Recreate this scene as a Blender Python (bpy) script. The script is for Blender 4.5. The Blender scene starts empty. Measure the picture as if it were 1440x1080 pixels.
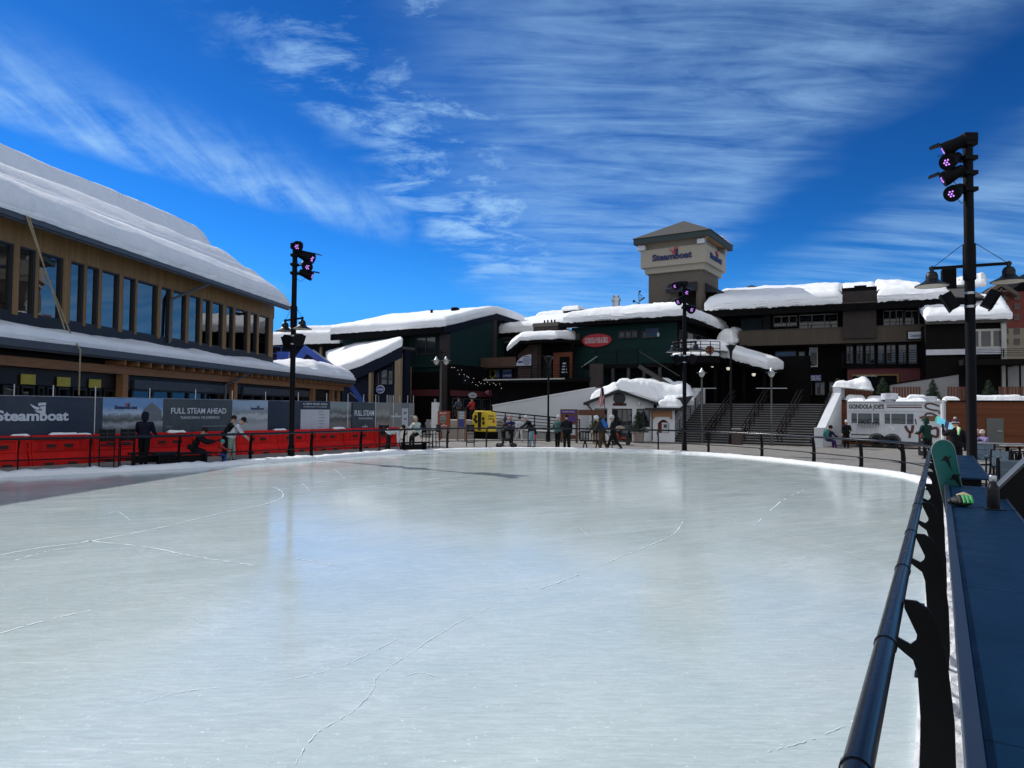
import bpy, bmesh, math, random
from mathutils import Vector, Matrix, noise as mnoise
random.seed(7)
S = bpy.context.scene
COL = S.collection
R = math.radians
# ------------------------------------------------------------------ camera
H = 2.1
PITCH = math.atan(0.035); ROLL = 0.009
cd = bpy.data.cameras.new('camera'); cam = bpy.data.objects.new('camera', cd); COL.objects.link(cam)
S.camera = cam
_F = Vector((0, math.cos(PITCH), math.sin(PITCH))); _U0 = Vector((0, -math.sin(PITCH), math.cos(PITCH))); _R0 = Vector((1, 0, 0))
_Rt = _R0*math.cos(ROLL) + _U0*math.sin(ROLL); _Up = _U0*math.cos(ROLL) - _R0*math.sin(ROLL)
M = Matrix((( _Rt.x, _Up.x, -_F.x, 0), (_Rt.y, _Up.y, -_F.y, 0), (_Rt.z, _Up.z, -_F.z, H), (0, 0, 0, 1)))
cam.matrix_world = M
cd.sensor_width = 36; cd.lens = 25.0; cd.clip_start = 0.05; cd.clip_end = 5000

def ray(px, py):
    u = (px-720)/1000; v = (540-py)/1000
    d = _Rt*u + _Up*v + _F
    return d / d.y
def at(px, py, D):
    d = ray(px, py); return Vector((d.x*D, D, H + d.z*D))
def ground(px, py, z=0.0):
    d = ray(px, py); D = (z-H)/d.z
    return Vector((d.x*D, D, z))
def gx(px, D, z=0.0):
    """world point on a ray column px at depth D, height z"""
    return Vector((ray(px, 575).x*D, D, z))

class Fr:
    """a local frame: x along a wall (to the right), y into the building, z up"""
    def __init__(s, ox, oy, oz=0, dx=1, dy=0):
        n = math.hypot(dx, dy); s.o = Vector((ox, oy, oz)); s.d = Vector((dx/n, dy/n, 0)); s.n = Vector((-dy/n, dx/n, 0))
        s.a = math.atan2(dy, dx)
    def P(s, x, y, z): return s.o + s.d*x + s.n*y + Vector((0, 0, z))
    def hit(s, px, py, y=0.0):
        d = ray(px, py); c = Vector((0, 0, H))
        t = ((s.o + s.n*y - c).dot(s.n)) / d.dot(s.n)
        p = c + d*t - s.o
        return p.dot(s.d), p.z
    def hx(s, px, y=0.0): return s.hit(px, 575, y)[0]
    def inv(s, w):
        p = Vector(w) - s.o; return Vector((p.dot(s.d), p.dot(s.n), p.z))

# ------------------------------------------------------------------ tagging
def tag(o, label=None, cat=None, group=None, kind=None):
    if label: o['label'] = label
    if cat: o['category'] = cat
    if group: o['group'] = group
    if kind: o['kind'] = kind
    return o
def thing(name, label, cat, fr=None, group=None):
    o = bpy.data.objects.new(name, None); COL.objects.link(o); o.empty_display_size = 0.2
    if fr is not None:
        o.location = fr.o; o.rotation_euler = (0, 0, fr.a)
    return tag(o, label, cat, group)
def copy_tree(o, parent=None):
    c = o.copy(); COL.objects.link(c)
    if parent is not None: c.parent = parent
    for ch in list(o.children): copy_tree(ch, c)
    return c

# ------------------------------------------------------------------ mesh builder
class MB:
    def __init__(s): s.v = []; s.f = []; s.m = []
    def _add(s, vs, fs, m=0):
        b = len(s.v); s.v += [tuple(v) for v in vs]
        for f in fs: s.f.append(tuple(b+i for i in f)); s.m.append(m)
        return s
    def box(s, x0, x1, y0, y1, z0, z1, m=0):
        vs = [(x, y, z) for z in (z0, z1) for y in (y0, y1) for x in (x0, x1)]
        return s._add(vs, [(0,2,3,1),(4,5,7,6),(0,1,5,4),(2,6,7,3),(0,4,6,2),(1,3,7,5)], m)
    def obox(s, c, half, mat, m=0):
        c = Vector(c); vs = []
        for z in (-1, 1):
            for y in (-1, 1):
                for x in (-1, 1): vs.append(c + mat @ Vector((x*half[0], y*half[1], z*half[2])))
        return s._add(vs, [(0,2,3,1),(4,5,7,6),(0,1,5,4),(2,6,7,3),(0,4,6,2),(1,3,7,5)], m)
    def bar(s, a, b, w, h, m=0, up=(0, 0, 1)):
        a = Vector(a); b = Vector(b); d = b-a; L = d.length
        if L < 1e-6: return s
        d.normalize(); u = Vector(up)
        if abs(d.dot(u)) > .99: u = Vector((0, 1, 0))
        r = d.cross(u).normalized(); u = r.cross(d)
        mt = Matrix((r, d, u)).transposed()
        return s.obox((a+b)/2, (w/2, L/2, h/2), mt, m)
    def prism(s, poly, y0, y1, m=0, plane='xz'):
        def P(a, b, y): return (a, y, b) if plane == 'xz' else ((y, a, b) if plane == 'yz' else (a, b, y))
        n = len(poly); vs = [P(a, b, y0) for a, b in poly] + [P(a, b, y1) for a, b in poly]
        fs = [tuple(range(n-1, -1, -1)), tuple(range(n, 2*n))] + [(i, (i+1) % n, n+(i+1) % n, n+i) for i in range(n)]
        return s._add(vs, fs, m)
    def hexa(s, p, m=0):   # 4 bottom + 4 top
        return s._add(p, [(3,2,1,0),(4,5,6,7),(0,1,5,4),(1,2,6,5),(2,3,7,6),(3,0,4,7)], m)
    def tube(s, pts, r, n=8, m=0, cap=True):
        pts = [Vector(p) for p in pts]; k = len(pts)
        rs = r if isinstance(r, (list, tuple)) else [r]*k
        vs = []; ref = None
        for i, p in enumerate(pts):
            d = (pts[min(i+1, k-1)] - pts[max(i-1, 0)]).normalized()
            if ref is None: ref = Vector((0, 0, 1)) if abs(d.z) < .9 else Vector((1, 0, 0))
            a = d.cross(ref).normalized(); b = d.cross(a).normalized(); ref = -b if False else a.cross(d)
            for j in range(n):
                t = 2*math.pi*j/n; vs.append(p + (a*math.cos(t)+b*math.sin(t))*rs[i])
        fs = []
        for i in range(k-1):
            for j in range(n): fs.append((i*n+j, i*n+(j+1) % n, (i+1)*n+(j+1) % n, (i+1)*n+j))
        if cap: fs += [tuple(range(n-1, -1, -1)), tuple(range((k-1)*n, k*n))]
        return s._add(vs, fs, m)
    def lathe(s, prof, c=(0, 0, 0), n=16, m=0, mat=None):
        c = Vector(c); vs = []
        for r, z in prof:
            for j in range(n):
                t = 2*math.pi*j/n; q = Vector((r*math.cos(t), r*math.sin(t), z))
                vs.append(c + (mat @ q if mat else q))
        fs = []; k = len(prof)
        for i in range(k-1):
            for j in range(n): fs.append((i*n+j, i*n+(j+1) % n, (i+1)*n+(j+1) % n, (i+1)*n+j))
        fs += [tuple(range(n-1, -1, -1)), tuple(range((k-1)*n, k*n))]
        return s._add(vs, fs, m)
    def ball(s, c, r, m=0, nu=10, nv=7):
        rr = r if isinstance(r, (tuple, list)) else (r, r, r); c = Vector(c)
        vs = [c + Vector((0, 0, -rr[2]))]; fs = []
        for i in range(1, nv):
            t = math.pi*i/nv - math.pi/2
            for j in range(nu):
                p = 2*math.pi*j/nu
                vs.append(c + Vector((rr[0]*math.cos(t)*math.cos(p), rr[1]*math.cos(t)*math.sin(p), rr[2]*math.sin(t))))
        vs.append(c + Vector((0, 0, rr[2]))); L = len(vs)-1
        for j in range(nu): fs.append((0, 1+(j+1) % nu, 1+j)); fs.append((L, L-nu+j, L-nu+(j+1) % nu))
        for i in range(nv-2):
            for j in range(nu): fs.append((1+i*nu+j, 1+i*nu+(j+1) % nu, 1+(i+1)*nu+(j+1) % nu, 1+(i+1)*nu+j))
        return s._add(vs, fs, m)
    def quad(s, a, b, c, d, m=0): return s._add([a, b, c, d], [(0, 1, 2, 3)], m)
    def snow(s, front, back, thick, nu=40, nv=10, rnd=.5, amp=.06, seed=0, over=.08, m=0, thin=0.0, drop=0.0, keep=.5):
        """a load of snow between two edge polylines: rounded edges, uneven top, lumpy face"""
        def samp(pl, t):
            pl = [Vector(p) for p in pl]; L = [0]
            for i in range(1, len(pl)): L.append(L[-1] + (pl[i]-pl[i-1]).length)
            q = t*L[-1]
            for i in range(1, len(pl)):
                if q <= L[i] + 1e-9:
                    k = (q-L[i-1])/max(1e-9, L[i]-L[i-1]); return pl[i-1].lerp(pl[i], k)
            return pl[-1]
        W = (Vector(front[0]) - Vector(front[-1])).length; Dp = (Vector(front[len(front)//2]) - Vector(back[len(back)//2])).length
        F = [samp(front, i/nu) for i in range(nu+1)]; B = [samp(back, i/nu) for i in range(nu+1)]
        vs = []
        def prof(d): d = min(1, max(0, d/rnd)); return math.sqrt(max(0, 1-(1-d)**2))
        for i in range(nu+1):
            for j in range(nv+1):
                v = (j/nv)**1.4; b = F[i].lerp(B[i], v)
                d = min(v*Dp, (1-v)*Dp + rnd*thin, i/nu*W, (1-i/nu)*W)
                nz = mnoise.noise(Vector((b.x*.35+seed, b.y*.35, seed*1.7)))*amp*1.5 + mnoise.noise(Vector((b.x*1.3, b.y*1.3+seed, 3)))*amp*.9 + mnoise.noise(Vector((b.x*3.7, b.y*3.7+seed, 5)))*amp*.3
                t = thick*(keep+(1-keep)*prof(d)) + nz*(.4+.6*prof(d))
                if drop and v*Dp < .9: t -= drop*(1-v*Dp/.9)
                vs.append(b + Vector((0, 0, max(.03, t))))
        n1 = nv+1; fs = []
        for i in range(nu):
            for j in range(nv): fs.append((i*n1+j, (i+1)*n1+j, (i+1)*n1+j+1, i*n1+j+1))
        ring = [i*n1 for i in range(nu+1)] + [nu*n1+j for j in range(1, nv+1)] + [i*n1+nv for i in range(nu-1, -1, -1)] + [j for j in range(nv-1, 0, -1)]
        cen = sum((Vector(p) for p in F+B), Vector())/(2*len(F))
        base = []
        for k, idx in enumerate(ring):
            i, j = divmod(idx, n1); v = (j/nv)**1.4; base.append(F[i].lerp(B[i], v))
        prev = ring
        for lv, (fr, ov) in enumerate(((.84, .75), (.7, 1.1), (.58, .8), (.44, 1.2), (.28, .8), (.14, 1.05), (0, .2))):
            st = len(vs)
            for k, idx in enumerate(ring):
                t = vs[idx]; b = base[k]; out = (b-cen); out.z = 0
                if out.length > 1e-6: out.normalize()
                w = over*ov*(1+.75*mnoise.noise(Vector((b.x*.8+lv*7+seed, b.y*.8, lv))) + .5*mnoise.noise(Vector((b.x*3.1, b.y*3.1+lv, seed))))*.7
                vs.append(Vector((b.x, b.y, b.z + (t.z-b.z)*fr - (abs(mnoise.noise(Vector((b.x*2.3, b.y*2.3, seed))))*over*1.3 if lv == 6 else 0))) + out*w)
            N = len(ring); cur = list(range(st, st+N))
            for k in range(N): fs.append((prev[k], cur[k], cur[(k+1) % N], prev[(k+1) % N]))
            prev = cur
        fs.append(tuple(prev))
        return s._add(vs, fs, m)
    def text(s, txt, x0, z0, w, h, y=-.01, depth=.01, bold=0.0, m=0, shear=0.0, fill=True):
        """lettering stretched into the box x0..x0+w, z0..z0+h on the plane y, facing -y"""
        c = bpy.data.curves.new('t', 'FONT'); c.body = txt; c.size = 1; c.extrude = .02; c.offset = bold; c.resolution_u = 3; c.shear = shear
        o = bpy.data.objects.new('t', c); COL.objects.link(o)
        dg = bpy.context.evaluated_depsgraph_get(); me = bpy.data.meshes.new_from_object(o.evaluated_get(dg))
        P = [v.co.copy() for v in me.vertices]; Fs = [tuple(p.vertices) for p in me.polygons]
        bpy.data.objects.remove(o); bpy.data.curves.remove(c); bpy.data.meshes.remove(me)
        if not P: return s
        ax = min(p.x for p in P); bx = max(p.x for p in P); az = min(p.y for p in P); bz = max(p.y for p in P)
        vs = [(x0+(p.x-ax)/(bx-ax)*w, y-(p.z+.02)/.04*depth, z0+(p.y-az)/max(1e-6, bz-az)*h) for p in P]
        return s._add(vs, Fs, m)
    def build(s, name, mats, parent=None, smooth=False, bevel=0.0, label=None, fr=None, fixn=True):
        me = bpy.data.meshes.new(name); me.from_pydata(s.v, [], s.f)
        if not isinstance(mats, (list, tuple)): mats = [mats]
        for m_ in mats: me.materials.append(m_)
        if len(mats) > 1: me.polygons.foreach_set('material_index', s.m)
        if fixn:
            bm = bmesh.new(); bm.from_mesh(me); bmesh.ops.recalc_face_normals(bm, faces=bm.faces); bm.to_mesh(me); bm.free()
        if smooth:
            me.shade_smooth()
            if smooth is not True: me.set_sharp_from_angle(angle=R(smooth))
        o = bpy.data.objects.new(name, me); COL.objects.link(o)
        if parent is not None: o.parent = parent
        if fr is not None: o.location = fr.o; o.rotation_euler = (0, 0, fr.a)
        if bevel:
            b = o.modifiers.new('bevel', 'BEVEL'); b.width = bevel; b.segments = 2; b.limit_method = 'ANGLE'; b.angle_limit = R(40)
        if label: o['label'] = label
        return o

# ------------------------------------------------------------------ materials
def newmat(name):
    m = bpy.data.materials.new(name); m.use_nodes = True; nt = m.node_tree
    return m, nt, nt.nodes['Principled BSDF']
def N(nt, typ, **kw):
    n = nt.nodes.new(typ)
    for k, v in kw.items():
        if k in n.inputs: n.inputs[k].default_value = v
        else: setattr(n, k, v)
    return n
def L(nt, a, b): nt.links.new(a, b)
def c4(c): return (c[0], c[1], c[2], 1)
def coords(nt, scale=(1, 1, 1), kind='Object', rot=(0, 0, 0)):
    tc = N(nt, 'ShaderNodeTexCoord'); mp = N(nt, 'ShaderNodeMapping'); mp.inputs['Scale'].default_value = scale; mp.inputs['Rotation'].default_value = rot
    L(nt, tc.outputs[kind], mp.inputs['Vector']); return mp.outputs['Vector']
def ramp(nt, fac, stops):
    r = N(nt, 'ShaderNodeValToRGB'); cr = r.color_ramp
    while len(cr.elements) < len(stops): cr.elements.new(.5)
    for e, (p, c) in zip(cr.elements, stops): e.position = p; e.color = c4(c) if len(c) == 3 else c
    L(nt, fac, r.inputs['Fac']); return r.outputs['Color']
def mat(name, col, rough=.6, var=.18, scale=2.5, bump=.0, bscale=30, metal=0.0, spec=.5, stretch=(1, 1, 1), coat=0.0, emit=None, es=1.0):
    m, nt, b = newmat(name)
    b.inputs['Roughness'].default_value = rough; b.inputs['Metallic'].default_value = metal
    b.inputs['Specular IOR Level'].default_value = spec; b.inputs['Coat Weight'].default_value = coat
    v = coords(nt, stretch)
    n1 = N(nt, 'ShaderNodeTexNoise', Scale=scale, Detail=6.0, Roughness=.62); L(nt, v, n1.inputs['Vector'])
    lo = tuple(c*(1-var) for c in col); hi = tuple(min(1, c*(1+var)) for c in col)
    L(nt, ramp(nt, n1.outputs['Fac'], [(.3, lo), (.7, hi)]), b.inputs['Base Color'])
    rr = N(nt, 'ShaderNodeMapRange'); rr.inputs['To Min'].default_value = max(0, rough-.08); rr.inputs['To Max'].default_value = min(1, rough+.1)
    L(nt, n1.outputs['Fac'], rr.inputs['Value']); L(nt, rr.outputs[0], b.inputs['Roughness'])
    if bump:
        n2 = N(nt, 'ShaderNodeTexNoise', Scale=bscale, Detail=4.0); L(nt, v, n2.inputs['Vector'])
        bp = N(nt, 'ShaderNodeBump', Strength=bump, Distance=.02); L(nt, n2.outputs['Fac'], bp.inputs['Height']); L(nt, bp.outputs[0], b.inputs['Normal'])
    if emit: b.inputs['Emission Color'].default_value = c4(emit); b.inputs['Emission Strength'].default_value = es
    return m
def board(name, col, pitch=.15, axis=0, dark=.45, rough=.65, var=.25, seam=.06):
    """boards side by side: axis 0 = vertical boards stepping along x, 2 = horizontal boards stepping along z"""
    m, nt, b = newmat(name); b.inputs['Roughness'].default_value = rough; b.inputs['Specular IOR Level'].default_value = .2
    tc = N(nt, 'ShaderNodeTexCoord'); sp = N(nt, 'ShaderNodeSeparateXYZ'); L(nt, tc.outputs['Object'], sp.inputs[0])
    d = N(nt, 'ShaderNodeMath', operation='DIVIDE'); d.inputs[1].default_value = pitch; L(nt, sp.outputs[axis], d.inputs[0])
    fr = N(nt, 'ShaderNodeMath', operation='FRACT'); L(nt, d.outputs[0], fr.inputs[0])
    fl = N(nt, 'ShaderNodeMath', operation='FLOOR'); L(nt, d.outputs[0], fl.inputs[0])
    wn = N(nt, 'ShaderNodeTexWhiteNoise', noise_dimensions='1D'); L(nt, fl.outputs[0], wn.inputs['W'])
    st = [6, 6, 6]; st[axis] = 14; st[2 if axis == 0 else 0] = .8
    v = coords(nt, tuple(st)); n1 = N(nt, 'ShaderNodeTexNoise', Scale=1.0, Detail=7.0, Roughness=.65); L(nt, v, n1.inputs['Vector'])
    ad = N(nt, 'ShaderNodeMath', operation='MULTIPLY_ADD'); ad.inputs[1].default_value = .45; L(nt, wn.outputs['Value'], ad.inputs[0]); L(nt, n1.outputs['Fac'], ad.inputs[2])
    c = ramp(nt, ad.outputs[0], [(.3, tuple(x*(1-var) for x in col)), (1.0, tuple(min(1, x*(1+var)) for x in col))])
    sm = N(nt, 'ShaderNodeMath', operation='LESS_THAN'); sm.inputs[1].default_value = seam; L(nt, fr.outputs[0], sm.inputs[0])
    mx = N(nt, 'ShaderNodeMix', data_type='RGBA', blend_type='MULTIPLY'); mx.inputs['B'].default_value = (dark, dark, dark, 1)
    L(nt, sm.outputs[0], mx.inputs['Factor']); L(nt, c, mx.inputs['A']); L(nt, mx.outputs['Result'], b.inputs['Base Color'])
    bp = N(nt, 'ShaderNodeBump', Strength=.5, Distance=.015, invert=True); L(nt, sm.outputs[0], bp.inputs['Height']); L(nt, bp.outputs[0], b.inputs['Normal'])
    return m
def brick(name, c1, c2, mortar, w=.22, h=.075, rough=.85, plane='xz', gap=.012, off=.5):
    m, nt, b = newmat(name); b.inputs['Roughness'].default_value = rough
    tc = N(nt, 'ShaderNodeTexCoord'); sp = N(nt, 'ShaderNodeSeparateXYZ'); L(nt, tc.outputs['Object'], sp.inputs[0])
    cb = N(nt, 'ShaderNodeCombineXYZ')
    if plane == 'xz':
        a = N(nt, 'ShaderNodeMath', operation='ADD'); L(nt, sp.outputs[0], a.inputs[0]); L(nt, sp.outputs[1], a.inputs[1])
        L(nt, a.outputs[0], cb.inputs[0]); L(nt, sp.outputs[2], cb.inputs[1])
    else: L(nt, sp.outputs[0], cb.inputs[0]); L(nt, sp.outputs[1], cb.inputs[1])
    t = N(nt, 'ShaderNodeTexBrick', offset=off); L(nt, cb.outputs[0], t.inputs['Vector'])
    for k, v in (('Color1', c4(c1)), ('Color2', c4(c2)), ('Mortar', c4(mortar)), ('Scale', 1.0), ('Mortar Size', gap), ('Brick Width', w), ('Row Height', h), ('Bias', 0.0)): t.inputs[k].default_value = v
    n1 = N(nt, 'ShaderNodeTexNoise', Scale=1.2, Detail=6.0); L(nt, tc.outputs['Object'], n1.inputs['Vector'])
    mx = N(nt, 'ShaderNodeMix', data_type='RGBA', blend_type='MULTIPLY'); mx.inputs['Factor'].default_value = .8
    L(nt, t.outputs['Color'], mx.inputs['A']); L(nt, ramp(nt, n1.outputs['Fac'], [(.3, (.65, .65, .65)), (.7, (1, 1, 1))]), mx.inputs['B']); L(nt, mx.outputs['Result'], b.inputs['Base Color'])
    bp = N(nt, 'ShaderNodeBump', Strength=.4, Distance=.01, invert=True); L(nt, t.outputs['Fac'], bp.inputs['Height']); L(nt, bp.outputs[0], b.inputs['Normal'])
    return m
def glass(name, tint=(.02, .03, .04), clear=.5, ior=1.9):
    m, nt, b = newmat(name); out = nt.nodes['Material Output']
    b.inputs['Base Color'].default_value = c4(tint); b.inputs['Roughness'].default_value = .02; b.inputs['IOR'].default_value = ior
    if clear:
        tr = N(nt, 'ShaderNodeBsdfTransparent'); gl = N(nt, 'ShaderNodeBsdfGlossy', Roughness=.02)
        fz = N(nt, 'ShaderNodeFresnel', IOR=ior)
        tr.inputs['Color'].default_value = (.55, .62, .62, 1)
        mx = N(nt, 'ShaderNodeMixShader'); L(nt, fz.outputs[0], mx.inputs[0]); L(nt, tr.outputs[0], mx.inputs[1]); L(nt, gl.outputs[0], mx.inputs[2])
        L(nt, mx.outputs[0], out.inputs['Surface'])
    n1 = N(nt, 'ShaderNodeTexNoise', Scale=.5, Detail=2.0); L(nt, coords(nt), n1.inputs['Vector'])
    bp = N(nt, 'ShaderNodeBump', Strength=.05, Distance=.1); L(nt, n1.outputs['Fac'], bp.inputs['Height'])
    L(nt, bp.outputs[0], (gl if clear else b).inputs['Normal'])
    return m
def picture(name, stops, scale=1.5, detail=8, seedv=0.0):
    """a printed outdoor scene: sky fading to white over dark clumps on pale snow (z runs 0..1 over the print)"""
    m, nt, b = newmat(name); b.inputs['Roughness'].default_value = .55
    tc = N(nt, 'ShaderNodeTexCoord'); sp = N(nt, 'ShaderNodeSeparateXYZ'); L(nt, tc.outputs['Generated'], sp.inputs[0])
    n1 = N(nt, 'ShaderNodeTexNoise', Scale=scale, Detail=float(detail), Roughness=.7)
    mp = N(nt, 'ShaderNodeMapping'); mp.inputs['Location'].default_value = (seedv, seedv, 0); L(nt, tc.outputs['Object'], mp.inputs[0]); L(nt, mp.outputs[0], n1.inputs['Vector'])
    a = N(nt, 'ShaderNodeMath', operation='MULTIPLY_ADD'); a.inputs[1].default_value = .55; L(nt, n1.outputs['Fac'], a.inputs[0])
    s2 = N(nt, 'ShaderNodeMath', operation='SUBTRACT'); s2.inputs[1].default_value = .27; L(nt, sp.outputs[2], s2.inputs[0]); L(nt, s2.outputs[0], a.inputs[2])
    L(nt, ramp(nt, a.outputs[0], stops), b.inputs['Base Color']); return m

BLACK = mat('black_metal', (.0032, .0034, .0045), .45, .25, spec=.12)
NAVYM = mat('navy_metal', (.008, .014, .03), .4, .15, spec=.3)
STEEL = mat('galvanised_steel', (.42, .43, .44), .38, .15, metal=.9)
WHITEP = mat('white_paint', (.75, .76, .76), .55, .06, scale=1.2)
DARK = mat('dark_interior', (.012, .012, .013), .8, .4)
GREYP = mat('grey_concrete', (.36, .36, .35), .85, .12, bump=.2)
# ------------------------------------------------------------------ sun, sky
AZ = Vector((-.774, .633)); ELEV = R(37.5)
sd = bpy.data.lights.new('sun', 'SUN'); sd.energy = 3.8; sd.angle = R(.5); sd.color = (1, .965, .91)
sun = bpy.data.objects.new('sun', sd); COL.objects.link(sun); sun.location = (-40, 40, 60)
tosun = Vector((AZ.x*math.cos(ELEV), AZ.y*math.cos(ELEV), math.sin(ELEV)))
sun.rotation_euler = tosun.to_track_quat('Z', 'Y').to_euler()
W = bpy.data.worlds.new('World'); S.world = W; W.use_nodes = True; nt = W.node_tree
bg = nt.nodes['Background']; bg.inputs['Strength'].default_value = .1
sky = N(nt, 'ShaderNodeTexSky'); sky.sky_type = 'NISHITA'; sky.sun_disc = False; sky.sun_elevation = ELEV
sky.sun_rotation = math.atan2(AZ.x, AZ.y); sky.altitude = 2100; sky.air_density = 1.0; sky.dust_density = .3; sky.ozone_density = 3.0
tc = N(nt, 'ShaderNodeTexCoord'); sp = N(nt, 'ShaderNodeSeparateXYZ'); L(nt, tc.outputs['Generated'], sp.inputs[0])
zz = N(nt, 'ShaderNodeMath', operation='MAXIMUM'); zz.inputs[1].default_value = .03; L(nt, sp.outputs[2], zz.inputs[0])
def mth(op, a, b=None, c=None):
    n = N(nt, 'ShaderNodeMath', operation=op)
    for i, x in enumerate((a, b, c)):
        if x is None: continue
        if isinstance(x, (int, float)): n.inputs[i].default_value = x
        else: L(nt, x, n.inputs[i])
    return n.outputs[0]
qx = mth('DIVIDE', sp.outputs[0], zz.outputs[0]); qy = mth('DIVIDE', sp.outputs[1], zz.outputs[0])
def sstep(x, a, b, lo=0., hi=1.):
    n = N(nt, 'ShaderNodeMapRange', interpolation_type='SMOOTHSTEP')
    for k, v in (('From Min', a), ('From Max', b), ('To Min', lo), ('To Max', hi)): n.inputs[k].default_value = v
    L(nt, x, n.inputs['Value']); return n.outputs[0]
cq = N(nt, 'ShaderNodeCombineXYZ'); L(nt, qx, cq.inputs[0]); L(nt, qy, cq.inputs[1])
c2 = N(nt, 'ShaderNodeCombineXYZ'); z2 = mth('ADD', zz.outputs[0], .16)
L(nt, mth('DIVIDE', sp.outputs[0], z2), c2.inputs[0]); L(nt, mth('DIVIDE', sp.outputs[1], z2), c2.inputs[1])
def nz(scale, sx, sy, rot=0, det=8., dist=0., loc=(0, 0, 0), rough=.6, soft=True):
    mp = N(nt, 'ShaderNodeMapping'); mp.inputs['Scale'].default_value = (sx, sy, 1); mp.inputs['Rotation'].default_value = (0, 0, rot); mp.inputs['Location'].default_value = loc
    L(nt, (c2 if soft else cq).outputs[0], mp.inputs[0]); n = N(nt, 'ShaderNodeTexNoise', Scale=scale, Detail=det, Roughness=rough, Distortion=dist); L(nt, mp.outputs[0], n.inputs['Vector']); return n.outputs['Fac']
w1 = nz(1.2, 1, 1, det=3., soft=False); wob = mth('MULTIPLY_ADD', w1, .7, -.35)
qxw = mth('ADD', qx, wob)
# broad thin sheet, fine fibres running across
sheet = mth('MULTIPLY', sstep(qxw, -.55, .25), sstep(qxw, 1.4, 1.0))
fib = nz(2.6, .8, 4.2, rot=.1, det=10., dist=1.1, rough=.62); puff = nz(3.5, 1, 1.6, det=10., dist=.4, rough=.68)
sh = mth('MULTIPLY', sheet, sstep(mth('ADD', mth('MULTIPLY', fib, .55), mth('ADD', mth('MULTIPLY', nz(1.3, 1, 1, det=5., loc=(3, 1, 0)), .4), mth('MULTIPLY', puff, .3))), .38, .92))
# slanting band on the left
bd = mth('SUBTRACT', mth('MULTIPLY', mth('ADD', qx, 1.71), .874), mth('MULTIPLY', mth('SUBTRACT', qy, 2.38), .486))   # across the band
bdw = mth('ADD', bd, mth('MULTIPLY_ADD', w1, .24, -.12))
band = mth('MULTIPLY', mth('MULTIPLY', sstep(bdw, -.26, -.02), sstep(bdw, .75, .05)), sstep(qy, 4.6, 3.3))
bn = mth('MULTIPLY', band, sstep(mth('ADD', mth('MULTIPLY', nz(2.5, 3.5, .8, rot=-.5, det=9., dist=.3), .7), mth('MULTIPLY', puff, .4)), .38, .78))
# scattered puffs between
m2x = mth('ADD', qxw, mth('MULTIPLY', mth('SUBTRACT', 2.5, qy), .12))
pm = mth('MULTIPLY', mth('MULTIPLY', sstep(m2x, -.78, -.5), sstep(m2x, .12, -.22)), sstep(qy, 6.2, 4.6))
pf = mth('MULTIPLY', pm, sstep(mth('ADD', puff, sstep(qy, 2.2, 3.4, 0., .07)), .46, .72))
# low bank on the right
rb = mth('MULTIPLY', sstep(qxw, 1.6, 2.1), sstep(mth('ADD', mth('MULTIPLY', nz(1.8, .6, 4, rot=.2, det=9., dist=.3, loc=(5, 2, 0)), .75), mth('MULTIPLY', nz(.7, 1, 1, det=3., loc=(9, 2, 0)), .4)), .42, .8))
bk = mth('MULTIPLY', sstep(sp.outputs[1], .1, -.35), sstep(nz(1.1, 1, 1, det=8., loc=(4, 4, 0), soft=True), .32, .55))   # unseen bright cloud added behind the camera as fill light
far = mth('MULTIPLY', sstep(qy, 4.6, 7.), sstep(nz(1.2, .8, .5, det=8., loc=(2, 7, 0)), .5, .75))
cl = mth('MAXIMUM', mth('MAXIMUM', mth('MULTIPLY', sh, .6), mth('MULTIPLY', bn, .75)), mth('MAXIMUM', mth('MULTIPLY', pf, .75), mth('MAXIMUM', mth('MULTIPLY', rb, .6), mth('MULTIPLY', far, .5))))
cl = mth('MULTIPLY', cl, sstep(sp.outputs[2], .0, .12))
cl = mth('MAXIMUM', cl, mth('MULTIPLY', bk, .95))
def vmul(a, col):
    n = N(nt, 'ShaderNodeMix', data_type='RGBA', blend_type='MULTIPLY'); n.inputs['Factor'].default_value = 1
    L(nt, a, n.inputs['A']); n.inputs['B'].default_value = col; return n.outputs['Result']
gm = N(nt, 'ShaderNodeGamma', Gamma=1.55); L(nt, vmul(sky.outputs[0], (.046, .094, .138, 1)), gm.inputs['Color'])   # deeper blue, as the camera recorded it
sk0 = vmul(gm.outputs[0], (8.0, 11.0, 8.8, 1))
hzm = N(nt, 'ShaderNodeMix', data_type='RGBA'); L(nt, sstep(sp.outputs[2], .24, .02), hzm.inputs['Factor']); L(nt, sk0, hzm.inputs['A']); hzm.inputs['B'].default_value = (.75, 3.5, 8.4, 1); skyc = hzm.outputs['Result']
cm = N(nt, 'ShaderNodeMix', data_type='RGBA'); L(nt, cl, cm.inputs['Factor']); L(nt, skyc, cm.inputs['A']); 
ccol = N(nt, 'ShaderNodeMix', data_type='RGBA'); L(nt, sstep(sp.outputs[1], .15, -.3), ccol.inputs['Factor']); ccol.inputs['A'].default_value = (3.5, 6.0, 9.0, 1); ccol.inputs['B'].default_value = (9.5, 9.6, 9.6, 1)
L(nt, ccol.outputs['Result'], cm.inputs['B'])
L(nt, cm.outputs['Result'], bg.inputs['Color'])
S.view_settings.view_transform = 'Standard'; S.view_settings.look = 'None'; S.view_settings.exposure = .14; S.view_settings.gamma = 1

# ------------------------------------------------------------------ ground
PAVER = brick('paver_brick', (.225, .21, .185), (.29, .272, .245), (.12, .11, .10), .22, .11, .85, 'xy', .008)
MB().box(-160, 160, -30, 260, -.6, 0).build('plaza', PAVER)['kind'] = 'structure'
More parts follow.
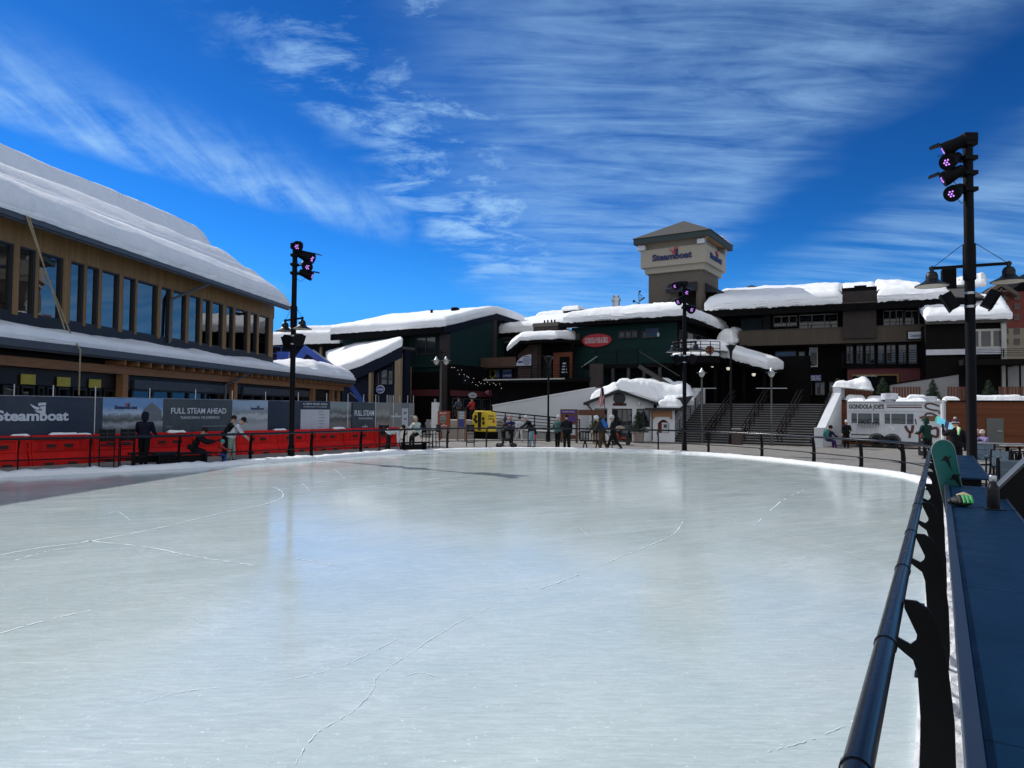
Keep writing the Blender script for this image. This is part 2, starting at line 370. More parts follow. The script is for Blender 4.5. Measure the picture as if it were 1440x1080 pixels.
# rink outline (top-rail line) in world metres
near0 = Vector((.911, 1.92)); nd = Vector((.6, 1))
def nl(D): return near0 + nd*(D-1.92)
RAIL = [nl(-6), nl(-2), nl(2), nl(6), nl(10), nl(14), nl(18), nl(20.6), Vector((12.75, 22.6)), Vector((12.9, 24.4)), Vector((12.4, 26.4)), Vector((11.9, 28.5)),
        Vector((10.8, 31.6)), Vector((8.75, 34.7)), Vector((5.5, 36.6)), Vector((1.5, 37.2)), Vector((-2.6, 35.7)), Vector((-4.7, 33.4)), Vector((-6.5, 30.9)),
        Vector((-8.5, 27.5)), Vector((-11.1, 24)), Vector((-13, 22)), Vector((-14.8, 20.4)), Vector((-17.5, 17.5)), Vector((-19, 14)), Vector((-19, 9)), Vector((-17, 0)), Vector((-14, -6))]
def spline(P, k=8):
    out = []
    n = len(P)
    for i in range(n-1):
        p0 = P[max(i-1, 0)]; p1 = P[i]; p2 = P[i+1]; p3 = P[min(i+2, n-1)]
        for j in range(k):
            t = j/k
            out.append(.5*((2*p1) + (p2-p0)*t + (2*p0-5*p1+4*p2-p3)*t*t + (3*p1-p0-3*p2+p3)*t**3))
    out.append(P[-1]); return out
RP = spline(RAIL, 10)
def offs(pts, d):
    out = []
    for i, p in enumerate(pts):
        t = (pts[min(i+1, len(pts)-1)] - pts[max(i-1, 0)]).normalized(); out.append(p + Vector((t.y, -t.x))*d)   # + = outward (right of travel)
    return out
RL = [0]
for i in range(1, len(RP)): RL.append(RL[-1] + (RP[i]-RP[i-1]).length)
def rail_at(s):
    for i in range(1, len(RP)):
        if s <= RL[i]:
            k = (s-RL[i-1])/(RL[i]-RL[i-1]); t = (RP[i]-RP[i-1]).normalized(); return RP[i-1].lerp(RP[i], k), t
    return RP[-1], (RP[-1]-RP[-2]).normalized()
def rail_px(px):
    """arc length where the rail line crosses picture column px, beyond the near straight"""
    best = None
    for i in range(1, len(RP)):
        a, b = RP[i-1], RP[i]
        if a.y < 12 and a.x > 0: continue
        if a.y < 3: continue
        k = ray(px, 600).x
        fa = a.x-k*a.y; fb = b.x-k*b.y
        if fa*fb <= 0 and RL[i] > 20: return RL[i-1] + (RL[i]-RL[i-1])*abs(fa)/(abs(fa)+abs(fb)+1e-9)
    return None

# ice
def ice_mat():
    m, nt, b = newmat('rink_ice')
    v = coords(nt); vr = coords(nt, (1, 1, 1), rot=(0, 0, R(-28)))
    st = N(nt, 'ShaderNodeMapping'); st.inputs['Scale'].default_value = (.35, 2.6, 1); L(nt, vr, st.inputs[0])
    a = N(nt, 'ShaderNodeTexNoise', Scale=.55, Detail=8.0, Roughness=.6); L(nt, v, a.inputs['Vector'])
    s1 = N(nt, 'ShaderNodeTexNoise', Scale=1.6, Detail=9.0, Roughness=.68, Distortion=.4); L(nt, st.outputs[0], s1.inputs['Vector'])
    base = ramp(nt, a.outputs['Fac'], [(.3, (.45, .535, .53)), (.5, (.50, .58, .57)), (.72, (.555, .62, .605))])
    mx = N(nt, 'ShaderNodeMix', data_type='RGBA'); mx.inputs['B'].default_value = (.72, .76, .77, 1)
    L(nt, ramp(nt, s1.outputs['Fac'], [(.5, (0, 0, 0)), (.74, (.22, .22, .22))]), mx.inputs['Factor']); L(nt, base, mx.inputs['A'])
    # skate scratches: long thin noise in three directions
    cur = mx.outputs['Result']
    for k, (ang, sx, sy, th) in enumerate(((20, .22, 16, .69), (65, .3, 22, .70), (-35, .25, 20, .70), (8, .6, 34, .69), (-12, .8, 46, .68), (40, 1.1, 60, .68))):
        mp = N(nt, 'ShaderNodeMapping'); mp.inputs['Scale'].default_value = (sx, sy, 1); mp.inputs['Rotation'].default_value = (0, 0, R(ang)); mp.inputs['Location'].default_value = (k*3.1, k*1.7, 0); L(nt, v, mp.inputs[0])
        n = N(nt, 'ShaderNodeTexNoise', Scale=1.5, Detail=4.0, Roughness=.55, Distortion=.25); L(nt, mp.outputs[0], n.inputs['Vector'])
        q = N(nt, 'ShaderNodeMix', data_type='RGBA'); q.inputs['B'].default_value = (.84, .87, .88, 1); L(nt, ramp(nt, n.outputs['Fac'], [(th-.02, (0, 0, 0)), (th+.04, (.38, .38, .38))]), q.inputs['Factor']); L(nt, cur, q.inputs['A']); cur = q.outputs['Result']
    # fine cut grain in the surface
    for k, (ang, sx, sy, sc_, lo, hi) in enumerate(((-28, 1.2, 7, 3.0, .88, 1.10), (35, 1, 5, 5.0, .93, 1.06), (-10, 2.5, 9, 8.0, .93, 1.06))):
        mp = N(nt, 'ShaderNodeMapping'); mp.inputs['Scale'].default_value = (sx, sy, 1); mp.inputs['Rotation'].default_value = (0, 0, R(ang)); L(nt, v, mp.inputs[0])
        n = N(nt, 'ShaderNodeTexNoise', Scale=sc_, Detail=8.0, Roughness=.75, Distortion=.6); L(nt, mp.outputs[0], n.inputs['Vector'])
        q = N(nt, 'ShaderNodeMix', data_type='RGBA', blend_type='MULTIPLY'); q.inputs['Factor'].default_value = 1; L(nt, cur, q.inputs['A']); L(nt, ramp(nt, n.outputs['Fac'], [(.32, (lo, lo, lo)), (.7, (hi, hi, hi))]), q.inputs['B']); cur = q.outputs['Result']
    # frosted, scuffed patches of shavings
    pa = N(nt, 'ShaderNodeTexNoise', Scale=.33, Detail=5.0, Roughness=.65, Distortion=.5); L(nt, v, pa.inputs['Vector'])
    mp = N(nt, 'ShaderNodeMapping'); mp.inputs['Scale'].default_value = (1, 3.2, 1); mp.inputs['Rotation'].default_value = (0, 0, R(-40)); L(nt, v, mp.inputs[0])
    pb = N(nt, 'ShaderNodeTexNoise', Scale=5.5, Detail=10.0, Roughness=.78, Distortion=1.2); L(nt, mp.outputs[0], pb.inputs['Vector'])
    ml = N(nt, 'ShaderNodeMath', operation='MULTIPLY'); L(nt, ramp(nt, pa.outputs['Fac'], [(.5, (0, 0, 0)), (.66, (1, 1, 1))]), ml.inputs[0]); L(nt, ramp(nt, pb.outputs['Fac'], [(.46, (0, 0, 0)), (.68, (.75, .75, .75))]), ml.inputs[1])
    q = N(nt, 'ShaderNodeMix', data_type='RGBA'); q.inputs['B'].default_value = (.80, .84, .85, 1); L(nt, ml.outputs[0], q.inputs['Factor']); L(nt, cur, q.inputs['A']); cur = q.outputs['Result']
    # frosty specks
    vo = N(nt, 'ShaderNodeTexNoise', Scale=26.0, Detail=3.0, Roughness=.7); L(nt, v, vo.inputs['Vector'])
    q = N(nt, 'ShaderNodeMix', data_type='RGBA'); q.inputs['B'].default_value = (.85, .88, .89, 1); L(nt, ramp(nt, vo.outputs['Fac'], [(.64, (0, 0, 0)), (.74, (.8, .8, .8))]), q.inputs['Factor']); L(nt, cur, q.inputs['A'])
    L(nt, q.outputs['Result'], b.inputs['Base Color'])
    b.inputs['IOR'].default_value = 1.31; b.inputs['Specular IOR Level'].default_value = .5
    L(nt, ramp(nt, s1.outputs['Fac'], [(.35, (.06, .06, .06)), (.7, (.22, .22, .22))]), b.inputs['Roughness'])
    bn_ = N(nt, 'ShaderNodeTexNoise', Scale=7.0, Detail=5.0, Roughness=.6); L(nt, st.outputs[0], bn_.inputs['Vector'])
    bp = N(nt, 'ShaderNodeBump', Strength=.04, Distance=.02); L(nt, bn_.outputs['Fac'], bp.inputs['Height']); L(nt, bp.outputs[0], b.inputs['Normal'])
    return m
ICE = ice_mat()
_a, _b = offs(RP, -.12), offs(RP, .06)
inner = [(_b[i] if (p.x > 0 and p.y < 19) else _a[i]) for i, p in enumerate(RP)]
ice = MB(); ice._add([(p.x, p.y, .012) for p in inner], [tuple(range(len(inner)))])
ice_o = ice.build('ice_rink', ICE); ice_o['kind'] = 'structure'
me = ice_o.data
if me.polygons[0].normal.z < 0: me.flip_normals()
# long cracks and cuts lying in the ice surface
CRACK = mat('ice_crack', (.72, .77, .79), .5, .12)
ck = MB()
def crack(pts, w, jit=.05, gaps=.0):
    P = [ground(x, y).to_2d() for x, y in pts]; Q = spline(P, 14); rnd = random.Random(int(pts[0][0]))
    prev = None
    for i, p in enumerate(Q):
        t = (Q[min(i+1, len(Q)-1)] - Q[max(i-1, 0)]).normalized(); n = Vector((-t.y, t.x)); p = p + n*rnd.uniform(-jit, jit)*.35
        ww = w*rnd.uniform(.2, .95)
        cur = (p+n*ww, p-n*ww)
        if prev and rnd.random() > gaps: ck._add([(prev[0].x, prev[0].y, .0165), (prev[1].x, prev[1].y, .0165), (cur[1].x, cur[1].y, .0165), (cur[0].x, cur[0].y, .0165)], [(0, 1, 2, 3)])
        prev = cur
crack([(0, 782), (60, 771), (130, 762), (230, 742), (300, 725), (380, 708), (398, 698), (394, 690), (384, 686)], .022)
crack([(122, 762), (200, 770), (280, 785), (358, 797)], .02); crack([(416, 787), (440, 791), (478, 798)], .014)
crack([(735, 838), (800, 815), (860, 790), (920, 765), (948, 752), (960, 735)], .014, .03, .25)
crack([(415, 1078), (445, 1035), (500, 1000), (525, 970), (530, 955), (570, 925), (640, 880), (690, 855)], .006, .02, .3)
crack([(0, 893), (70, 873), (130, 860)], .014, .03, .3); crack([(200, 990), (260, 975), (340, 966), (420, 955), (490, 935), (560, 900)], .006, .02, .35)
crack([(410, 685), (520, 668), (640, 655)], .02, .05, .4); crack([(420, 698), (540, 683), (660, 668)], .02, .05, .4)
crack([(1060, 740), (1100, 705), (1130, 690)], .018, .03, .5); crack([(20, 790), (70, 776), (130, 768)], .014, .03, .3)
crack([(1215, 1010), (1150, 1040), (1080, 1060)], .006, .02, .4); crack([(830, 700), (980, 720), (1200, 780)], .012, .02, .5)
for k in range(14):
    x = random.uniform(0, 1250); y = 660 + 380*random.random()**1.5; l = 12+30*random.random()
    g = random.uniform(-.35, .35)
    crack([(x, y), (x+l*.5, y-l*.1+g*4), (x+l, y-l*g)], .004+.005*random.random(), .01, .1)
ck.build('ice_scratch_marks', CRACK, ice_o, fixn=False)
# snow along the edge of the ice
SNOW, snt, sb = newmat('snow'); sb.inputs['Roughness'].default_value = .75
n1 = N(snt, 'ShaderNodeTexNoise', Scale=.7, Detail=8.0, Roughness=.6); L(snt, coords(snt), n1.inputs['Vector'])
L(snt, ramp(snt, n1.outputs['Fac'], [(.3, (.80, .82, .84)), (.65, (.88, .885, .89))]), sb.inputs['Base Color'])
n2 = N(snt, 'ShaderNodeTexNoise', Scale=3.2, Detail=10.0, Roughness=.72); L(snt, coords(snt), n2.inputs['Vector'])
bp = N(snt, 'ShaderNodeBump', Strength=.6, Distance=.1); L(snt, n2.outputs['Fac'], bp.inputs['Height']); L(snt, bp.outputs[0], sb.inputs['Normal'])
def bank():
    mb = MB(); n = len(RP); prev = None
    step = []
    Sx = 0
    total = RL[-1]; s = 0
    while s < total:
        step.append(s); p, t = rail_at(s); s += (.025 if p.y < 6 else .06) if p.y < 12 and p.x > 0 else .22
    for s in step:
        p, t = rail_at(s); o = Vector((t.y, -t.x))
        left = p.x < -5; near = (p.x > 0 and p.y < 19)
        q = mnoise.noise(Vector((s*.9, 0, 1))); q2 = mnoise.noise(Vector((s*3.3, 4, 1)))
        if left: h = .16+.10*q+.05*q2; w = .55+.2*q
        elif near: h = .09+.05*q+.04*q2; w = .34
        else: h = .10+.015*q; w = .30
        h = max(.03, h)
        prof = [(-.16, .0), (-.13, h*.75), (-.02, h), (w*.45, h*(.95+.2*q2)), (w*.8, h*.6), (w, -.01)]
        if near: prof = [(.058, 0), (.06, .06), (.085, .06), (.09, h*.6)] + [(.12+.036*j, max(.02, h*(1.15-.04*j) + .035*mnoise.noise(Vector((s*7, j*.9, 3))) + .025*mnoise.noise(Vector((s*19, j*2.1, 6))))) for j in range(11)] + [(.54, -.01)]
        if not near: prof = prof + [(w+.01, -.02)]
        cur = [(p.x+o.x*a, p.y+o.y*a, z + .012) for a, z in prof]
        if prev:
            b = len(mb.v); k = len(cur)
            mb.v += prev + cur
            for i in range(k-1): mb.f.append((b+i, b+i+1, b+k+i+1, b+k+i)); mb.m.append(0)
        prev = cur
    o = mb.build('snow_bank', SNOW, smooth=50); o['kind'] = 'stuff'
    bm = bmesh.new(); bm.from_mesh(o.data); bmesh.ops.remove_doubles(bm, verts=bm.verts, dist=.0005); bmesh.ops.recalc_face_normals(bm, faces=bm.faces); bm.to_mesh(o.data); bm.free()
bank()

# ------------------------------------------------------------------ rink railing
RT = 1.14
rail = thing('rink_railing', 'black metal railing with curved flat posts running round the ice rink', 'railing')
top = MB(); top.tube([(p.x, p.y, RT-.042) for p in RP if True], .042, 14)
RAILM = mat('rail_gloss_black', (.004, .005, .008), .24, .2, spec=.3)
top.build('top_rail', RAILM, rail, smooth=40)
# sleeves at the joints of the top rail
for D in (1.1, 2.02, 3.1, 4.55, 5.9, 7.6, 10.2, 13):
    p = nl(D); d = Vector((nd.x, nd.y, 0)).normalized(); c = Vector((p.x, p.y, RT-.042)); jm = MB(); jm.tube([c-d*.012, c+d*.012], .0465, 14); jm.build('rail_joint', RAILM, rail, smooth=40)
mid = MB(); sA = rail_px(1300) or 25
ms = []
s = sA-1.0
while s < RL[-1]-20:
    p, t = rail_at(s); o = Vector((t.y, -t.x)); ms.append((p.x+o.x*.02, p.y+o.y*.02, .47)); s += .5
mid.tube(ms, .02, 8); mid.build('mid_rail', BLACK, rail, smooth=40)
def post(s, midb=True):
    p, t = rail_at(s); o = Vector((t.y, -t.x, 0)); t3 = Vector((t.x, t.y, 0)); b = Vector((p.x, p.y, 0))
    prof = [(.08, .0), (.25, .0), (.265, .25), (.26, .55), (.235, .82), (.19, 1.02), (.15, 1.10), (.10, 1.13), (.045, 1.13), (.043, 1.09), (.10, .96), (.095, .93), (.07, .905), (.015, .93), (-.02, 1.03), (-.035, 1.0), (-.01, .9), (.04, .86), (.08, .83), (.10, .76), (.11, .55), (.105, .3)]
    mb = MB(); th = .012
    vs = [b + o*u + Vector((0, 0, z)) + t3*k*th for k in (-1, 1) for u, z in prof]; n = len(prof)
    mb._add(vs, [tuple(range(n)), tuple(range(2*n-1, n-1, -1))] + [(i, (i+1) % n, n+(i+1) % n, n+i) for i in range(n)])
    if midb:
        mb.bar(b + o*.12 + Vector((0, 0, .40)), b + o*.02 + Vector((0, 0, .455)), .02, .03)
    mb.bar(b + o*.02 + Vector((0, 0, .012)), b + o*.42 + Vector((0, 0, .012)), .16, .02)
    mb.build('railing_post', BLACK, rail)
for px in (-60, 28, 130, 256, 357, 443, 512, 572, 632, 686, 744, 802, 860, 924, 993, 1067, 1139, 1205, 1262):
    s = rail_px(px)
    if s: post(s)
s0 = None
for i in range(1, len(RP)):
    if RP[i].y >= 3.75 and RP[i-1].y < 3.75: s0 = RL[i-1] + (3.75-RP[i-1].y)/(RP[i].y-RP[i-1].y)*(RL[i]-RL[i-1])
for k in range(-3, 9): post(s0 + k*2.35, k > 6)
# ------------------------------------------------------------------ timber lodge on the left
CEDAR = board('cedar_boards', (.25, .15, .066), .14, 0, .55, .6, .22)
GLULAM = mat('glulam_timber', (.30, .14, .055), .55, .25, 3, stretch=(.4, 4, 4))
RAFTER = mat('rafter_timber', (.36, .24, .13), .6, .2, 4)
FRAME = mat('window_frame_black', (.011, .011, .012), .45, .2)
GLASS = glass('shop_glass', clear=.5, ior=1.7); GLASSL = glass('lodge_glass', clear=.5, ior=3.0)
GUTTER = mat('gutter_zinc', (.07, .08, .095), .45, .15)
CURT = mat('interior_brace', (.72, .76, .76), .7, .1)
YEL = mat('yellow_notice', (.50, .42, .06), .6, .15)
LB = Fr(-21.2, 20, 0, .11, 1)
YW, YE, YR = 2.2, .9, 8.0
lod = thing('timber_lodge', 'long timber lodge with tall upper windows and deep roof snow, left of the rink', 'building', LB)
gz0 = LB.hit(0, 482)[1]; gz1 = LB.hit(400, 522)[1]; gz = (gz0+gz1)/2
ez = (LB.hit(0, 300, YE)[1] + LB.hit(300, 391, YE)[1])/2
xe_low = LB.hx(499); xe_up = LB.hx(383, YW); xe_eave = LB.hx(404, YE); X0 = -15.0
wt = LB.hit(120, 372, YW)[1]; wb = LB.hit(200, 472, YW)[1]
# upper wall, cedar above the glazing and end post
mb = MB(); mb.box(X0, xe_up, YW, YW+.25, wt, ez+.75)
MB().box(X0, xe_up-.02, YW+.0, YW+.22, wb-.9, wb-.001).build('sill_band', FRAME, lod)
mb.box(xe_up-.3, xe_up, YW+.25, YW+9.5, gz-.2, ez+.7)
mb.prism([(YW+.2, ez+.7), (YW+9.5, ez+.7), (YR, ez+4.1)], xe_up-.28, xe_up-.02, plane='yz')
mb.build('upper_wall', CEDAR, lod)
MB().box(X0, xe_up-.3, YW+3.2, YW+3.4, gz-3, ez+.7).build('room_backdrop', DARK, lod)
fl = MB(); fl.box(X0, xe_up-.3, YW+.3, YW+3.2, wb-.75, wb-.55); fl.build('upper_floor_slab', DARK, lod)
edges = [(14.5, 22.5), (46, 50.5), (85, 95.6), (115, 118.5), (136, 140), (165, 170.6), (188, 190.5), (219, 224), (238, 241), (260, 264), (280, 283), (294, 297), (312, 317), (326.7, 329.5), (347, 351), (360.5, 363), (377, 383)]
mul = [(LB.hx(a, YW-.1), LB.hx(b, YW-.1)) for a, b in edges]
x = mul[0][0]; pre = []
k = 0
while x > X0+2:
    x2 = x-(1.0 if k % 2 else 1.45); pre.append((x2-.22 if k % 2 else x2-.1, x2)); x = pre[-1][0]; k += 1
mul = pre[::-1] + mul
for i, (a, b) in enumerate(mul):
    MB().box(a, b, YW-.035, YW+.06, wb, wt).build('mullion', RAFTER if False else CEDAR, lod)
    if i+1 < len(mul):
        p, q = b, mul[i+1][0]
        if q-p < .25: continue
        w = MB(); w.box(p, p+.06, YW+.0, YW+.2, wb, wt); w.box(q-.12, q, YW+.0, YW+.2, wb, wt)
        w.box(p+.06, q-.12, YW, YW+.2, wt-.1, wt); w.box(p+.06, q-.12, YW, YW+.2, wb, wb+.16)
        wo = w.build('window', FRAME, lod)
        MB().box(p+.06, q-.12, YW+.12, YW+.135, wb+.16, wt-.1).build('pane', GLASSL, wo)
        if i % 3 != 2:
            h = 1 if i % 2 else -1
            br = MB(); br.bar((p+.05 if h > 0 else q-.05, YW+.42, wb+.1), (q-.1 if h > 0 else p+.1, YW+.42, wt-.1), .11, .11); br.build('cross_brace', CURT, lod)
# eave, fascia, rafter tails
e = MB(); e.box(X0, xe_eave, YE, YE+.14, ez-.28, ez+.05); e.box(X0, xe_eave, YE-.12, YE, ez-.2, ez+.02); e.build('gutter', GUTTER, lod)
ro = MB(); ro.prism([(YE+.14, ez-.02), (YE+.14, ez+.1), (YR, ez+4.35), (YR, ez+4.2)], X0, xe_eave-.15, plane='yz'); ro.prism([(YR, ez+4.2), (YR, ez+4.35), (YR+8, ez+.6), (YR+8, ez+.5)], X0, xe_eave-.15, plane='yz')
ro.build('roof', GUTTER, lod)
rx = xe_eave-.6
for k in range(30):
    r_ = MB(); r_.bar((rx, YE+.16, ez-.14), (rx, YW+.05, ez+.62), .12, .2); r_.build('rafter_tail', RAFTER, lod); rx -= 1.28
# the deep stepped snow of the upper roof
def lodge_snow():
    prof = [(0, .05), (-.06, .3), (-.02, .55), (.1, .78), (.5, 1.0), (1.1, 1.08), (1.7, 1.08), (2.15, 1.22), (2.4, 1.27), (2.65, 1.14), (3.0, 1.06), (3.5, 1.22), (4.2, 1.38), (4.7, 1.36), (5.1, 1.16), (5.6, 1.05), (6.2, 1.12), (6.6, 1.5), (6.85, 1.85), (7.2, 2.05), (7.7, 2.1), (8.2, 1.9), (9.0, 1.2), (11.5, .9), (14, .05)]
    P = spline([Vector(p) for p in prof], 3); nu = 170; vs = []; sl = 4.25/(YR-YE); tot = YR-YE
    for i in range(nu+1):
        u = i/nu; x = X0 + (xe_eave-X0)*u
        d = xe_eave-x
        end = min(1, max(0, d/2.2)); tp = .35+.65*math.sqrt(max(0, 1-(1-end)**2))
        for p in P:
            s = p.x; h = p.y
            w1 = mnoise.noise(Vector((x*.12, s*.45, 5))); w2 = mnoise.noise(Vector((x*.45, s*.9, 2))); w3 = mnoise.noise(Vector((x*1.7, s*1.6, 9)))
            ss = s + (.42*w1+.08*w2)*(1 if .3 < s < 7.5 else .15)
            hh = h*tp*(1+.05*w2)*(.62+.38*min(1, max(0, (x-4)/30)) if s > 1.5 else 1) + .02*w3 + (.018*math.sin(h*38+w2*3) if s < .3 else 0)
            if s < .7: hh += .07*w2
            rz = sl*min(ss, tot) - sl*.95*max(0, ss-tot)
            yy = YE + ss
            if s < .4: yy += -.07 + .09*w2 + .05*w3
            shift = max(0, (ss-4.5))*.0
            vs.append((min(x - shift, xe_eave), yy, ez+.06+rz+max(.03, hh)))
    n = len(P); fs = [(i*n+j, (i+1)*n+j, (i+1)*n+j+1, i*n+j+1) for i in range(nu) for j in range(n-1)]
    # closed end faces
    for i, fl in ((0, 0), (nu, 1)):
        b = len(vs)
        for j in range(n): v = vs[i*n+j]; s = v[1]-YE; vs.append((v[0], v[1], ez+.06+sl*min(s, tot)-sl*.95*max(0, s-tot)-.02))
        fs += [(i*n+j, i*n+j+1, b+j+1, b+j) for j in range(n-1)]
    m = MB(); m._add(vs, fs); m.build('roof_snow', SNOW, lod, smooth=60)
    # crumbled lip along the gutter
    lp = MB()
    lp.snow([(X0, YE-.16, ez+.03), (xe_eave-.05, YE-.16, ez+.03)], [(X0, YE+.5, ez+.2), (xe_eave-.05, YE+.5, ez+.2)], .34, nu=170, nv=3, rnd=.12, amp=.14, seed=4, over=.05)
    lp.build('snow_lip', SNOW, lod, smooth=60)
lodge_snow()
# lower roof
g = MB(); g.box(X0, xe_low, -.02, .14, gz-.22, gz+.1); g.box(X0, xe_low, .14, .3, gz-.3, gz+.02); g.build('gutter', GUTTER, lod)
lr = MB(); lr.prism([(.3, gz-.08), (.3, gz+.02), (YW, gz+.6), (YW, gz+.5)], X0, xe_low, plane='yz'); lr.prism([(YW, gz+.5), (YW, gz+.6), (7, gz+.9), (7, gz+.8)], xe_up, xe_low, plane='yz'); lr.build('lower_roof', GUTTER, lod)
ls = MB(); ls.snow([(X0, .05, gz+.1), (xe_up, .05, gz+.1)], [(X0, YW-.02, gz+.62), (xe_up, YW-.02, gz+.62)], .46, nu=150, nv=8, rnd=.3, amp=.07, seed=11, over=.07)
ls.build('lower_roof_snow', SNOW, lod, smooth=60)
ls = MB(); ls.snow([(xe_up-.3, .05, gz+.1), (xe_low+.1, .05, gz+.1)], [(xe_up-.3, 5, gz+.7), (xe_low+1.2, 5, gz+.75)], .62, nu=60, nv=14, rnd=.5, amp=.12, seed=15, over=.09)
ls.build('lower_roof_snow', SNOW, lod, smooth=60)
ls = MB(); ls.snow([(xe_low-9, .3, gz+.3), (xe_low+.3, .1, gz+.1)], [(xe_low-9, 5.5, gz+.7), (xe_low+3.5, 5.0, gz+.8)], 1.25, nu=50, nv=16, rnd=2.2, amp=.12, seed=17, over=.09, keep=.12)
ls.build('lower_roof_snow', SNOW, lod, smooth=60)
# lower storey
YL = 1.25
bz = gz-.3; bd_ = LB.hit(0, 513, .8)[1]
bm_ = MB(); bm_.box(X0, xe_low-.9, .85, 1.1, bd_, bz-.25); bm_.build('beam', GLULAM, lod)
rx = xe_low-.3
for k in range(34): MB().box(rx-.06, rx+.06, .2, 1.3, bz-.24, bz).build('rafter_tail', GLULAM, lod); rx -= 1.05
for a, b in ((169, 183), (328, 335), (439, 445), (466, 472), (20-200, 26-200)):
    xa, xb = LB.hx(a, .8), LB.hx(b, .8); xm = (xa+xb)/2
    MB().box(xm-.22, xm+.22, .82, 1.2, 0, bd_-.005).build('post', GLULAM, lod)
MB().box(xe_low-1.6, xe_low-.9, 1.2, 7, 0, bz).build('end_wall', GLULAM, lod)
MB().box(X0, xe_low-1.6, YL+.25, YL+.45, 0, bz).build('lower_wall', DARK, lod)
MB().box(X0, xe_low-1.6, YL+.05, YL+.2, bd_-.75, bd_).build('sign_band', FRAME, lod)
def lowwin(a, b, shutter=True):
    xa, xb = LB.hx(a, YL), LB.hx(b, YL); t = bd_-.1
    w = MB(); n = max(2, round((xb-xa)/1.7)); bw = (xb-xa)/n
    for k in range(n+1): w.box(xa+k*bw-.08, xa+k*bw+.08, YL, YL+.2, .38, t-.73)
    w.box(xa, xb, YL, YL+.2, t-.73, t-.65); w.box(xa, xb, YL, YL+.2, .3, .38)
    wo = w.build('window', FRAME, lod)
    MB().box(xa, xb, YL+.12, YL+.135, .3, t-.65).build('pane', GLASS, wo)
    if shutter:
        s_ = MB()
        for k in range(5): s_.box(xa, xb, YL-.1, YL+.04-.0, t-.62+k*.1, t-.53+k*.1)
        s_.build('roller_shutter', GUTTER, lod)
lowwin(186, 327); lowwin(340, 432); lowwin(-150, -5, False)
for a, b in ((3, 26), (30, 48), (53, 62), (66, 78), (82, 97), (102, 122), (126, 142), (146, 163)):
    xa, xb = LB.hx(a, YL), LB.hx(b, YL)
    w = MB(); w.box(xa, xa+.07, YL, YL+.2, .3, bd_-.8); w.box(xb-.07, xb, YL, YL+.2, .3, bd_-.8); w.box(xa+.07, xb-.07, YL, YL+.2, bd_-.9, bd_-.8); wo = w.build('window', FRAME, lod)
    MB().box(xa+.07, xb-.07, YL+.12, YL+.135, .3, bd_-.9).build('pane', GLASS, wo)
for a, b, c, d in ((29, 50, 527, 540), (80, 99, 531, 543), (125, 142, 534, 545)):
    xa, zb = LB.hit(a, d, YL-.03); xb, zt = LB.hit(b, c, YL-.03)
    y = MB(); y.box(xa, xb, YL-.04, YL-.02, zb, zt); y.build('yellow_notice', YEL, lod)
# rain pipes
xd = LB.hx(278, YE); pm_ = MB(); pm_.tube([(xd+1.0, YE+.0, ez-.28), (xd+.6, YE+.5, ez-.6), (xd-1.2, YW-.1, ez-1.6), (xd-1.25, YW-.12, wb-.2)], .09, 8); pm_.build('rain_pipe', GUTTER, lod, smooth=40)
xd = LB.hx(341); pm_ = MB(); pm_.tube([(xd+1.2, .05, gz-.2), (xd+.9, .3, gz-.45), (xd-.9, .75, bd_-.2), (xd-.9, .78, 0)], .09, 8); pm_.build('rain_pipe', GUTTER, lod, smooth=40)
# two ropes from the eave down over the lower roof
ROPE = mat('tan_rope', (.33, .27, .17), .8, .2)
def rope(pts, lab):
    m = MB(); m.tube(pts, .035, 6); o = m.build('rope', ROPE, smooth=40); tag(o, lab, 'rope', 'ropes from the lodge eave')
def LBw(px, py, y): a, z = LB.hit(px, py, y); return LB.P(a, y, z)
rope([LBw(37, 303, YE-.2), LBw(68, 392, YE-.1), LBw(91, 463, YE+.1)], 'left one of two slack tan ropes hanging from the lodge eave')
rope([LBw(41, 305, YE-.2), LBw(66, 388, YE-.1), LBw(98, 466, YE+.1), LBw(108, 484, -.05), LBw(113, 492, -.15), LBw(111, 556, -.1)], 'long tan rope from the lodge eave reaching down past the lower gutter')

# ------------------------------------------------------------------ red plastic barriers
REDP = mat('red_barrier_plastic', (.62, .010, .008), .5, .14, 1.5, bump=.1, spec=.15)
_nt = REDP.node_tree; _b = _nt.nodes['Principled BSDF']; _l = _b.inputs['Base Color'].links[0].from_socket
_oi = N(_nt, 'ShaderNodeObjectInfo'); _mx = N(_nt, 'ShaderNodeMix', data_type='RGBA', blend_type='MULTIPLY'); _mx.inputs['Factor'].default_value = 1
_rp = ramp(_nt, _oi.outputs['Random'], [(0, (.62, .7, .7)), (1, (1.0, 1.3, 1.2))]); L(_nt, _l, _mx.inputs['A']); L(_nt, _rp, _mx.inputs['B'])
_sc = N(_nt, 'ShaderNodeTexNoise', Scale=2.2, Detail=9.0, Roughness=.75); L(_nt, coords(_nt, (1, 1, 2.2)), _sc.inputs['Vector'])
_m2 = N(_nt, 'ShaderNodeMix', data_type='RGBA'); _m2.inputs['B'].default_value = (.30, .06, .05, 1); L(_nt, ramp(_nt, _sc.outputs['Fac'], [(.55, (0, 0, 0)), (.72, (.65, .65, .65))]), _m2.inputs['Factor']); L(_nt, _mx.outputs['Result'], _m2.inputs['A']); L(_nt, _m2.outputs['Result'], _b.inputs['Base Color'])
SLOT = mat('barrier_slot', (.02, .006, .006), .7, .2)
BR = Fr(-16.2, 24.6, 0, .714, 1)
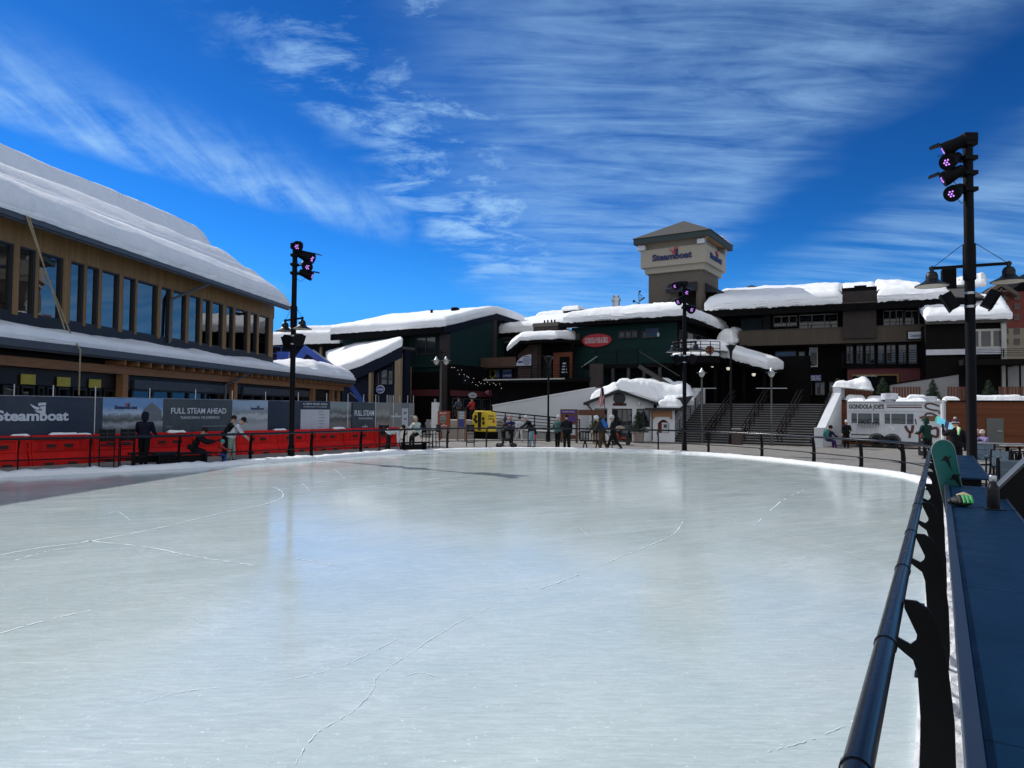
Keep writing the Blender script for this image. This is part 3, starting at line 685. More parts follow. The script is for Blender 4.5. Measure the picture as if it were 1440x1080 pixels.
def make_barrier():
    t = thing('traffic_barrier', 'red plastic barrier', 'barrier')
    Lb = 1.97; b = MB()
    prof = [(0, .0), (0, .24), (.04, .30), (.115, .42), (.135, .98), (.17, 1.04), (.33, 1.04), (.365, .98), (.385, .42), (.46, .3), (.5, .24), (.5, 0)]
    b.prism(prof, .10, Lb-.10, plane='yz')
    inn = [(y+(.03 if y < .25 else -.03), z*.985) for y, z in prof]
    b.prism(inn, .0, .097, plane='yz'); b.prism(inn, Lb-.097, Lb, plane='yz')
    b.build('barrier_body', REDP, t, bevel=.012)
    rib = MB()
    for z in (.48, .86): rib.box(.16, Lb-.16, .10, .15, z, z+.045)
    rib.box(.30, .36, .095, .15, .5, .84); rib.box(Lb-.36, Lb-.3, .095, .15, .5, .84)
    rib.build('moulded_rib', REDP, t, bevel=.008)
    for x in (.55, 1.12):
        s_ = MB(); s_.box(x, x+.28, .098, .16, .60, .72); so = s_.build('fork_slot', SLOT, t)
        f = MB(); f.box(x-.03, x+.31, .092, .13, .72, .745); f.box(x-.03, x+.31, .092, .13, .575, .6); f.build('slot_rim', REDP, so)
    for x in (.45, 1.2):
        s_ = MB(); s_.box(x, x+.3, -.006, .05, .0, .09); s_.build('foot_notch', SLOT, t)
    for z in (.2, .5, .8):
        h = MB(); h.lathe([(.055, 0), (.055, .09)], (Lb, .2, z), 10); h.build('hinge_knuckle', REDP, t, smooth=40)
    return t
bar0 = make_barrier(); sx = BR.hx(43.5)-2.0*3
rnd = random.Random(3)
DESC = ['red plastic barrier below the {}']
under = ['navy banner end outside the frame', 'left part of the big white lettered navy banner', 'middle of the big white lettered navy banner', 'plain right end of the navy banner', 'left half of the blue sky picture banner', 'right half of the blue sky picture banner', 'left part of the FULL STEAM AHEAD banner', 'right part of the FULL STEAM AHEAD banner',
         'snowy picture banner with skiers', 'plain dark banner beside the lamp pole', 'white list banner', 'grey photo banner of a valley', 'short dark banner with white capitals', 'last grey banners at the fence end']
for k in range(12):
    o = bar0 if k == 0 else copy_tree(bar0)
    o.location = BR.P(sx+2.0*k, rnd.uniform(-.06, .06), 0); o.rotation_euler = (0, 0, BR.a+rnd.uniform(-.03, .03))
    o['label'] = DESC[0].format(under[k]); o['group'] = 'red plastic barriers along the fence'
# snow left on top of some barriers
for k, (px, w, lab) in enumerate(((30, .5, 'small patch of snow on the barrier under the white lettering'), (92, .9, 'long thin patch of snow on the barrier at the right of the white lettering'), (120, .4, 'little snow crumb on the barrier under the plain navy banner end'), (250, .7, 'patch of snow on the barrier under the FULL STEAM AHEAD banner'), (395, .6, 'patch of snow on the barrier just left of the lamp pole'), (478, .7, 'patch of snow on the barrier under the grey valley photo'))):
    x = BR.hx(px, .2); s_ = MB(); s_.snow([(x-w/2, .17, 1.02), (x+w/2, .17, 1.02)], [(x-w/2, .34, 1.02), (x+w/2, .34, 1.02)], .09, nu=14, nv=4, rnd=.08, amp=.03, seed=k, over=.02)
    o = s_.build('snow_patch', SNOW, fr=BR, smooth=60); tag(o, lab, 'snow', 'snow patches on the barriers')

# ------------------------------------------------------------------ fence with banners behind the barriers
YF = .75
fe = thing('chain_link_fence', 'temporary fence of thin steel posts carrying printed banners behind the red barriers', 'fence', BR)
ZT = 2.38
for px in (-60, 20, 75, 134.5, 211, 275.5, 327, 374, 420, 460, 490, 512, 529, 545, 554, 563, 574, 582):
    x = BR.hx(px, YF); m = MB(); m.tube([(x, YF+.05, 0), (x, YF+.05, ZT+.42)], .024, 6); m.build('fence_post', STEEL, fe, smooth=40)
m = MB(); m.tube([(BR.hx(-80, YF), YF+.05, ZT+.02), (BR.hx(582, YF), YF+.05, ZT-.02)], .02, 6); m.build('top_wire', STEEL, fe)
BN = mat('banner_navy', (.012, .022, .045), .5, .35, bump=1.0, bscale=2.2); BD = mat('banner_slate', (.035, .05, .062), .5, .3, bump=1.0, bscale=2.2); BG = mat('banner_grey', (.17, .175, .17), .65, .15); BW = mat('banner_white', (.42, .45, .5), .6, .08)
LET = mat('lettering_pale', (.52, .57, .64), .55, .05); LNAVY = mat('lettering_navy', (.006, .010, .07), .5, .1); LRED = mat('lettering_red', (.4, .03, .03), .5, .1); LGREY = mat('lettering_grey', (.12, .14, .17), .6, .1)
SK = [(.18, (.10, .12, .14)), (.3, (.30, .33, .36)), (.42, (.06, .07, .07)), (.52, (.16, .19, .22)), (.6, (.36, .46, .58)), (.8, (.12, .25, .48))]
PIC1 = picture('print_blue_sky', SK, 1.3, 9, 2.2); PIC2 = picture('print_skiers', [(.2, (.34, .37, .4)), (.4, (.22, .25, .28)), (.5, (.40, .44, .48)), (.62, (.18, .22, .25)), (.8, (.24, .34, .46))], 2.2, 9, 7.1)
PIC3 = picture('print_valley', [(.2, (.16, .17, .17)), (.4, (.06, .07, .065)), (.5, (.26, .27, .27)), (.62, (.09, .1, .1)), (.8, (.2, .24, .25))], 1.6, 9, 4.4); PIC4 = picture('print_hillside', [(.2, (.2, .2, .19)), (.4, (.09, .09, .085)), (.55, (.25, .26, .25)), (.8, (.17, .18, .18))], 2.4, 9, 9.3)
def logo(mb, x0, z0, w, y=-.01, depth=.008, mt=0, mf=0):
    k = w/1465
    mb.text('Steamboat', x0, z0, w, 240*k, y, depth, .035, mt)
    def pg(pts, m): mb.prism([(x0+(a+80)*k, z0+(750-b)*k) for a, b in pts], y-depth, y, m)
    pg([(805, 610), (880, 610), (880, 402), (800, 412), (765, 425), (768, 478), (800, 470)], mt)
    pg([(722, 350), (760, 330), (885, 328), (885, 388), (790, 392), (736, 412)], mf)
    pg([(555, 358), (600, 420), (650, 466), (715, 497), (750, 485), (755, 440), (700, 430), (640, 402)], mf)
    pg([(645, 495), (700, 548), (770, 578), (790, 560), (775, 500), (755, 513), (700, 510)], mf)
def banner(a, b, mt, label, dec=None, ztop=None, z0=.95, lets=LET, more=None, wave=.045):
    xa, xb = BR.hx(a, YF), BR.hx(b, YF); W = xb-xa; zt = ztop or ZT
    fr = Fr(*BR.P(xa, YF, 0).to_2d(), 0, BR.d.x, BR.d.y)
    t = thing('fence_banner', label, 'banner', fr, 'banners on the fence')
    m = MB(); n = max(4, int(W/.25))
    for i in range(n):
        x0, x1 = W*i/n, W*(i+1)/n; y0 = wave*math.sin(x0*2.1+a); y1 = wave*math.sin(x1*2.1+a)
        m.hexa([(x0, y0, z0), (x1, y1, z0), (x1, y1+.006, z0), (x0, y0+.006, z0), (x0, y0, zt-.015*(i % 2)), (x1, y1, zt-.015*((i+1) % 2)), (x1, y1+.006, zt), (x0, y0+.006, zt)])
    m.build('cloth', mt, t)
    yw = lambda x: wave*math.sin(x*2.1+a)
    if dec:
        d = MB(); dec(d, W, zt); d.v = [(x, y+yw(x)+.012, z) for x, y, z in d.v]; d.build('lettering', lets, t, fixn=False)
    if more:
        n0 = set(t.children); more(t, W, zt)
        for o in set(t.children)-n0:
            for v in o.data.vertices: v.co.y += yw(v.co.x)+.004
    return t
xs = BR.hx(-5.5, YF)-BR.hx(-70, YF); wl = BR.hx(96.5, YF)-BR.hx(-5.5, YF)
zb = BR.hit(50, 592, YF)[1]
banner(-70, 144.6, BN, 'large dark navy fence banner with big white lettering and a smokestack logo', lambda d, W, zt: logo(d, xs, zb, wl, -.03))
banner(144.8, 228.5, PIC1, 'fence banner with a blue sky and a gabled building printed on it', lambda d, W, zt: logo(d, W*.19, zt-.42, W*.37, -.025, mf=1), lets=[LNAVY, LRED],
       more=lambda t, W, zt: MB().prism([(W*.66, 1.5), (W*.66, 1.95), (W*.8, 2.24), (W*.97, 1.9), (W*.97, 1.5)], -.028, -.02).build('printed_gable', LGREY, t))
def d3(d, W, zt): d.text('FULL STEAM AHEAD', W*.11, zt-.60, W*.80, .24, -.026, .006, .012); d.text('TRANSFORMING THE EXPERIENCE', W*.23, zt-.82, W*.58, .11, -.026, .006, .0)
banner(228.7, 326.8, BD, 'dark slate fence banner reading FULL STEAM AHEAD in white capitals', d3, more=lambda t, W, zt: MB().box(W*.05, W*.97, -.028, -.02, 1.22, 1.27).build('printed_line', LGREY, t))
banner(327, 376, PIC2, 'fence banner with a pale snowy print of skiers and a small navy logo', lambda d, W, zt: logo(d, W*.52, zt-.42, W*.36, -.025), lets=LNAVY)
banner(376.2, 421.8, BN, 'plain dark fence banner partly hidden by the left lamp pole')
def d6(d, W, zt): d.text('A NEW BASE AREA', W*.1, zt-.17, W*.8, .09, -.026, .006, .005); d.text('COMING SOON TO THE SQUARE', W*.12, zt-.3, W*.76, .06, -.026, .006, 0)
def m6(t, W, zt):
    MB().box(W*.03, W*.97, -.03, -.02, .97, zt-.4).build('white_list', BW, t)
    d = MB(); r = random.Random(5)
    for col in (.2, .6):
        for q in range(6):
            w = W*r.uniform(.12, .25); x = W*(col+.08)-w/2; d.box(x, x+w, -.034, -.0305, zt-.52-q*.15, zt-.49-q*.15)
    d.build('list_lines', LGREY, t)
banner(422, 463.4, BN, 'dark fence banner mostly filled by a white sheet with two columns of small print', d6, more=m6)
banner(463.6, 494.8, PIC3, 'fence banner with a dark grey photograph of a village valley')
def d8(d, W, zt): d.text('FULL STEAM', W*.08, zt-.72, W*.86, .3, -.026, .006, .02); d.text('TRANSFORMING', W*.24, zt-.9, W*.64, .09, -.026, .006, 0); logo(d, W*.42, zt-1.32, W*.26, -.026)
banner(495, 528.6, BD, 'narrow dark fence banner with white capitals above a tiny logo, near the fence end', d8)
banner(528.8, 547.8, PIC4, 'translucent fence banner with a faded grey hillside print')
banner(548, 564.8, BG, 'mid grey fence banner with one white logo', lambda d, W, zt: logo(d, W*.12, zt-.8, W*.8, -.026))
banner(565, 574.6, BW, 'white notice sheet with grey print hung between the last two grey banners', lambda d, W, zt: (d.text('RINK', W*.25, zt-.62, W*.5, .12, -.026, .006, .02), d.text('HOURS', W*.25, zt-.95, W*.5, .1, -.026, .006, .01), d.box(0, W, -.026, -.02, zt-.3, zt)), lets=LGREY)
banner(574.8, 582, BG, 'last narrow grey banner at the right end of the fence', lambda d, W, zt: logo(d, W*.15, zt-.75, W*.7, -.026))
# ------------------------------------------------------------------ bar counters along the rink on the right
def ctop_mat():
    m, nt, b = newmat('counter_top_navy'); b.inputs['Roughness'].default_value = .42; b.inputs['Specular IOR Level'].default_value = .1
    v = coords(nt); n1 = N(nt, 'ShaderNodeTexNoise', Scale=1.3, Detail=7.0, Roughness=.65); L(nt, v, n1.inputs['Vector'])
    L(nt, ramp(nt, n1.outputs['Fac'], [(.3, (.0012, .0125, .033)), (.7, (.0025, .0175, .045))]), b.inputs['Base Color'])
    vo = N(nt, 'ShaderNodeTexVoronoi', Scale=160.0); L(nt, v, vo.inputs['Vector'])
    bp = N(nt, 'ShaderNodeBump', Strength=.35, Distance=.003); L(nt, vo.outputs['Distance'], bp.inputs['Height']); L(nt, bp.outputs[0], b.inputs['Normal'])
    n2 = N(nt, 'ShaderNodeTexNoise', Scale=4.0, Detail=6.0); L(nt, v, n2.inputs['Vector']); L(nt, ramp(nt, n2.outputs['Fac'], [(.3, (.36, .36, .36)), (.7, (.55, .55, .55))]), b.inputs['Roughness'])
    return m
CTOP = ctop_mat(); CLIP = mat('counter_lip', (.016, .023, .04), .35, .12, spec=.25)
CT = Fr(1.264, 2.0, 0, .6, 1)
def counter(xa, xb, label):
    fr = Fr(*CT.P(xa, 0, 0).to_2d(), 0, .6, 1); Ln = xb-xa
    t = thing('bar_counter', label, 'counter', fr, 'bar counters beside the rink rail')
    n = max(1, round(Ln/2.3)); w = Ln/n
    m = MB()
    for k in range(n): m.box(k*w+.002, (k+1)*w-.002, -.60, -.052, 1.075, 1.10)
    m.build('counter_top', CTOP, t, bevel=.003)
    m = MB(); m.box(0, Ln, -.05, 0, 1.02, 1.125); m.build('front_lip', CLIP, t, bevel=.006)
    m = MB(); m.box(0, Ln, -.625, -.602, 1.03, 1.104); m.build('rear_lip', CLIP, t, bevel=.004)
    for k in range(n):
        g = MB(); g.box(k*w+.35, k*w+.43, -.5, -.1, 0, 1.07); g.build('counter_leg', BLACK, t)
    g = MB(); g.box(.2, Ln-.2, -.33, -.27, .2, .28); g.build('foot_bar', BLACK, t)
counter(-4.2, 9.25, 'long navy metal bar counter in the right foreground beside the rail')
counter(10.7, 17.6, 'second navy bar counter further along the rail, behind the leaning snowboard')
# bottle on its flat base
o_ = ground(1397, 716, 1.10); fr = Fr(o_.x, o_.y, 1.10, .6, 1)
t = thing('flask', 'black insulated flask with a silver cap standing on a flat tray on the foreground counter', 'bottle', fr)
BOT = mat('flask_black', (.006, .006, .008), .35, .1, spec=.2)
m = MB(); m.lathe([(.056, .012), (.058, .02), (.058, .20), (.05, .235), (.033, .262), (.03, .29)], n=20); m.build('flask_body', BOT, t, smooth=40)
m = MB(); m.lathe([(.034, .288), (.036, .292), (.036, .345), (.033, .35)], n=20); m.build('cap', STEEL, t, smooth=40)
m = MB(); m.box(-.11, .11, -.10, .08, .002, .012); m.build('tray', BOT, t, bevel=.004)
# ski glove
GLB = mat('glove_black', (.015, .016, .016), .7, .2); GLG = mat('glove_green', (.05, .30, .10), .6, .15); GLT = mat('glove_tan', (.42, .35, .2), .7, .15)
o_ = ground(1352, 712, 1.10); fr = Fr(o_.x, o_.y, 1.10, .9, -.4)
t = thing('ski_glove', 'black ski glove with a green fingered back and tan cuff lying on the counter', 'glove', fr)
m = MB(); m.ball((0, .0, .055), (.115, .10, .055), nu=16, nv=10); m.build('palm', GLB, t, smooth=True)
for k, (x, l) in enumerate(((-.03, .07), (.005, .085), (.04, .085), (.075, .07))):
    m = MB(); m.tube([(x, .02, .10), (x+.004, -.03, .108), (x+.008, -.07, .085), (x+.01, -.075-l*.3, .045)], [.018, .021, .02, .015], 8); m.build('glove_finger', GLG if k > 0 else GLB, t, smooth=50)
m = MB(); m.tube([(-.07, .02, .07), (-.11, -.02, .06), (-.12, -.06, .04)], [.024, .022, .016], 8); m.build('glove_thumb', GLB, t, smooth=50)
m = MB(); m.tube([(-.03, .05, .095), (.03, .06, .115), (.09, .04, .09)], [.03, .035, .03], 8); m.build('cuff', GLT, t, smooth=50)
# snowboard leaning on the rail
def rot2(p, a): return (p[0]*math.cos(a)-p[1]*math.sin(a), p[0]*math.sin(a)+p[1]*math.cos(a))
top_p = at(1323, 618, 9.6); bot_p = at(1362, 800, 10.1)
fr = Fr(bot_p.x, bot_p.y, bot_p.z, 1, 0)
t = thing('snowboard', 'teal snowboard with dark bird shapes leaning on the rail beside the glove', 'snowboard', fr)
BTEAL = mat('board_teal', (.018, .115, .105), .35, .15, 1.2); BDK = mat('board_lower_grey', (.05, .055, .055), .4, .3, 3); BEDGE = mat('board_edge', (.32, .36, .34), .4, .1); BPR = mat('board_print', (.006, .008, .008), .45, .1)
axis = (top_p-bot_p); Lb = axis.length; axis.normalize()
side = Vector((.93, -.36, 0)); side = (side - axis*side.dot(axis)).normalized(); nrm = side.cross(axis).normalized()
if nrm.y > 0: nrm = -nrm
mtx = Matrix((side, axis, nrm)).transposed()
def brd(w, l0, l1, z0, z1, nose=True):
    pts = []; wd = lambda y: w*(1-.12*math.cos((y/Lb-.5)*math.pi*.9))
    n = 14
    R1 = .17
    outl = []
    for i in range(n+1):
        a = math.pi*i/n; outl.append((wd(Lb-R1)*math.cos(a), Lb-R1+R1*math.sin(a)))
    for i in range(1, 10): y = Lb-R1 - (Lb-2*R1)*i/10; outl.append((-wd(y), y))
    for i in range(n+1):
        a = math.pi+math.pi*i/n; outl.append((wd(R1)*math.cos(a), R1+R1*math.sin(a)))
    for i in range(1, 10): y = R1 + (Lb-2*R1)*i/10; outl.append((wd(y), y))
    return outl
def put(mb, poly, z0, z1, m=0):
    n = len(poly); vs = [mtx @ Vector((a, b, z0)) for a, b in poly] + [mtx @ Vector((a, b, z1)) for a, b in poly]
    mb._add(vs, [tuple(range(n)), tuple(range(n, 2*n))] + [(i, (i+1) % n, n+(i+1) % n, n+i) for i in range(n)], m)
m = MB(); put(m, brd(.150, 0, 0, 0, 0), -.006, .004); m.build('board_edge', BEDGE, t)
def clip(poly, lo, hi):
    out = []
    for i in range(len(poly)):
        a, b = poly[i], poly[(i+1) % len(poly)]
        if lo <= a[1] <= hi: out.append(a)
        for lim in (lo, hi):
            if (a[1]-lim)*(b[1]-lim) < 0: k = (lim-a[1])/(b[1]-a[1]); out.append((a[0]+(b[0]-a[0])*k, lim))
    return out
full = [(a*.955, Lb/2+(b-Lb/2)*.99) for a, b in brd(.150, 0, 0, 0, 0)]
m = MB(); put(m, clip(full, Lb*.62, 9), .0045, .007); m.build('board_deck', BTEAL, t)
m = MB(); put(m, clip(full, -1, Lb*.62), .0045, .007); m.build('board_tail', BDK, t)
m = MB()
for cx, cy, s, a in ((.02, Lb-.33, .16, .15), (.08, Lb-.62, .17, .25), (-.02, Lb-.82, .17, .2), (.07, Lb-1.0, .15, .2)):
    bird = [(0, .55), (.12, .5), (.16, .35), (.5, .42), (.2, .18), (.16, -.1), (.08, -.5), (.1, -.95), (-.02, -.6), (-.08, -.1), (-.2, .15), (-.5, .2), (-.2, .34), (-.12, .5)]
    put(m, [(cx+rot2((u*s, v*s), a)[0], cy+rot2((u*s, v*s), a)[1]) for u, v in bird], .0075, .0085)
m.build('bird_print', BPR, t)
# tilted dark panel on the right edge
fr = Fr(*at(1422, 700, 8.3).to_2d(), 0, .9, -.43)
t = thing('tilted_panel', 'slanted dark panel on a black cabinet at the right edge behind the flask', 'panel', fr)
PANT = mat('panel_top', (.075, .09, .105), .45, .1)
xa, za = fr.hit(1403, 684); xb, zb_ = fr.hit(1446, 643)
m = MB(); m.hexa([(xa, -.02, za-.06), (xb, -.02, zb_-.06), (xb, .2, zb_-.06), (xa, .2, za-.06), (xa, -.05, za), (xb, -.05, zb_), (xb, .22, zb_), (xa, .22, za)]); m.build('panel_top', PANT, t, bevel=.01)
m = MB(); m.prism([(xa+.01, 0), (xb+.5, 0), (xb+.5, zb_-.061), (xb, zb_-.061), (xa+.01, za-.061)], .0, .18); m.build('cabinet', BLACK, t)
# tall bar chairs
SLATB = mat('chair_slat_blue', (.055, .085, .115), .4, .15)
def make_chair():
    t = thing('bar_chair', 'c', 'chair')
    s_ = MB()
    for k in range(4): s_.box(-.22, .22, -.22+k*.112, -.22+k*.112+.1, .74, .765)
    s_.build('seat', SLATB, t)
    b = MB()
    for k in range(3):
        for q in range(2): b.hexa([(-.2+q*.205, .22+k*.012, .86+k*.14), (-.005+q*.205, .22+k*.012, .86+k*.14), (-.005+q*.205, .245+k*.012, .86+k*.14), (-.2+q*.205, .245+k*.012, .86+k*.14), (-.2+q*.205, .232+k*.012, .99+k*.14), (-.005+q*.205, .232+k*.012, .99+k*.14), (-.005+q*.205, .257+k*.012, .99+k*.14), (-.2+q*.205, .257+k*.012, .99+k*.14)])
    b.build('backrest', SLATB, t)
    for x in (-.22, .22):
        m = MB(); m.bar((x, -.21, 0), (x, -.21, .74), .035, .035); m.build('leg', BLACK, t)
        m = MB(); m.bar((x, .24, 0), (x, .21, .74), .035, .035); m.bar((x, .215, .74), (x, .27, 1.3), .035, .035); m.build('leg', BLACK, t)
        m = MB(); m.bar((x, -.25, .95), (x, .24, .97), .045, .025); m.bar((x, -.2, .74), (x, -.2, .95), .03, .03); m.build('armrest', BLACK, t)
    m = MB(); m.bar((-.22, -.21, .25), (.22, -.21, .25), .03, .03); m.bar((-.22, .22, .25), (.22, .22, .25), .03, .03); m.build('foot_rail', BLACK, t)
    return t
bc = make_chair(); rnd = random.Random(5)
for k, (px, D, a, lab) in enumerate(((1405, 12.6, -1.2, 'tall slatted chair drawn up to the second counter, nearest the flask'), (1428, 12.0, -.5, 'tall slatted chair at the right edge just above the tilted panel'),
        (1393, 15.6, -1.3, 'tall slatted chair further along the second counter, left of the near ones'), (1378, 18.6, -1.0, 'tall slatted chair at the far end of the second counter by the big lamp pole'))):
    o = bc if k == 0 else copy_tree(bc); p = gx(px, D); o.location = p; o.rotation_euler = (0, 0, a); o['label'] = lab; o['group'] = 'tall slatted chairs by the second counter'

# ------------------------------------------------------------------ floodlight poles
LENS = mat('lens_violet', (.05, .01, .12), .2, .1, emit=(.25, .04, .7), es=.35); LED = mat('led_violet', (.7, .4, .9), .3, .05, emit=(.6, .22, 1.0), es=1.0)
WARM = mat('lamp_inside', (.72, .66, .56), .5, .05); SHADE = mat('lamp_shade_black', (.008, .009, .01), .38, .2, spec=.25)
SBOX = mat('flood_box', (.0035, .0035, .005), .5, .2, spec=.08)
def par(t, c, aim, s=1.0):
    """a PAR can: body with barn-door flap, lens and leds"""
    d = Vector(aim).normalized(); mt = d.to_track_quat('Z', 'Y').to_matrix(); c = Vector(c)
    m = MB(); m.lathe([(.06*s, -.26*s), (.11*s, -.24*s), (.13*s, -.08*s), (.17*s, .12*s), (.17*s, .2*s), (.15*s, .2*s)], c, 16, 0, mt); f = m.build('floodlight', SBOX, t, smooth=40)
    m = MB(); m.lathe([(.15*s, .17*s), (.0*s+.01, .185*s)], c, 16, 0, mt); m.build('lens', LENS, f)
    rnd = random.Random(int(c.z*100))
    m = MB()
    for k in range(6):
        a = k*1.05; r = .055*s if k else 0
        q = mt @ Vector((r*math.cos(a), r*math.sin(a), .197*s)); m.ball(c+q, .019*s, nu=8, nv=6)
    m.build('led', LED, f, smooth=True)
    m = MB(); e1 = mt @ Vector((1, 0, 0)); up = Vector((0, 0, 1)); upv = (up-d*up.dot(d)).normalized(); sd_ = d.cross(upv)
    a0 = c+d*.2*s+upv*.16*s; m.quad(a0-sd_*.15*s, a0+sd_*.15*s, a0+sd_*.11*s+d*.2*s+upv*.03*s, a0-sd_*.11*s+d*.2*s+upv*.03*s)
    m.quad(a0-sd_*.15*s+upv*.012, a0+sd_*.15*s+upv*.012, a0+sd_*.11*s+d*.2*s+upv*.042*s, a0-sd_*.11*s+d*.2*s+upv*.042*s)
    m.build('visor', SHADE, f)
def light_pole(px, base_y, top_y, D, label, arm_dir, half, arm_z, cans, boxes_z, r=.135, lamp=1.0, boxdir=None):
    p = gx(px, D); fr = Fr(p.x, p.y, 0, 1, 0)
    t = thing('light_pole', label, 'lamp post', fr, 'black floodlight poles round the rink')
    zt = at(px, top_y, D).z
    m = MB(); m.lathe([(r+.03, 0), (r+.03, .5), (r, .55), (r, arm_z-.4), (r*.95, zt)], n=16); m.build('pole', SBOX, t, smooth=40)
    m = MB(); m.lathe([(.26, 0), (.26, .03), (.18, .06)], n=16); m.build('base_plate', SBOX, t, smooth=40)
    ad = Vector((arm_dir[0], arm_dir[1], 0)).normalized()
    m = MB(); m.bar(-ad*(half+.06)+Vector((0, 0, arm_z)), ad*(half+.06)+Vector((0, 0, arm_z)), .06, .07); m.lathe([(r+.03, arm_z-.35), (r+.03, arm_z+.55)], n=16); m.build('cross_arm', SBOX, t, smooth=30)
    for s in (-1, 1):
        e = ad*half*s
        w = MB(); w.tube([e+Vector((0, 0, arm_z)), ad*(r+.03)*s+Vector((0, 0, arm_z+.55))], .008, 5); w.build('stay_wire', SBOX, t)
        k = lamp; b = MB(); b.lathe([(.035*k, .06*k), (.05*k, .0), (.05*k, -.08*k), (.11*k, -.11*k), (.15*k, -.19*k), (.15*k, -.30*k), (.22*k, -.37*k), (.42*k, -.47*k), (.42*k, -.485*k), (.40*k, -.485*k), (.2*k, -.39*k)], e+Vector((0, 0, arm_z)), 20); bo = b.build('lamp_shade', SHADE, t, smooth=40)
        b = MB(); b.lathe([(.395*k, -.48*k), (.2*k, -.415*k), (.02, -.40*k)], e+Vector((0, 0, arm_z)), 20); b.build('lamp_reflector', WARM, bo, smooth=40)
        if boxes_z:
            bd = Vector(boxdir) if boxdir else ad
            bx = MB(); c = bd*s*.42+Vector((0, 0, boxes_z)); ax = (bd*s+Vector((0, 0, -.55))).normalized(); sd_ = ax.cross(Vector((0, 0, 1))).normalized(); mt = Matrix((sd_, ax, sd_.cross(ax))).transposed()
            bx.obox(c, (.17, .11, .22), mt); bx.obox(c+ax*.13, (.2, .02, .25), mt); bx.bar(c, Vector((0, 0, boxes_z)), .05, .05); bx.build('flood_box', SBOX, t, bevel=.015)
    if boxes_z:
        m = MB(); m.lathe([(r+.012, boxes_z-.2), (r+.012, boxes_z-.14)], n=16); m.lathe([(r+.012, boxes_z+.14), (r+.012, boxes_z+.2)], n=16); m.build('steel_band', STEEL, t, smooth=40)
    for (cx, cy, aim, s) in cans:
        lz = at(cx, cy, D); q = fr.inv(Vector((gx(cx, D).x, D-.05, lz.z)))
        par(t, q, aim, s)
        m = MB(); m.bar(q, (0, 0, q.z+.04), .04, .05); m.box(-r-.04, r+.04, -r-.04, r+.04, q.z, q.z+.1); m.tube([q+Vector((0, 0, -.12)), q*.5+Vector((0, .03, q.z*.5-.3)), Vector((0, -r, q.z-.1))], .009, 5); m.build('clamp', SBOX, t)
    m = MB(); m.box(-r-.05, r+.05, -r-.05, r+.05, zt-.22, zt); m.build('pole_cap', SBOX, t, bevel=.02)
light_pole(1366, 0, 189, 17.8, 'tall black floodlight pole at right carrying four violet spotlights and two bell lamps', (.9, -.43), .82, at(1366, 374, 17.8).z,
    [(1343, 206, (-.8, .5, -.42), 1.15), (1341, 226, (-.9, -.55, -.5), 1.2), (1341, 247, (-.82, .4, -.45), 1.15), (1346, 270, (-.85, -.6, -.5), 1.2)], at(1366, 422, 17.8).z, .118, .95)
light_pole(410.5, 643, 343, 29.4, 'black floodlight pole standing before the red barriers on the left of the rink', (.74, -.67), .66, at(413, 449, 29.4).z,
    [(415.5, 346, (.1, -.9, -.35), 1.35), (427, 361, (.9, -.2, -.4), 1.5), (427, 374, (.5, -.8, -.4), 1.3), (428, 386, (.9, .1, -.3), 1.2)], at(413, 478, 29.4).z, .108, .95)
light_pole(962.5, 638, 396, 36.3, 'black floodlight pole standing behind the far rail before the stairs', (.74, -.67), .62, at(963, 482, 36.3).z,
    [(953, 401, (-.8, -.5, -.4), 1.2), (964, 410, (0, -.9, -.4), 1.25), (957, 422, (-.7, -.5, -.5), 1.2), (969, 434, (.3, -.9, -.4), 1.3)], at(963, 505, 36.3).z, .10, .95)
# ------------------------------------------------------------------ village buildings behind the rink
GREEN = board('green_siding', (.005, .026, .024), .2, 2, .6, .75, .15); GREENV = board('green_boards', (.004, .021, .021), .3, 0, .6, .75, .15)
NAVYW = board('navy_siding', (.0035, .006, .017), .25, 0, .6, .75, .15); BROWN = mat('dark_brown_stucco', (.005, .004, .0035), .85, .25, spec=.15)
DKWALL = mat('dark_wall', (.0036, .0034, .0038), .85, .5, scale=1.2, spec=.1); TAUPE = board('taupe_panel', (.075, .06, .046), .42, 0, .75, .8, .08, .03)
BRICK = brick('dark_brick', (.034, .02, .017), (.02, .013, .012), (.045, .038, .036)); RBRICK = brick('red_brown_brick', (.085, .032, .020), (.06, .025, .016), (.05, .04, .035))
BEAMW = mat('pale_timber', (.24, .18, .10), .7, .25, 2, stretch=(3, 3, .4)); REDB = mat('maroon_fascia', (.09, .010, .014), .7, .15); SHING = mat('roof_shingle', (.055, .052, .048), .9, .3, 6, bump=.5, bscale=12)
TRIMW = mat('window_trim_pale', (.38, .37, .34), .6, .1); TRIMD = mat('window_trim_dark', (.03, .025, .022), .6, .2)
GLD = glass('dark_glass', (.010, .014, .022), 0, 1.6); ORNG = mat('orange_door', (.15, .034, .010), .6, .2); BLUES = mat('shop_blue', (.02, .05, .22), .6, .2)
SIGNW = mat('sign_white', (.5, .52, .55), .6, .1); SIGNR = mat('sign_red', (.42, .02, .03), .55, .1); SIGNB = mat('sign_blue', (.02, .04, .2), .55, .1)
LIT = mat('lit_lamp', (.8, .75, .65), .4, .05, emit=(1, .9, .72), es=.45)
DD = (.84, -.54)
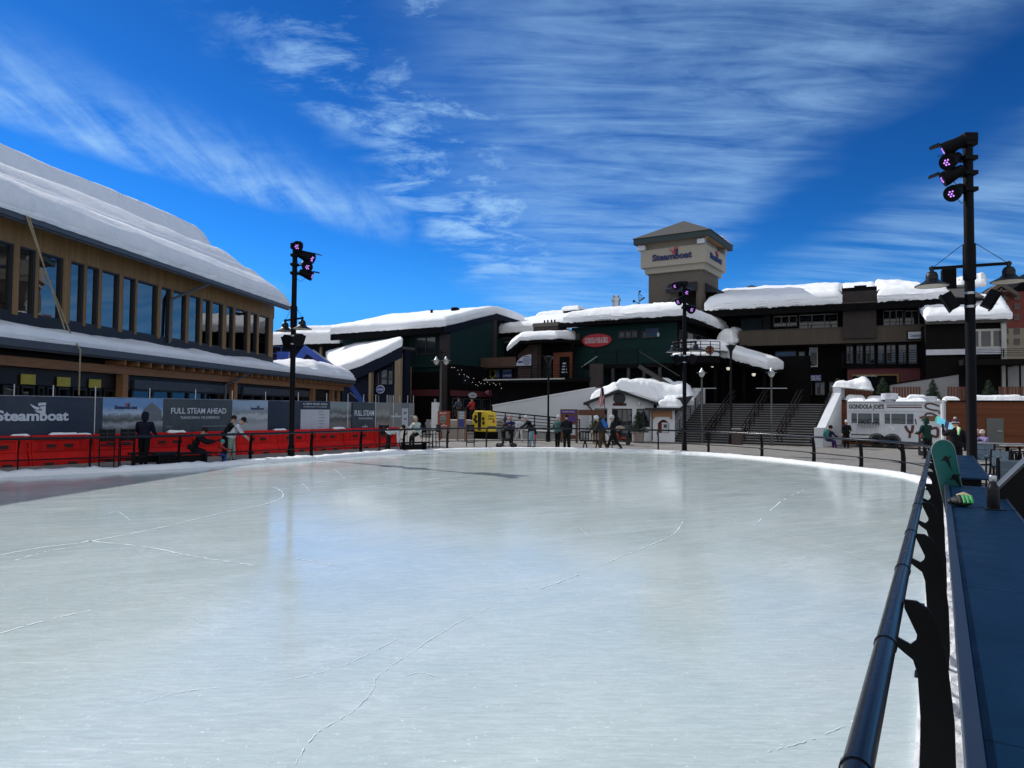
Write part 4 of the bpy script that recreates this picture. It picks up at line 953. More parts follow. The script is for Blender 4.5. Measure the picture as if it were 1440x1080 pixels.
def win(fr, x0, y0, x1, y1, ly, par, fm=None, n=2, nm='window', gl=None, dep=.12, fw=.09):
    a, zt = fr.hit(x0, y0, ly); b, zb = fr.hit(x1, y1, ly)
    if zt < zb: zt, zb = zb, zt
    m = MB(); m.box(a, b, ly-dep, ly, zt-fw, zt); m.box(a, b, ly-dep, ly, zb, zb+fw)
    for k in range(n+1): x = a+(b-a)*k/n; m.box(max(a, x-fw/2), min(b, x+fw/2), ly-dep, ly, zb+fw, zt-fw)
    w = m.build(nm, fm or TRIMD, par); MB().box(a+.01, b-.01, ly-.03, ly-.015, zb+.01, zt-.01).build('pane', gl or GLD, w); return w
def rect(fr, x0, y0, x1, y1, ya, yb, name, mt, par, bevel=0):
    a, zt = fr.hit(x0, y0, ya); b, zb = fr.hit(x1, y1, ya)
    return MB().box(min(a, b), max(a, b), ya, yb, min(zt, zb), max(zt, zb)).build(name, mt, par, bevel=bevel)
def balustrade(fr, a, b, y, z0, z1, par, n=4, name='balustrade'):
    m = MB(); k = max(1, round((b-a)/1.6))
    for i in range(k+1): x = a+(b-a)*i/k; m.box(x-.03, x+.03, y-.03, y+.03, z0, z1)
    for i in range(n): z = z1-(z1-z0)*i/n; m.box(a, b, y-.02, y+.02, z-.035, z)
    return m.build(name, BLACK, par)
# --- far snowy roof left of the green hall
f = Fr(*gx(385, 92).to_2d(), 0, .93, -.36)
t = thing('dark_hall', 'low dark hall with two layered snow shelves on its roof, seen past the lodge end', 'building', f)
w_ = f.hx(476); ze_ = f.hit(430, 484)[1]
MB().box(-4, w_-.6, .6, 8, 0, ze_).build('wall', NAVYW, t); MB().box(-4, w_+.3, -.3, 8, ze_-.35, ze_).build('roof', DKWALL, t)
m = MB(); m.snow([(-4, -.3, ze_), (w_+.2, -.3, ze_)], [(-4, 6, ze_+.5), (w_-.2, 6, ze_+.5)], 1.7, rnd=.35, amp=.08, seed=3, keep=.75); m.build('roof_snow', SNOW, t, smooth=60)
m = MB(); m.snow([(-4, 6.2, ze_+1.6), (w_-.9, 6.2, ze_+1.6)], [(-4, 10, ze_+1.9), (w_-1.2, 10, ze_+1.9)], 1.6, rnd=.35, amp=.08, seed=8, keep=.75); m.build('roof_snow', SNOW, t, smooth=60)
MB().box(f.hx(447)-.12, f.hx(447)+.12, .3, .6, 2, ze_-.35).build('post', BEAMW, t)
# --- navy shed with a raked snow roof
f = Fr(*gx(565, 74).to_2d(), 0, *DD)
t = thing('navy_shed_building', 'navy shop with a steep snow shed roof and pale timber posts at the fence end', 'building', f)
pts = [(468, 528), (510, 514), (540, 500), (566, 487)]
F_ = [f.hit(a, b) for a, b in pts]; xl = F_[0][0]
m = MB(); m.prism([(xl+1.2, 0)] + [(0, 0)] + [(F_[3][0]-.1, F_[3][1]-.05), (F_[2][0], F_[2][1]-.05), (F_[1][0], F_[1][1]-.05), (xl+1.2, F_[0][1]+.4)], .5, 1.4); m.build('wall', NAVYW, t)
m = MB(); m.prism([(x, z-1.2) for x, z in F_] + [(x, z) for x, z in F_[::-1]], -.1, .0); m.build('barge_board', NAVYW, t)
m = MB(); m.prism([(x, z-.02) for x, z in F_] + [(x, z-.25) for x, z in F_[::-1]], .0, 2.0); m.build('roof', SHING, t)
Bk = [f.hit(a, b, 7) for a, b in ((458, 503), (500, 491), (535, 488), (566, 485))]
m = MB(); m.snow([(x, -.1, z) for x, z in F_[0:]], [(x, 7, max(z, F_[k][1]+.1)) for k, (x, z) in enumerate(Bk)], 1.05, rnd=.35, amp=.05, seed=21, keep=.8, over=.1); m.build('roof_snow', SNOW, t, smooth=60)
for a, b in ((518.5, 522), (555, 562.5)):
    x0, x1 = f.hx(a), f.hx(b); zt_ = f.hit(a, 520 if a < 530 else 497)[1]; MB().box(x0, x1, -.08, .3, 0, zt_).build('post', BEAMW, t)
m = MB(); xa, za = f.hit(524, 520, .5); xb, zb_ = f.hit(553, 600, .5); 
for a, b in ((525, 534), (536, 545), (546, 553)): win(f, a, 518 if a < 530 else 512, b, 541, .5, t, TRIMD, 1)
for a, b in ((525, 534), (545, 553)): win(f, a, 555, b, 600, .5, t, TRIMD, 1)
so = thing('oval_shop_sign', 'small dark blue oval sign with a pale ring on the navy shop', 'sign', f)
c = f.hit(535, 547.5, .38); m = MB(); m.prism([(c[0]+.6*math.cos(q*.314), c[1]+.44*math.sin(q*.314)) for q in range(20)], .36, .42); m.build('sign_rim', SIGNW, so)
m = MB(); m.prism([(c[0]+.52*math.cos(q*.314), c[1]+.36*math.sin(q*.314)) for q in range(20)], .345, .358); m.build('sign_face', SIGNB, so)
m = MB(); m.text('Slopes', c[0]-.26, c[1]-.07, .52, .17, .343, .006, .01) if False else [m.box(c[0]-.36+k*.13, c[0]-.28+k*.13, .335, .343, c[1]-.1, c[1]+.05+.07*(k % 2)) for k in range(6)]; m.build('lettering', SIGNW, so)
# --- green hall
f = Fr(*gx(625, 78).to_2d(), 0, *DD); g = Fr(f.o.x, f.o.y, 0, .54, .84)
t = thing('green_hall', 'big dark green hall with a broad snowy gable roof, left of centre', 'building', f)
ze = f.hit(625, 460)[1]; yr = 9.3; zr = g.hit(692, 441)[1]; xl = f.hx(468)
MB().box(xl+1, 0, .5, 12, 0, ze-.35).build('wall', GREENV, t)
m = MB(); m.prism([(0.5, 0), (.5, ze-.2), (yr, zr-.3), (yr, 0)], -.02, .28, plane='yz'); m.build('gable_wall', GREENV, t)
m = MB(); m.prism([(yr+.01, 0), (yr+.01, zr-.5), (15.0, zr-1.2), (15.0, 0)], -.9, -.4, plane='yz'); m.build('gable_wall', NAVYW, t)
m = MB(); m.box(xl, .35, -.6, -.4, ze-.75, ze); m.box(xl, .35, -.4, .5, ze-.3, ze-.05); m.build('eave_fascia', DKWALL, t)
sl_ = (zr-ze)/(yr+.6)
m = MB(); m.prism([(-.6, ze-.02), (-.6, ze+.02), (yr, zr+.05), (15.6, zr-.3), (15.6, zr-.4), (yr, zr-.1)], xl, .5, plane='yz'); m.build('roof', SHING, t)
m = MB(); m.prism([(-.6, ze-.75), (-.6, ze), (yr, zr+.0), (15.6, zr-.35), (15.6, zr-.9), (yr, zr-.65)], .36, .5, plane='yz'); m.build('barge_board', NAVYW, t)
m = MB(); m.snow([(xl, -.6, ze+.02), (.5, -.6, ze+.02)], [(xl+1.2, yr, zr+.05), (.5, yr, zr+.05)], 1.05, nu=60, nv=16, rnd=.4, amp=.07, seed=31, keep=.75, over=.1); m.build('roof_snow', SNOW, t, smooth=60)
m = MB(); m.snow([(xl+1.2, yr, zr+.05), (.5, yr, zr+.05)], [(xl+1.2, 15.6, zr-.33), (.5, 15.6, zr-.33)], .97, nu=60, nv=10, rnd=.35, amp=.06, seed=33, keep=.8, over=.1); m.build('roof_snow', SNOW, t, smooth=60)
for px, py, y, r in ((565, 452, 3.5, .12), (628, 445, 3.2, .2), (607, 439, 5.4, .16), (640, 436, 6.0, .5)):
    x, z = f.hit(px, py, y); m = MB(); m.lathe([(r, z-1.0), (r, z+.22), (r*.7, z+.3)], (x, y, 0), 10); m.build('roof_vent', DKWALL, t, smooth=40)
m = MB(); a, b = f.hx(625), 0; m.box(-.75, .3, -.05, .52, 0, ze-.75); m.build('pilaster', BRICK, t)
m = MB(); m.box(-.1, .34, yr-.35, yr+.35, 0, zr-.7); m.build('pilaster', BRICK, t)
SHOPF = mat('shop_frame_grey', (.04, .038, .036), .7, .2); SHOPI = mat('shop_interior', (.05, .036, .022), .7, .6, 5)
zs_ = g.hit(655, 515)[1]; za_, zb2_ = g.hit(655, 549.5, -.9)[1], g.hit(655, 557.5, -.9)[1]
MB().box(.5, .8, -.05, yr+5, 0, zs_).build('shop_storey', DKWALL, t); MB().box(.801, 1.0, -.02, yr+5, zb2_, za_).build('awning_fascia', REDB, t)
for k in range(6):
    y0 = .3+k*1.9; m = MB(); m.box(.801, .9, y0, y0+.1, .2, zb2_-.2); m.box(.801, .9, y0+1.5, y0+1.6, .2, zb2_-.2); m.box(.801, .9, y0+.1, y0+1.5, zb2_-.32, zb2_-.2); w_ = m.build('shop_window', SHOPF, t); MB().box(.81, .83, y0+.1, y0+1.5, .2, zb2_-.32).build('pane', GLD, w_)
    MB().box(.84, .9, y0+.3, y0+.6+.1*(k % 3), 1.2, 2.0+.2*(k % 2)).build('display', SHOPI, w_)
    if k % 2: MB().box(.801, .86, y0-.1, y0+1.2, za_+.7, za_+1.7).build('upper_window', GLD, t)
win(f, 586, 475, 613, 498, .5, t, TRIMD, 2); win(f, 572, 512, 582, 545, .5, t, TRIMD, 1)
rect(f, 560, 513, 620, 515.5, .3, .5, 'string_course', GREEN, t)
rect(f, 566, 524, 622, 547, .2, .49, 'shop_recess', DKWALL, t); rect(f, 566, 548, 622, 557, .0, .19, 'awning_fascia', REDB, t); rect(f, 566, 557.5, 622, 610, .15, .49, 'shop_front', DKWALL, t)
MB().box(f.hx(579)-.06, f.hx(579)+.06, -.3, -.18, 0, f.hit(579, 516)[1]).build('post', BEAMW, t)
# --- middle block: balcony, brick chimney, snow roof
f = Fr(*gx(690, 89).to_2d(), 0, *DD)
t = thing('middle_block', 'dark shop block with brown balcony band under a snow roof, right of the green hall', 'building', f)
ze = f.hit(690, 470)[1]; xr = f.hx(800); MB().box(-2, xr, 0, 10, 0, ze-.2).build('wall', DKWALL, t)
MB().box(-1, xr, -.6, 10, ze-.25, ze).build('roof', DKWALL, t)
m = MB(); m.snow([(-.3, -.6, ze), (xr, -.6, ze)], [(-.3, 12, ze+2.7), (xr+1, 12, ze+2.7)], 1.15, nu=60, nv=16, rnd=.4, amp=.1, seed=41, keep=.75, over=.1); m.build('roof_snow', SNOW, t, smooth=60)
m = MB(); x0 = f.hx(751, 12); m.snow([(x0, 12, ze+3.2), (x0+4.8, 12, ze+3.2)], [(x0+.3, 16, ze+3.5), (x0+4.5, 16, ze+3.5)], 1.1, rnd=.8, amp=.08, seed=43, keep=.3); m.build('roof_snow', SNOW, t, smooth=60)
m = MB(); x0 = f.hx(792, 12); m.box(x0, x0+3.2, 11.8, 14, ze+2, ze+4.1); m.build('roof_hatch', DKWALL, t)
m = MB(); m.snow([(x0-.2, 11.7, ze+4.1), (x0+2.4, 11.7, ze+4.1)], [(x0, 14, ze+4.1), (x0+2.4, 14, ze+4.1)], .7, rnd=.5, amp=.05, seed=44, keep=.3); m.build('roof_snow', SNOW, t, smooth=60)
LETD = mat('sign_letters_dim', (.10, .10, .095), .7, .1)
m = MB(); a, z = f.hit(698, 478.5, -.05); b, _ = f.hit(735, 478, -.05); m.text('GONDOLA SQUARE', a, z, b-a, .38, -.03, .02, .01); a, z = f.hit(704, 483, -.05); b, _ = f.hit(733, 482, -.05); m.text('TRANSPORTATION', a, z, b-a, .33, -.03, .02, .01); m.build('lettering', LETD, t, fixn=False)
f2 = Fr(*gx(661, 84).to_2d(), 0, *DD)
bb = f2.hx(724); za, zb_ = f2.hit(690, 503)[1], f2.hit(690, 516)[1]
RUST = mat('rust_brown_panel', (.085, .045, .030), .75, .15)
def inF(fa, fb, m):   # vertices from frame fa into frame fb
    m.v = [tuple(fb.inv(fa.P(*v))) for v in m.v]; return m
m = MB()
for k in range(3): m.box(bb*k/3+.01, bb*(k+1)/3-.01, 0, .15, zb_, za)
m.box(0, bb, -.04, .2, zb_-.12, zb_-.0); inF(f2, f, m).build('balcony_band', RUST, t)
m = MB(); m.box(0, bb, .15, 3, zb_-.3, zb_-.12); inF(f2, f, m).build('balcony_floor', DKWALL, t)
m = MB(); m.box(-2, bb+2, 1.2, 1.5, 0, zb_-.3); inF(f2, f, m).build('lower_wall', DKWALL, t)
POST1 = mat('poster_yellow', (.28, .22, .03), .6, .1); POST2 = mat('poster_blue', (.06, .16, .26), .6, .1)
def flat(px0, py0, px1, py1, fr, y, name, mt, par, fb, th=.03):
    a, zt = fr.hit(px0, py0, y); b, zb = fr.hit(px1, py1, y); m = MB(); m.box(a, b, y-th, y, zb, zt); return inF(fr, fb, m).build(name, mt, par)
flat(680, 520, 686.5, 531, f2, 1.15, 'poster', POST1, t, f); flat(686.8, 520, 698, 531, f2, 1.15, 'poster', POST1, t, f); flat(698.2, 520, 702, 531, f2, 1.15, 'poster', POST2, t, f); flat(706, 519, 720, 531, f2, 1.15, 'poster', BLUES, t, f)
m = MB(); a, z = f2.hit(707, 523, 1.1); b, _ = f2.hit(719, 523, 1.1); m.text('TICKETS', a, z, b-a, .3, 1.1, .01, .02); a, z = f2.hit(708, 530, 1.1); b, _ = f2.hit(719, 530, 1.1); m.text('& PASSES', a, z, b-a, .27, 1.1, .01, .02); inF(f2, f, m).build('lettering', SIGNW, t, fixn=False)
m = MB(); c = f2.hit(692.5, 525.5, 1.08); m.prism([(c[0]+.33*math.cos(q*.42), c[1]+.36*math.sin(q*.42)) for q in range(15)], 1.08, 1.1); inF(f2, f, m).build('poster_disc', DKWALL, t)
m = MB(); c = f2.hit(672, 521, 1.1); m.prism([(c[0]+.6*math.cos(q*.42), c[1]+.27*math.sin(q*.42)) for q in range(15)], 1.1, 1.15); inF(f2, f, m).build('oval_sign', POST2, t)
for k, (a_, b_) in enumerate(((628, 640), (642, 655), (659, 672), (676, 690), (694, 706))):
    xa, za = f2.hit(a_, 559, 1.15); xb, zb2 = f2.hit(b_, 584, 1.15); m = MB(); m.box(xa, xb, 1.05, 1.15, za-.12, za); [m.box(xa+(xb-xa)*q/3-.05, xa+(xb-xa)*q/3+.05, 1.05, 1.15, zb2, za-.12) for q in range(4)]; w_ = inF(f2, f, m).build('shop_window', SHOPF, t)
    m = MB(); m.box(xa, xb, 1.13, 1.145, zb2, za-.12); inF(f2, f, m).build('pane', GLD, w_)
    m = MB(); m.box(xa+(xb-xa)*.2, xa+(xb-xa)*(.45+.1*(k % 3)), 1.0, 1.04, zb2+.5, zb2+1.2); inF(f2, f, m).build('display', SHOPI, w_)
flat(625, 549, 705, 557.5, f2, .6, 'awning_fascia', REDB, t, f, .2)
for px, py, w_, mt, lab in ((664, 556, 9, SIGNW, 'white oval hanging sign on the maroon awning of the middle shops'), (686, 552, 6.5, mat('sign_pink', (.4, .2, .3), .6, .1), 'small pink oval sign on the maroon awning right of the white one')):
    s_ = thing('hanging_sign', lab, 'sign', g); c = g.hit(px, py, -1.1); r_ = w_*.088
    m = MB(); m.prism([(c[0]+r_*math.cos(q*.314), c[1]+r_*.42*math.sin(q*.314)) for q in range(20)], -1.2, -1.12); m.build('sign_face', mt, s_)
    m = MB(); m.box(c[0]-r_*.8, c[0]-r_*.76, -1.2, -1.12, c[1], c[1]+.7); m.box(c[0]+r_*.76, c[0]+r_*.8, -1.2, -1.12, c[1], c[1]+.7); m.box(c[0]-r_*.45, c[0]+r_*.45, -1.22, -1.201, c[1]-.04, c[1]+.03); m.build('hanger', BLACK, s_)
# --- brick porch in front
f = Fr(*gx(722, 59).to_2d(), 0, *DD); F3 = f
t = thing('brick_porch', 'red brick porch with a snow roof, arched emblem sign and orange door', 'building', f)
xr = f.hx(797); ze = f.hit(770, 478)[1]; zl = f.hit(722, 494)[1]; xk = f.hx(744); zd = f.hit(760, 533, -1.2)[1]
m = MB(); m.prism([(.4, zd), (.4, zl-.3), (xk, ze-.3), (f.hx(757), ze-.3), (f.hx(757), zd)], 0, .4); m.build('brick_wall', RBRICK, t)
MB().box(f.hx(750), f.hx(757)+.0, -.25, -.005, zd, ze-.4).build('pillar', BRICK, t)
MB().box(f.hx(757)+.01, xr, .8, 1.1, zd, ze-.3).build('rear_wall', DKWALL, t)
m = MB(); m.prism([(0, zl-.05), (xk-.3, ze-.05), (xr, ze-.05), (xr, ze-.3), (xk-.3, ze-.32), (0, zl-.32)], -1, 4); m.build('roof', DKWALL, t)
m = MB(); m.snow([(0, -1, zl-.04), (xk-.3, -1, ze-.04), (xr-.4, -1, ze-.04)], [(0, 4, zl+.0), (xk-.2, 4, ze+.3), (xr-.8, 4, ze+.3)], .75, rnd=.4, amp=.09, seed=51, keep=.5, over=.08); m.build('roof_snow', SNOW, t, smooth=60)
for a, b in ((758, 766), (768, 776)): win(f, a, 500, b, 531, .8, t, TRIMD, 1, 'glass_door')
rect(f, 778, 496, 803, 533, .55, .79, 'orange_surround', ORNG, t); rect(f, 787, 502, 800, 533, .45, .54, 'dark_door', DKWALL, t)
m = MB()
for k in range(4): c = f.hit(793.5, 511+k*4.2, .43); m.box(c[0]-.14-.04*k, c[0]+.14+.04*k, .43, .445, c[1]-.05, c[1]+.05)
m.build('door_lettering', SIGNW, t)
s_ = thing('arched_emblem_sign', 'white quarter-round sign with a blue ring emblem on the brick porch', 'sign', f)
c = f.hit(749, 514, -.03); R_ = c[0]-f.hx(727.5, -.03)
m = MB(); m.prism([(c[0], c[1])] + [(c[0]-R_*math.cos(q*math.pi/24), c[1]+R_*.62*math.sin(q*math.pi/24)) for q in range(0, 13)][::-1], -.28, -.26); m.build('sign_face', SIGNW, s_)
m = MB(); cc = (c[0]-.42, c[1]+.42)
def ring(mb, c, r0, r1, y0, y1, n=20):
    for q in range(n):
        a, b = 2*math.pi*q/n, 2*math.pi*(q+1)/n
        mb.prism([(c[0]+r0*math.cos(a), c[1]+r0*math.sin(a)), (c[0]+r1*math.cos(a), c[1]+r1*math.sin(a)), (c[0]+r1*math.cos(b), c[1]+r1*math.sin(b)), (c[0]+r0*math.cos(b), c[1]+r0*math.sin(b))], y0, y1)
ring(m, cc, .3, .37, -.29, -.282); ring(m, cc, .15, .21, -.29, -.282); m.box(cc[0]-.1, cc[0]+.1, -.29, -.282, cc[1]-.025, cc[1]+.025); m.box(cc[0]-.025, cc[0]+.025, -.2895, -.2815, cc[1]-.1, cc[1]+.1); m.box(c[0]-1.25, c[0]-.82, -.29, -.282, c[1]+.22, c[1]+.38); m.build('emblem', SIGNB, s_)
# balcony in front of the porch
zb_ = zd; m = MB(); m.box(-1.5, xr+3, -2.2, .0, zb_-.28, zb_-.0); m.build('balcony_floor', DKWALL, t); m = MB(); m.box(-1.5, xr+1, -2.26, -2.2, zb_-.1, zb_+.0); m.build('floor_edge', GREYP, t)
balustrade(f, -1.5, xr+2.5, -2.1, zb_, zb_+1.0, t, 5)
MB().box(-1.5, xr+3, -1.0, -.8, 0, zb_-.28).build('lower_wall', DKWALL, t)
m = MB(); a, za = f.hit(835, 512, -1.5); m.box(a-.15, a+.65, -1.9, -1.2, 0, za); m.build('brick_pier', BRICK, t)
# chimney
f = Fr(*gx(748, 60.5).to_2d(), 0, *DD)
a, zt = f.hit(785, 455); zt = f.hit(748, 455)[1]
t = thing('brick_chimney', 'broad dark brick chimney with a flat cap beside the brick porch roof', 'chimney', f)
MB().box(0.05, a-.05, .05, 1.6, 4, zt-.3).build('chimney_stack', BRICK, t); MB().box(0, a, 0, 1.65, zt-.3, zt).build('chimney_cap', mat('cap_taupe', (.10, .085, .07), .8, .1), t)
m = MB(); [m.box(a*q-.05, a*q+.05, .6, .7, zt, zt+.3) for q in (.32, .45, .6, .72)]; m.build('flue', DKWALL, t)
# --- the pub
f = Fr(12.08, 53.7, 0, *DD); g = Fr(12.08, 53.7, 0, .51, .86); FP = f
t = thing('pub_building', 'dark green pub with hipped snow roof and red oval sign, left of the tower', 'building', f)
ze = f.hit(945, 443)[1]-.05; xl = f.hx(796)
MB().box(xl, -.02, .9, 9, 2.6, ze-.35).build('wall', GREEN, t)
m = MB(); m.box(xl-.7, 1, -.1, .12, ze-.35, ze); m.box(xl-.7, 1, .12, 1, ze-.3, ze-.05); m.box(.88, 1, .12, 11, ze-.35, ze); m.build('eave_fascia', DKWALL, t)
yr = 5.2; zr = ze+1.0
m = MB(); m._add([(xl-.7, -.1, ze), (1, -.1, ze), (1, 11, ze), (xl-.7, 11, ze), (xl+3.2, yr, zr), (-3.2, yr, zr)], [(0, 1, 5, 4), (1, 2, 5), (2, 3, 4, 5), (3, 0, 4), (0, 3, 2, 1)]); m.build('roof', SHING, t)
m = MB(); m.snow([(xl-.2, -.1, ze), (1, -.1, ze)], [(xl+3.2, yr+1, zr), (-3.2, yr+1, zr)], .95, nu=70, nv=16, rnd=.8, amp=.08, seed=61, keep=.55, over=.14); m.build('roof_snow', SNOW, t, smooth=60)
m = MB(); m.snow([(1.05, -.1, ze), (1.05, 11.2, ze-.2)], [(-3.6, yr-.5, zr), (-3.6, yr+1, zr)], .95, nu=50, nv=16, rnd=.8, amp=.1, seed=63, keep=.55, over=.14); m.build('roof_snow', SNOW, t, smooth=60)
rect(f, 795, 470, 815, 478, .6, .89, 'side_ledge', TRIMD, t)
for a, b in ((870, 897), (903, 920)): win(f, a, 466, b, 475, .9, t, TRIMD, 3 if a < 900 else 2)
rect(f, 908, 462, 926, 474, .8, .89, 'blue_panel', mat('dim_blue', (.015, .04, .09), .7, .1), t); rect(f, 924, 468, 927, 473, .76, .8, 'paper_notice', SIGNW, t)
m = MB(); m.prism([(1.2, 2.6), (10.4, 2.6), (10.4, ze-.3), (1.2, ze-.3)], -.3, -.02, plane='yz'); m.build('side_wall', DKWALL, t)
for k in range(5):
    m = MB(); y0 = 1.6+k*1.75; m.box(-.0, .06, y0, y0+1.45, ze-2.6, ze-.9); w = m.build('window', TRIMD, t); MB().box(.061, .075, y0+.1, y0+1.35, ze-2.5, ze-1.0).build('pane', GLD, w)
m = MB(); x, z = f.hit(866, 425, 5); m.lathe([(.34, z-1.5), (.34, z+.1), (.42, z+.1), (.42, z+.3), (.28, z+.34), (.28, z+.52), (.3, z+.56)], (x, 5, 0), 14); m.box(x-1.1, x+.2, 4.6, 5.4, z-1.5, z-.55); m.build('roof_vent', STEEL, t, smooth=40)
m = MB(); x, z = f.hit(897, 428, 5.5); m._add([(x-1.0, 4.8, z-.6), (x+1.0, 4.8, z-.6), (x+1, 6.8, z-.6), (x-1, 6.8, z-.6), (x, 5.8, z+.15)], [(0, 1, 4), (1, 2, 4), (2, 3, 4), (3, 0, 4), (3, 2, 1, 0)])
m.build('roof_cupola', SHING, t)
m = MB(); m.tube([(x, 5.8, z), (x-.05, 5.8, z+1.1)], .03, 5); m.tube([(x-.05, 5.8, z+1.0), (x+.25, 5.8, z+.75), (x+.1, 5.8, z+.5)], .03, 5); m.tube([(x, 5.8, z+.3), (x+.5, 5.8, z+.6)], .07, 5); m.ball((x-.5, 5.8, z+.35), .12); m.ball((x+.05, 5.8, z+1.15), .1); m.tube([(x-.5, 5.8, z+.35), (x, 5.8, z+.1)], .03, 5); m.build('weather_vane', BLACK, t)
s_ = thing('oval_pub_sign', 'red oval sign with white lettering GONDOLA PUB & GRILL on the green pub wall', 'sign', f)
c = f.hit(839.5, 478.7, .8); rx_ = (f.hx(860.5, .8)-f.hx(818.3, .8))/2; rz_ = rx_*.41
m = MB(); m.prism([(c[0]+rx_*math.cos(q*.2094), c[1]+rz_*math.sin(q*.2094)) for q in range(30)], .72, .82); m.build('sign_rim', mat('sign_rim_red', (.3, .015, .02), .5, .1), s_)
m = MB(); m.prism([(c[0]+rx_*.95*math.cos(q*.2094), c[1]+rz_*.9*math.sin(q*.2094)) for q in range(30)], .705, .719); m.build('sign_face', SIGNR, s_)
m = MB(); m.text('GONDOLA PUB & GRILL', c[0]-rx_*.78, c[1]-rz_*.42, rx_*1.56, rz_*.84, .70, .012, .012); m.build('lettering', SIGNW, s_, fixn=False)
# under storey and decks of the pub
MB().box(xl, 0, 2.0, 2.3, 0, 2.6).build('lower_wall', DKWALL, t)
zf = f.hit(900, 511, -2.5)[1]; m = MB(); m.box(f.hx(818, -2.5), f.hx(935, -2.5), -2.5, .9, zf-.3, zf); m.build('deck_floor', DKWALL, t)
balustrade(f, f.hx(838, -2.4), f.hx(897, -2.4), -2.4, zf, zf+1.05, t, 7)
m = MB(); xs_, zs_ = f.hx(899, -2.5), zf
for k in range(11): m.box(xs_+k*.28, xs_+k*.28+.3, -2.6, -1.4, zs_-.18*(k+1)-.05, zs_-.18*(k+1))
m.bar((xs_, -2.6, zs_-.2), (xs_+3.1, -2.6, zs_-2.1), .05, .3); m.bar((xs_, -2.6, zs_+.9), (xs_+3.1, -2.6, zs_-1.0), .05, .06); m.build('deck_stair', TRIMD, t)
m = MB(); a, za = f.hit(818, 516, -2.6); b, zb2 = f.hit(840, 501, -2.6); m.bar((a, -2.6, za), (b, -2.6, zb2), .07, .07); m.build('stair_handrail', STEEL, t)
MB().box(f.hx(818, -2.4), f.hx(960, -1), 1.3, 1.6, 0, zf-.3).build('lower_wall', DKWALL, t)
for k, (a_, b_) in enumerate(((846, 862), (866, 884), (888, 906), (910, 930))):
    w_ = win(f, a_, 519, b_, 540, 1.25, t, SHOPF, 2, 'shop_window'); rect(f, a_+3, 527, a_+8+k, 536, 1.05, 1.1, 'display', SHOPI, w_)
for k in range(4): x = f.hx(862+22*k, -2.3); MB().box(x-.1, x+.1, -2.4, -2.2, 0, zf-.3).build('deck_post', TRIMD, t)
# rounded snowy balcony and entrance canopy right of the pub
f = Fr(*gx(945, 53).to_2d(), 0, .97, -.24)
t = thing('rounded_balcony', 'rounded snow covered balcony with black rails beside the pub corner', 'balcony', f)
zf = f.hit(975, 502)[1]; xe = f.hx(1012); n = 10
front = [(xe*q/n, -1.4*math.sin(math.pi*min(1, .15+q/n*.7)), 0) for q in range(n+1)]
m = MB(); m.prism([(p[0], p[1]) for p in front] + [(xe, 4), (0, 4)], zf-.5, zf, plane='xy'); m.build('balcony_floor', DKWALL, t)
m = MB(); m.snow([(p[0], p[1]+.1, zf) for p in front], [(p[0], 1.2, zf+.1) for p in front], .32, rnd=.3, amp=.1, seed=71, nu=30, nv=6); m.build('balcony_snow', SNOW, t, smooth=60)
m = MB()
for lv in (.3, .55, .8, 1.05): m.tube([(p[0], p[1]-.03, zf+lv) for p in front], .025, 6)
for p in front[::2]: m.box(p[0]-.03, p[0]+.03, p[1]-.06, p[1], zf-.2, zf+1.05)
m.build('balustrade', BLACK, t)
m = MB(); m.snow([(-.3, 2.3, zf+1.0), (xe+.8, 2.3, zf+.6)], [(-.3, 4, zf+1.1), (xe+.8, 4, zf+.7)], .7, rnd=.5, amp=.1, seed=72); m.build('balcony_snow', SNOW, t, smooth=60)
for k, x in enumerate((.6, xe*.62, xe-.3)): MB().box(x-.12, x+.12, .1, .35, 0, zf-.5).build('post', DKWALL, t)
m = MB(); c = f.hit(1000, 492.5, -.9); m.lathe([(.32, 0), (.32, .05)], (c[0]-.1, -1.05, c[1]), 16, 0, Matrix.Rotation(R(90), 3, 'X')); m.build('round_sign', mat('sign_rust', (.16, .06, .03), .7, .15), t)
f = Fr(*gx(1008, 56).to_2d(), 0, .80, -.6)
t = thing('entrance_canopy', 'sloping entrance canopy with an overhanging shelf of snow above the stair top', 'canopy', f)
xe = f.hx(1079); za = f.hit(1010, 499)[1]; zb_ = f.hit(1078, 519)[1]
m = MB(); m.hexa([(0, 0, za-.3), (xe, 0, zb_-.3), (xe, 4, zb_-.1), (0, 4, za+.2), (0, 0, za), (xe, 0, zb_), (xe, 4, zb_+.2), (0, 4, za+.5)]); m.build('canopy_roof', DKWALL, t)
m = MB(); m.snow([(0, -.1, za), (xe, -.1, zb_)], [(0, 4, za+.5), (xe, 4, zb_+.2)], .78, nu=40, nv=10, rnd=.3, amp=.05, seed=75, keep=.82, over=.12); m.build('canopy_snow', SNOW, t, smooth=60)
for x in (.3, xe*.5, xe-.4): MB().box(x-.1, x+.1, .5, .7, 2.4, zb_-.3 if x > 4 else za-.9).build('post', DKWALL, t)
m = MB(); m.box(-9, xe+2, 4.1, 4.5, 0, 6.5); m.build('rear_wall', DKWALL, t)
for k, (px, py, y, s) in enumerate(((1002, 514, -.5, .16), (1024, 518, .2, .16), (1060, 526.5, .2, .15))):
    x, z = f.hit(px, py, y); o = thing('globe_lamp', ('pale globe lamp under the rounded balcony, highest of the three', 'pale globe lamp hanging in the middle under the canopy', 'pale globe lamp at the low right end of the canopy')[k], 'lamp', f, 'globe lamps under the canopy')
    m = MB(); m.ball((x, y, z), s); m.build('globe', LIT, o, smooth=True); m = MB(); m.lathe([(s*.9, z+s*.5), (s*.5, z+s*1.2), (.02, z+s*1.4), (.02, z+s*1.4+.6)], (x, y, 0), 10); m.build('lamp_cap', BLACK, o)
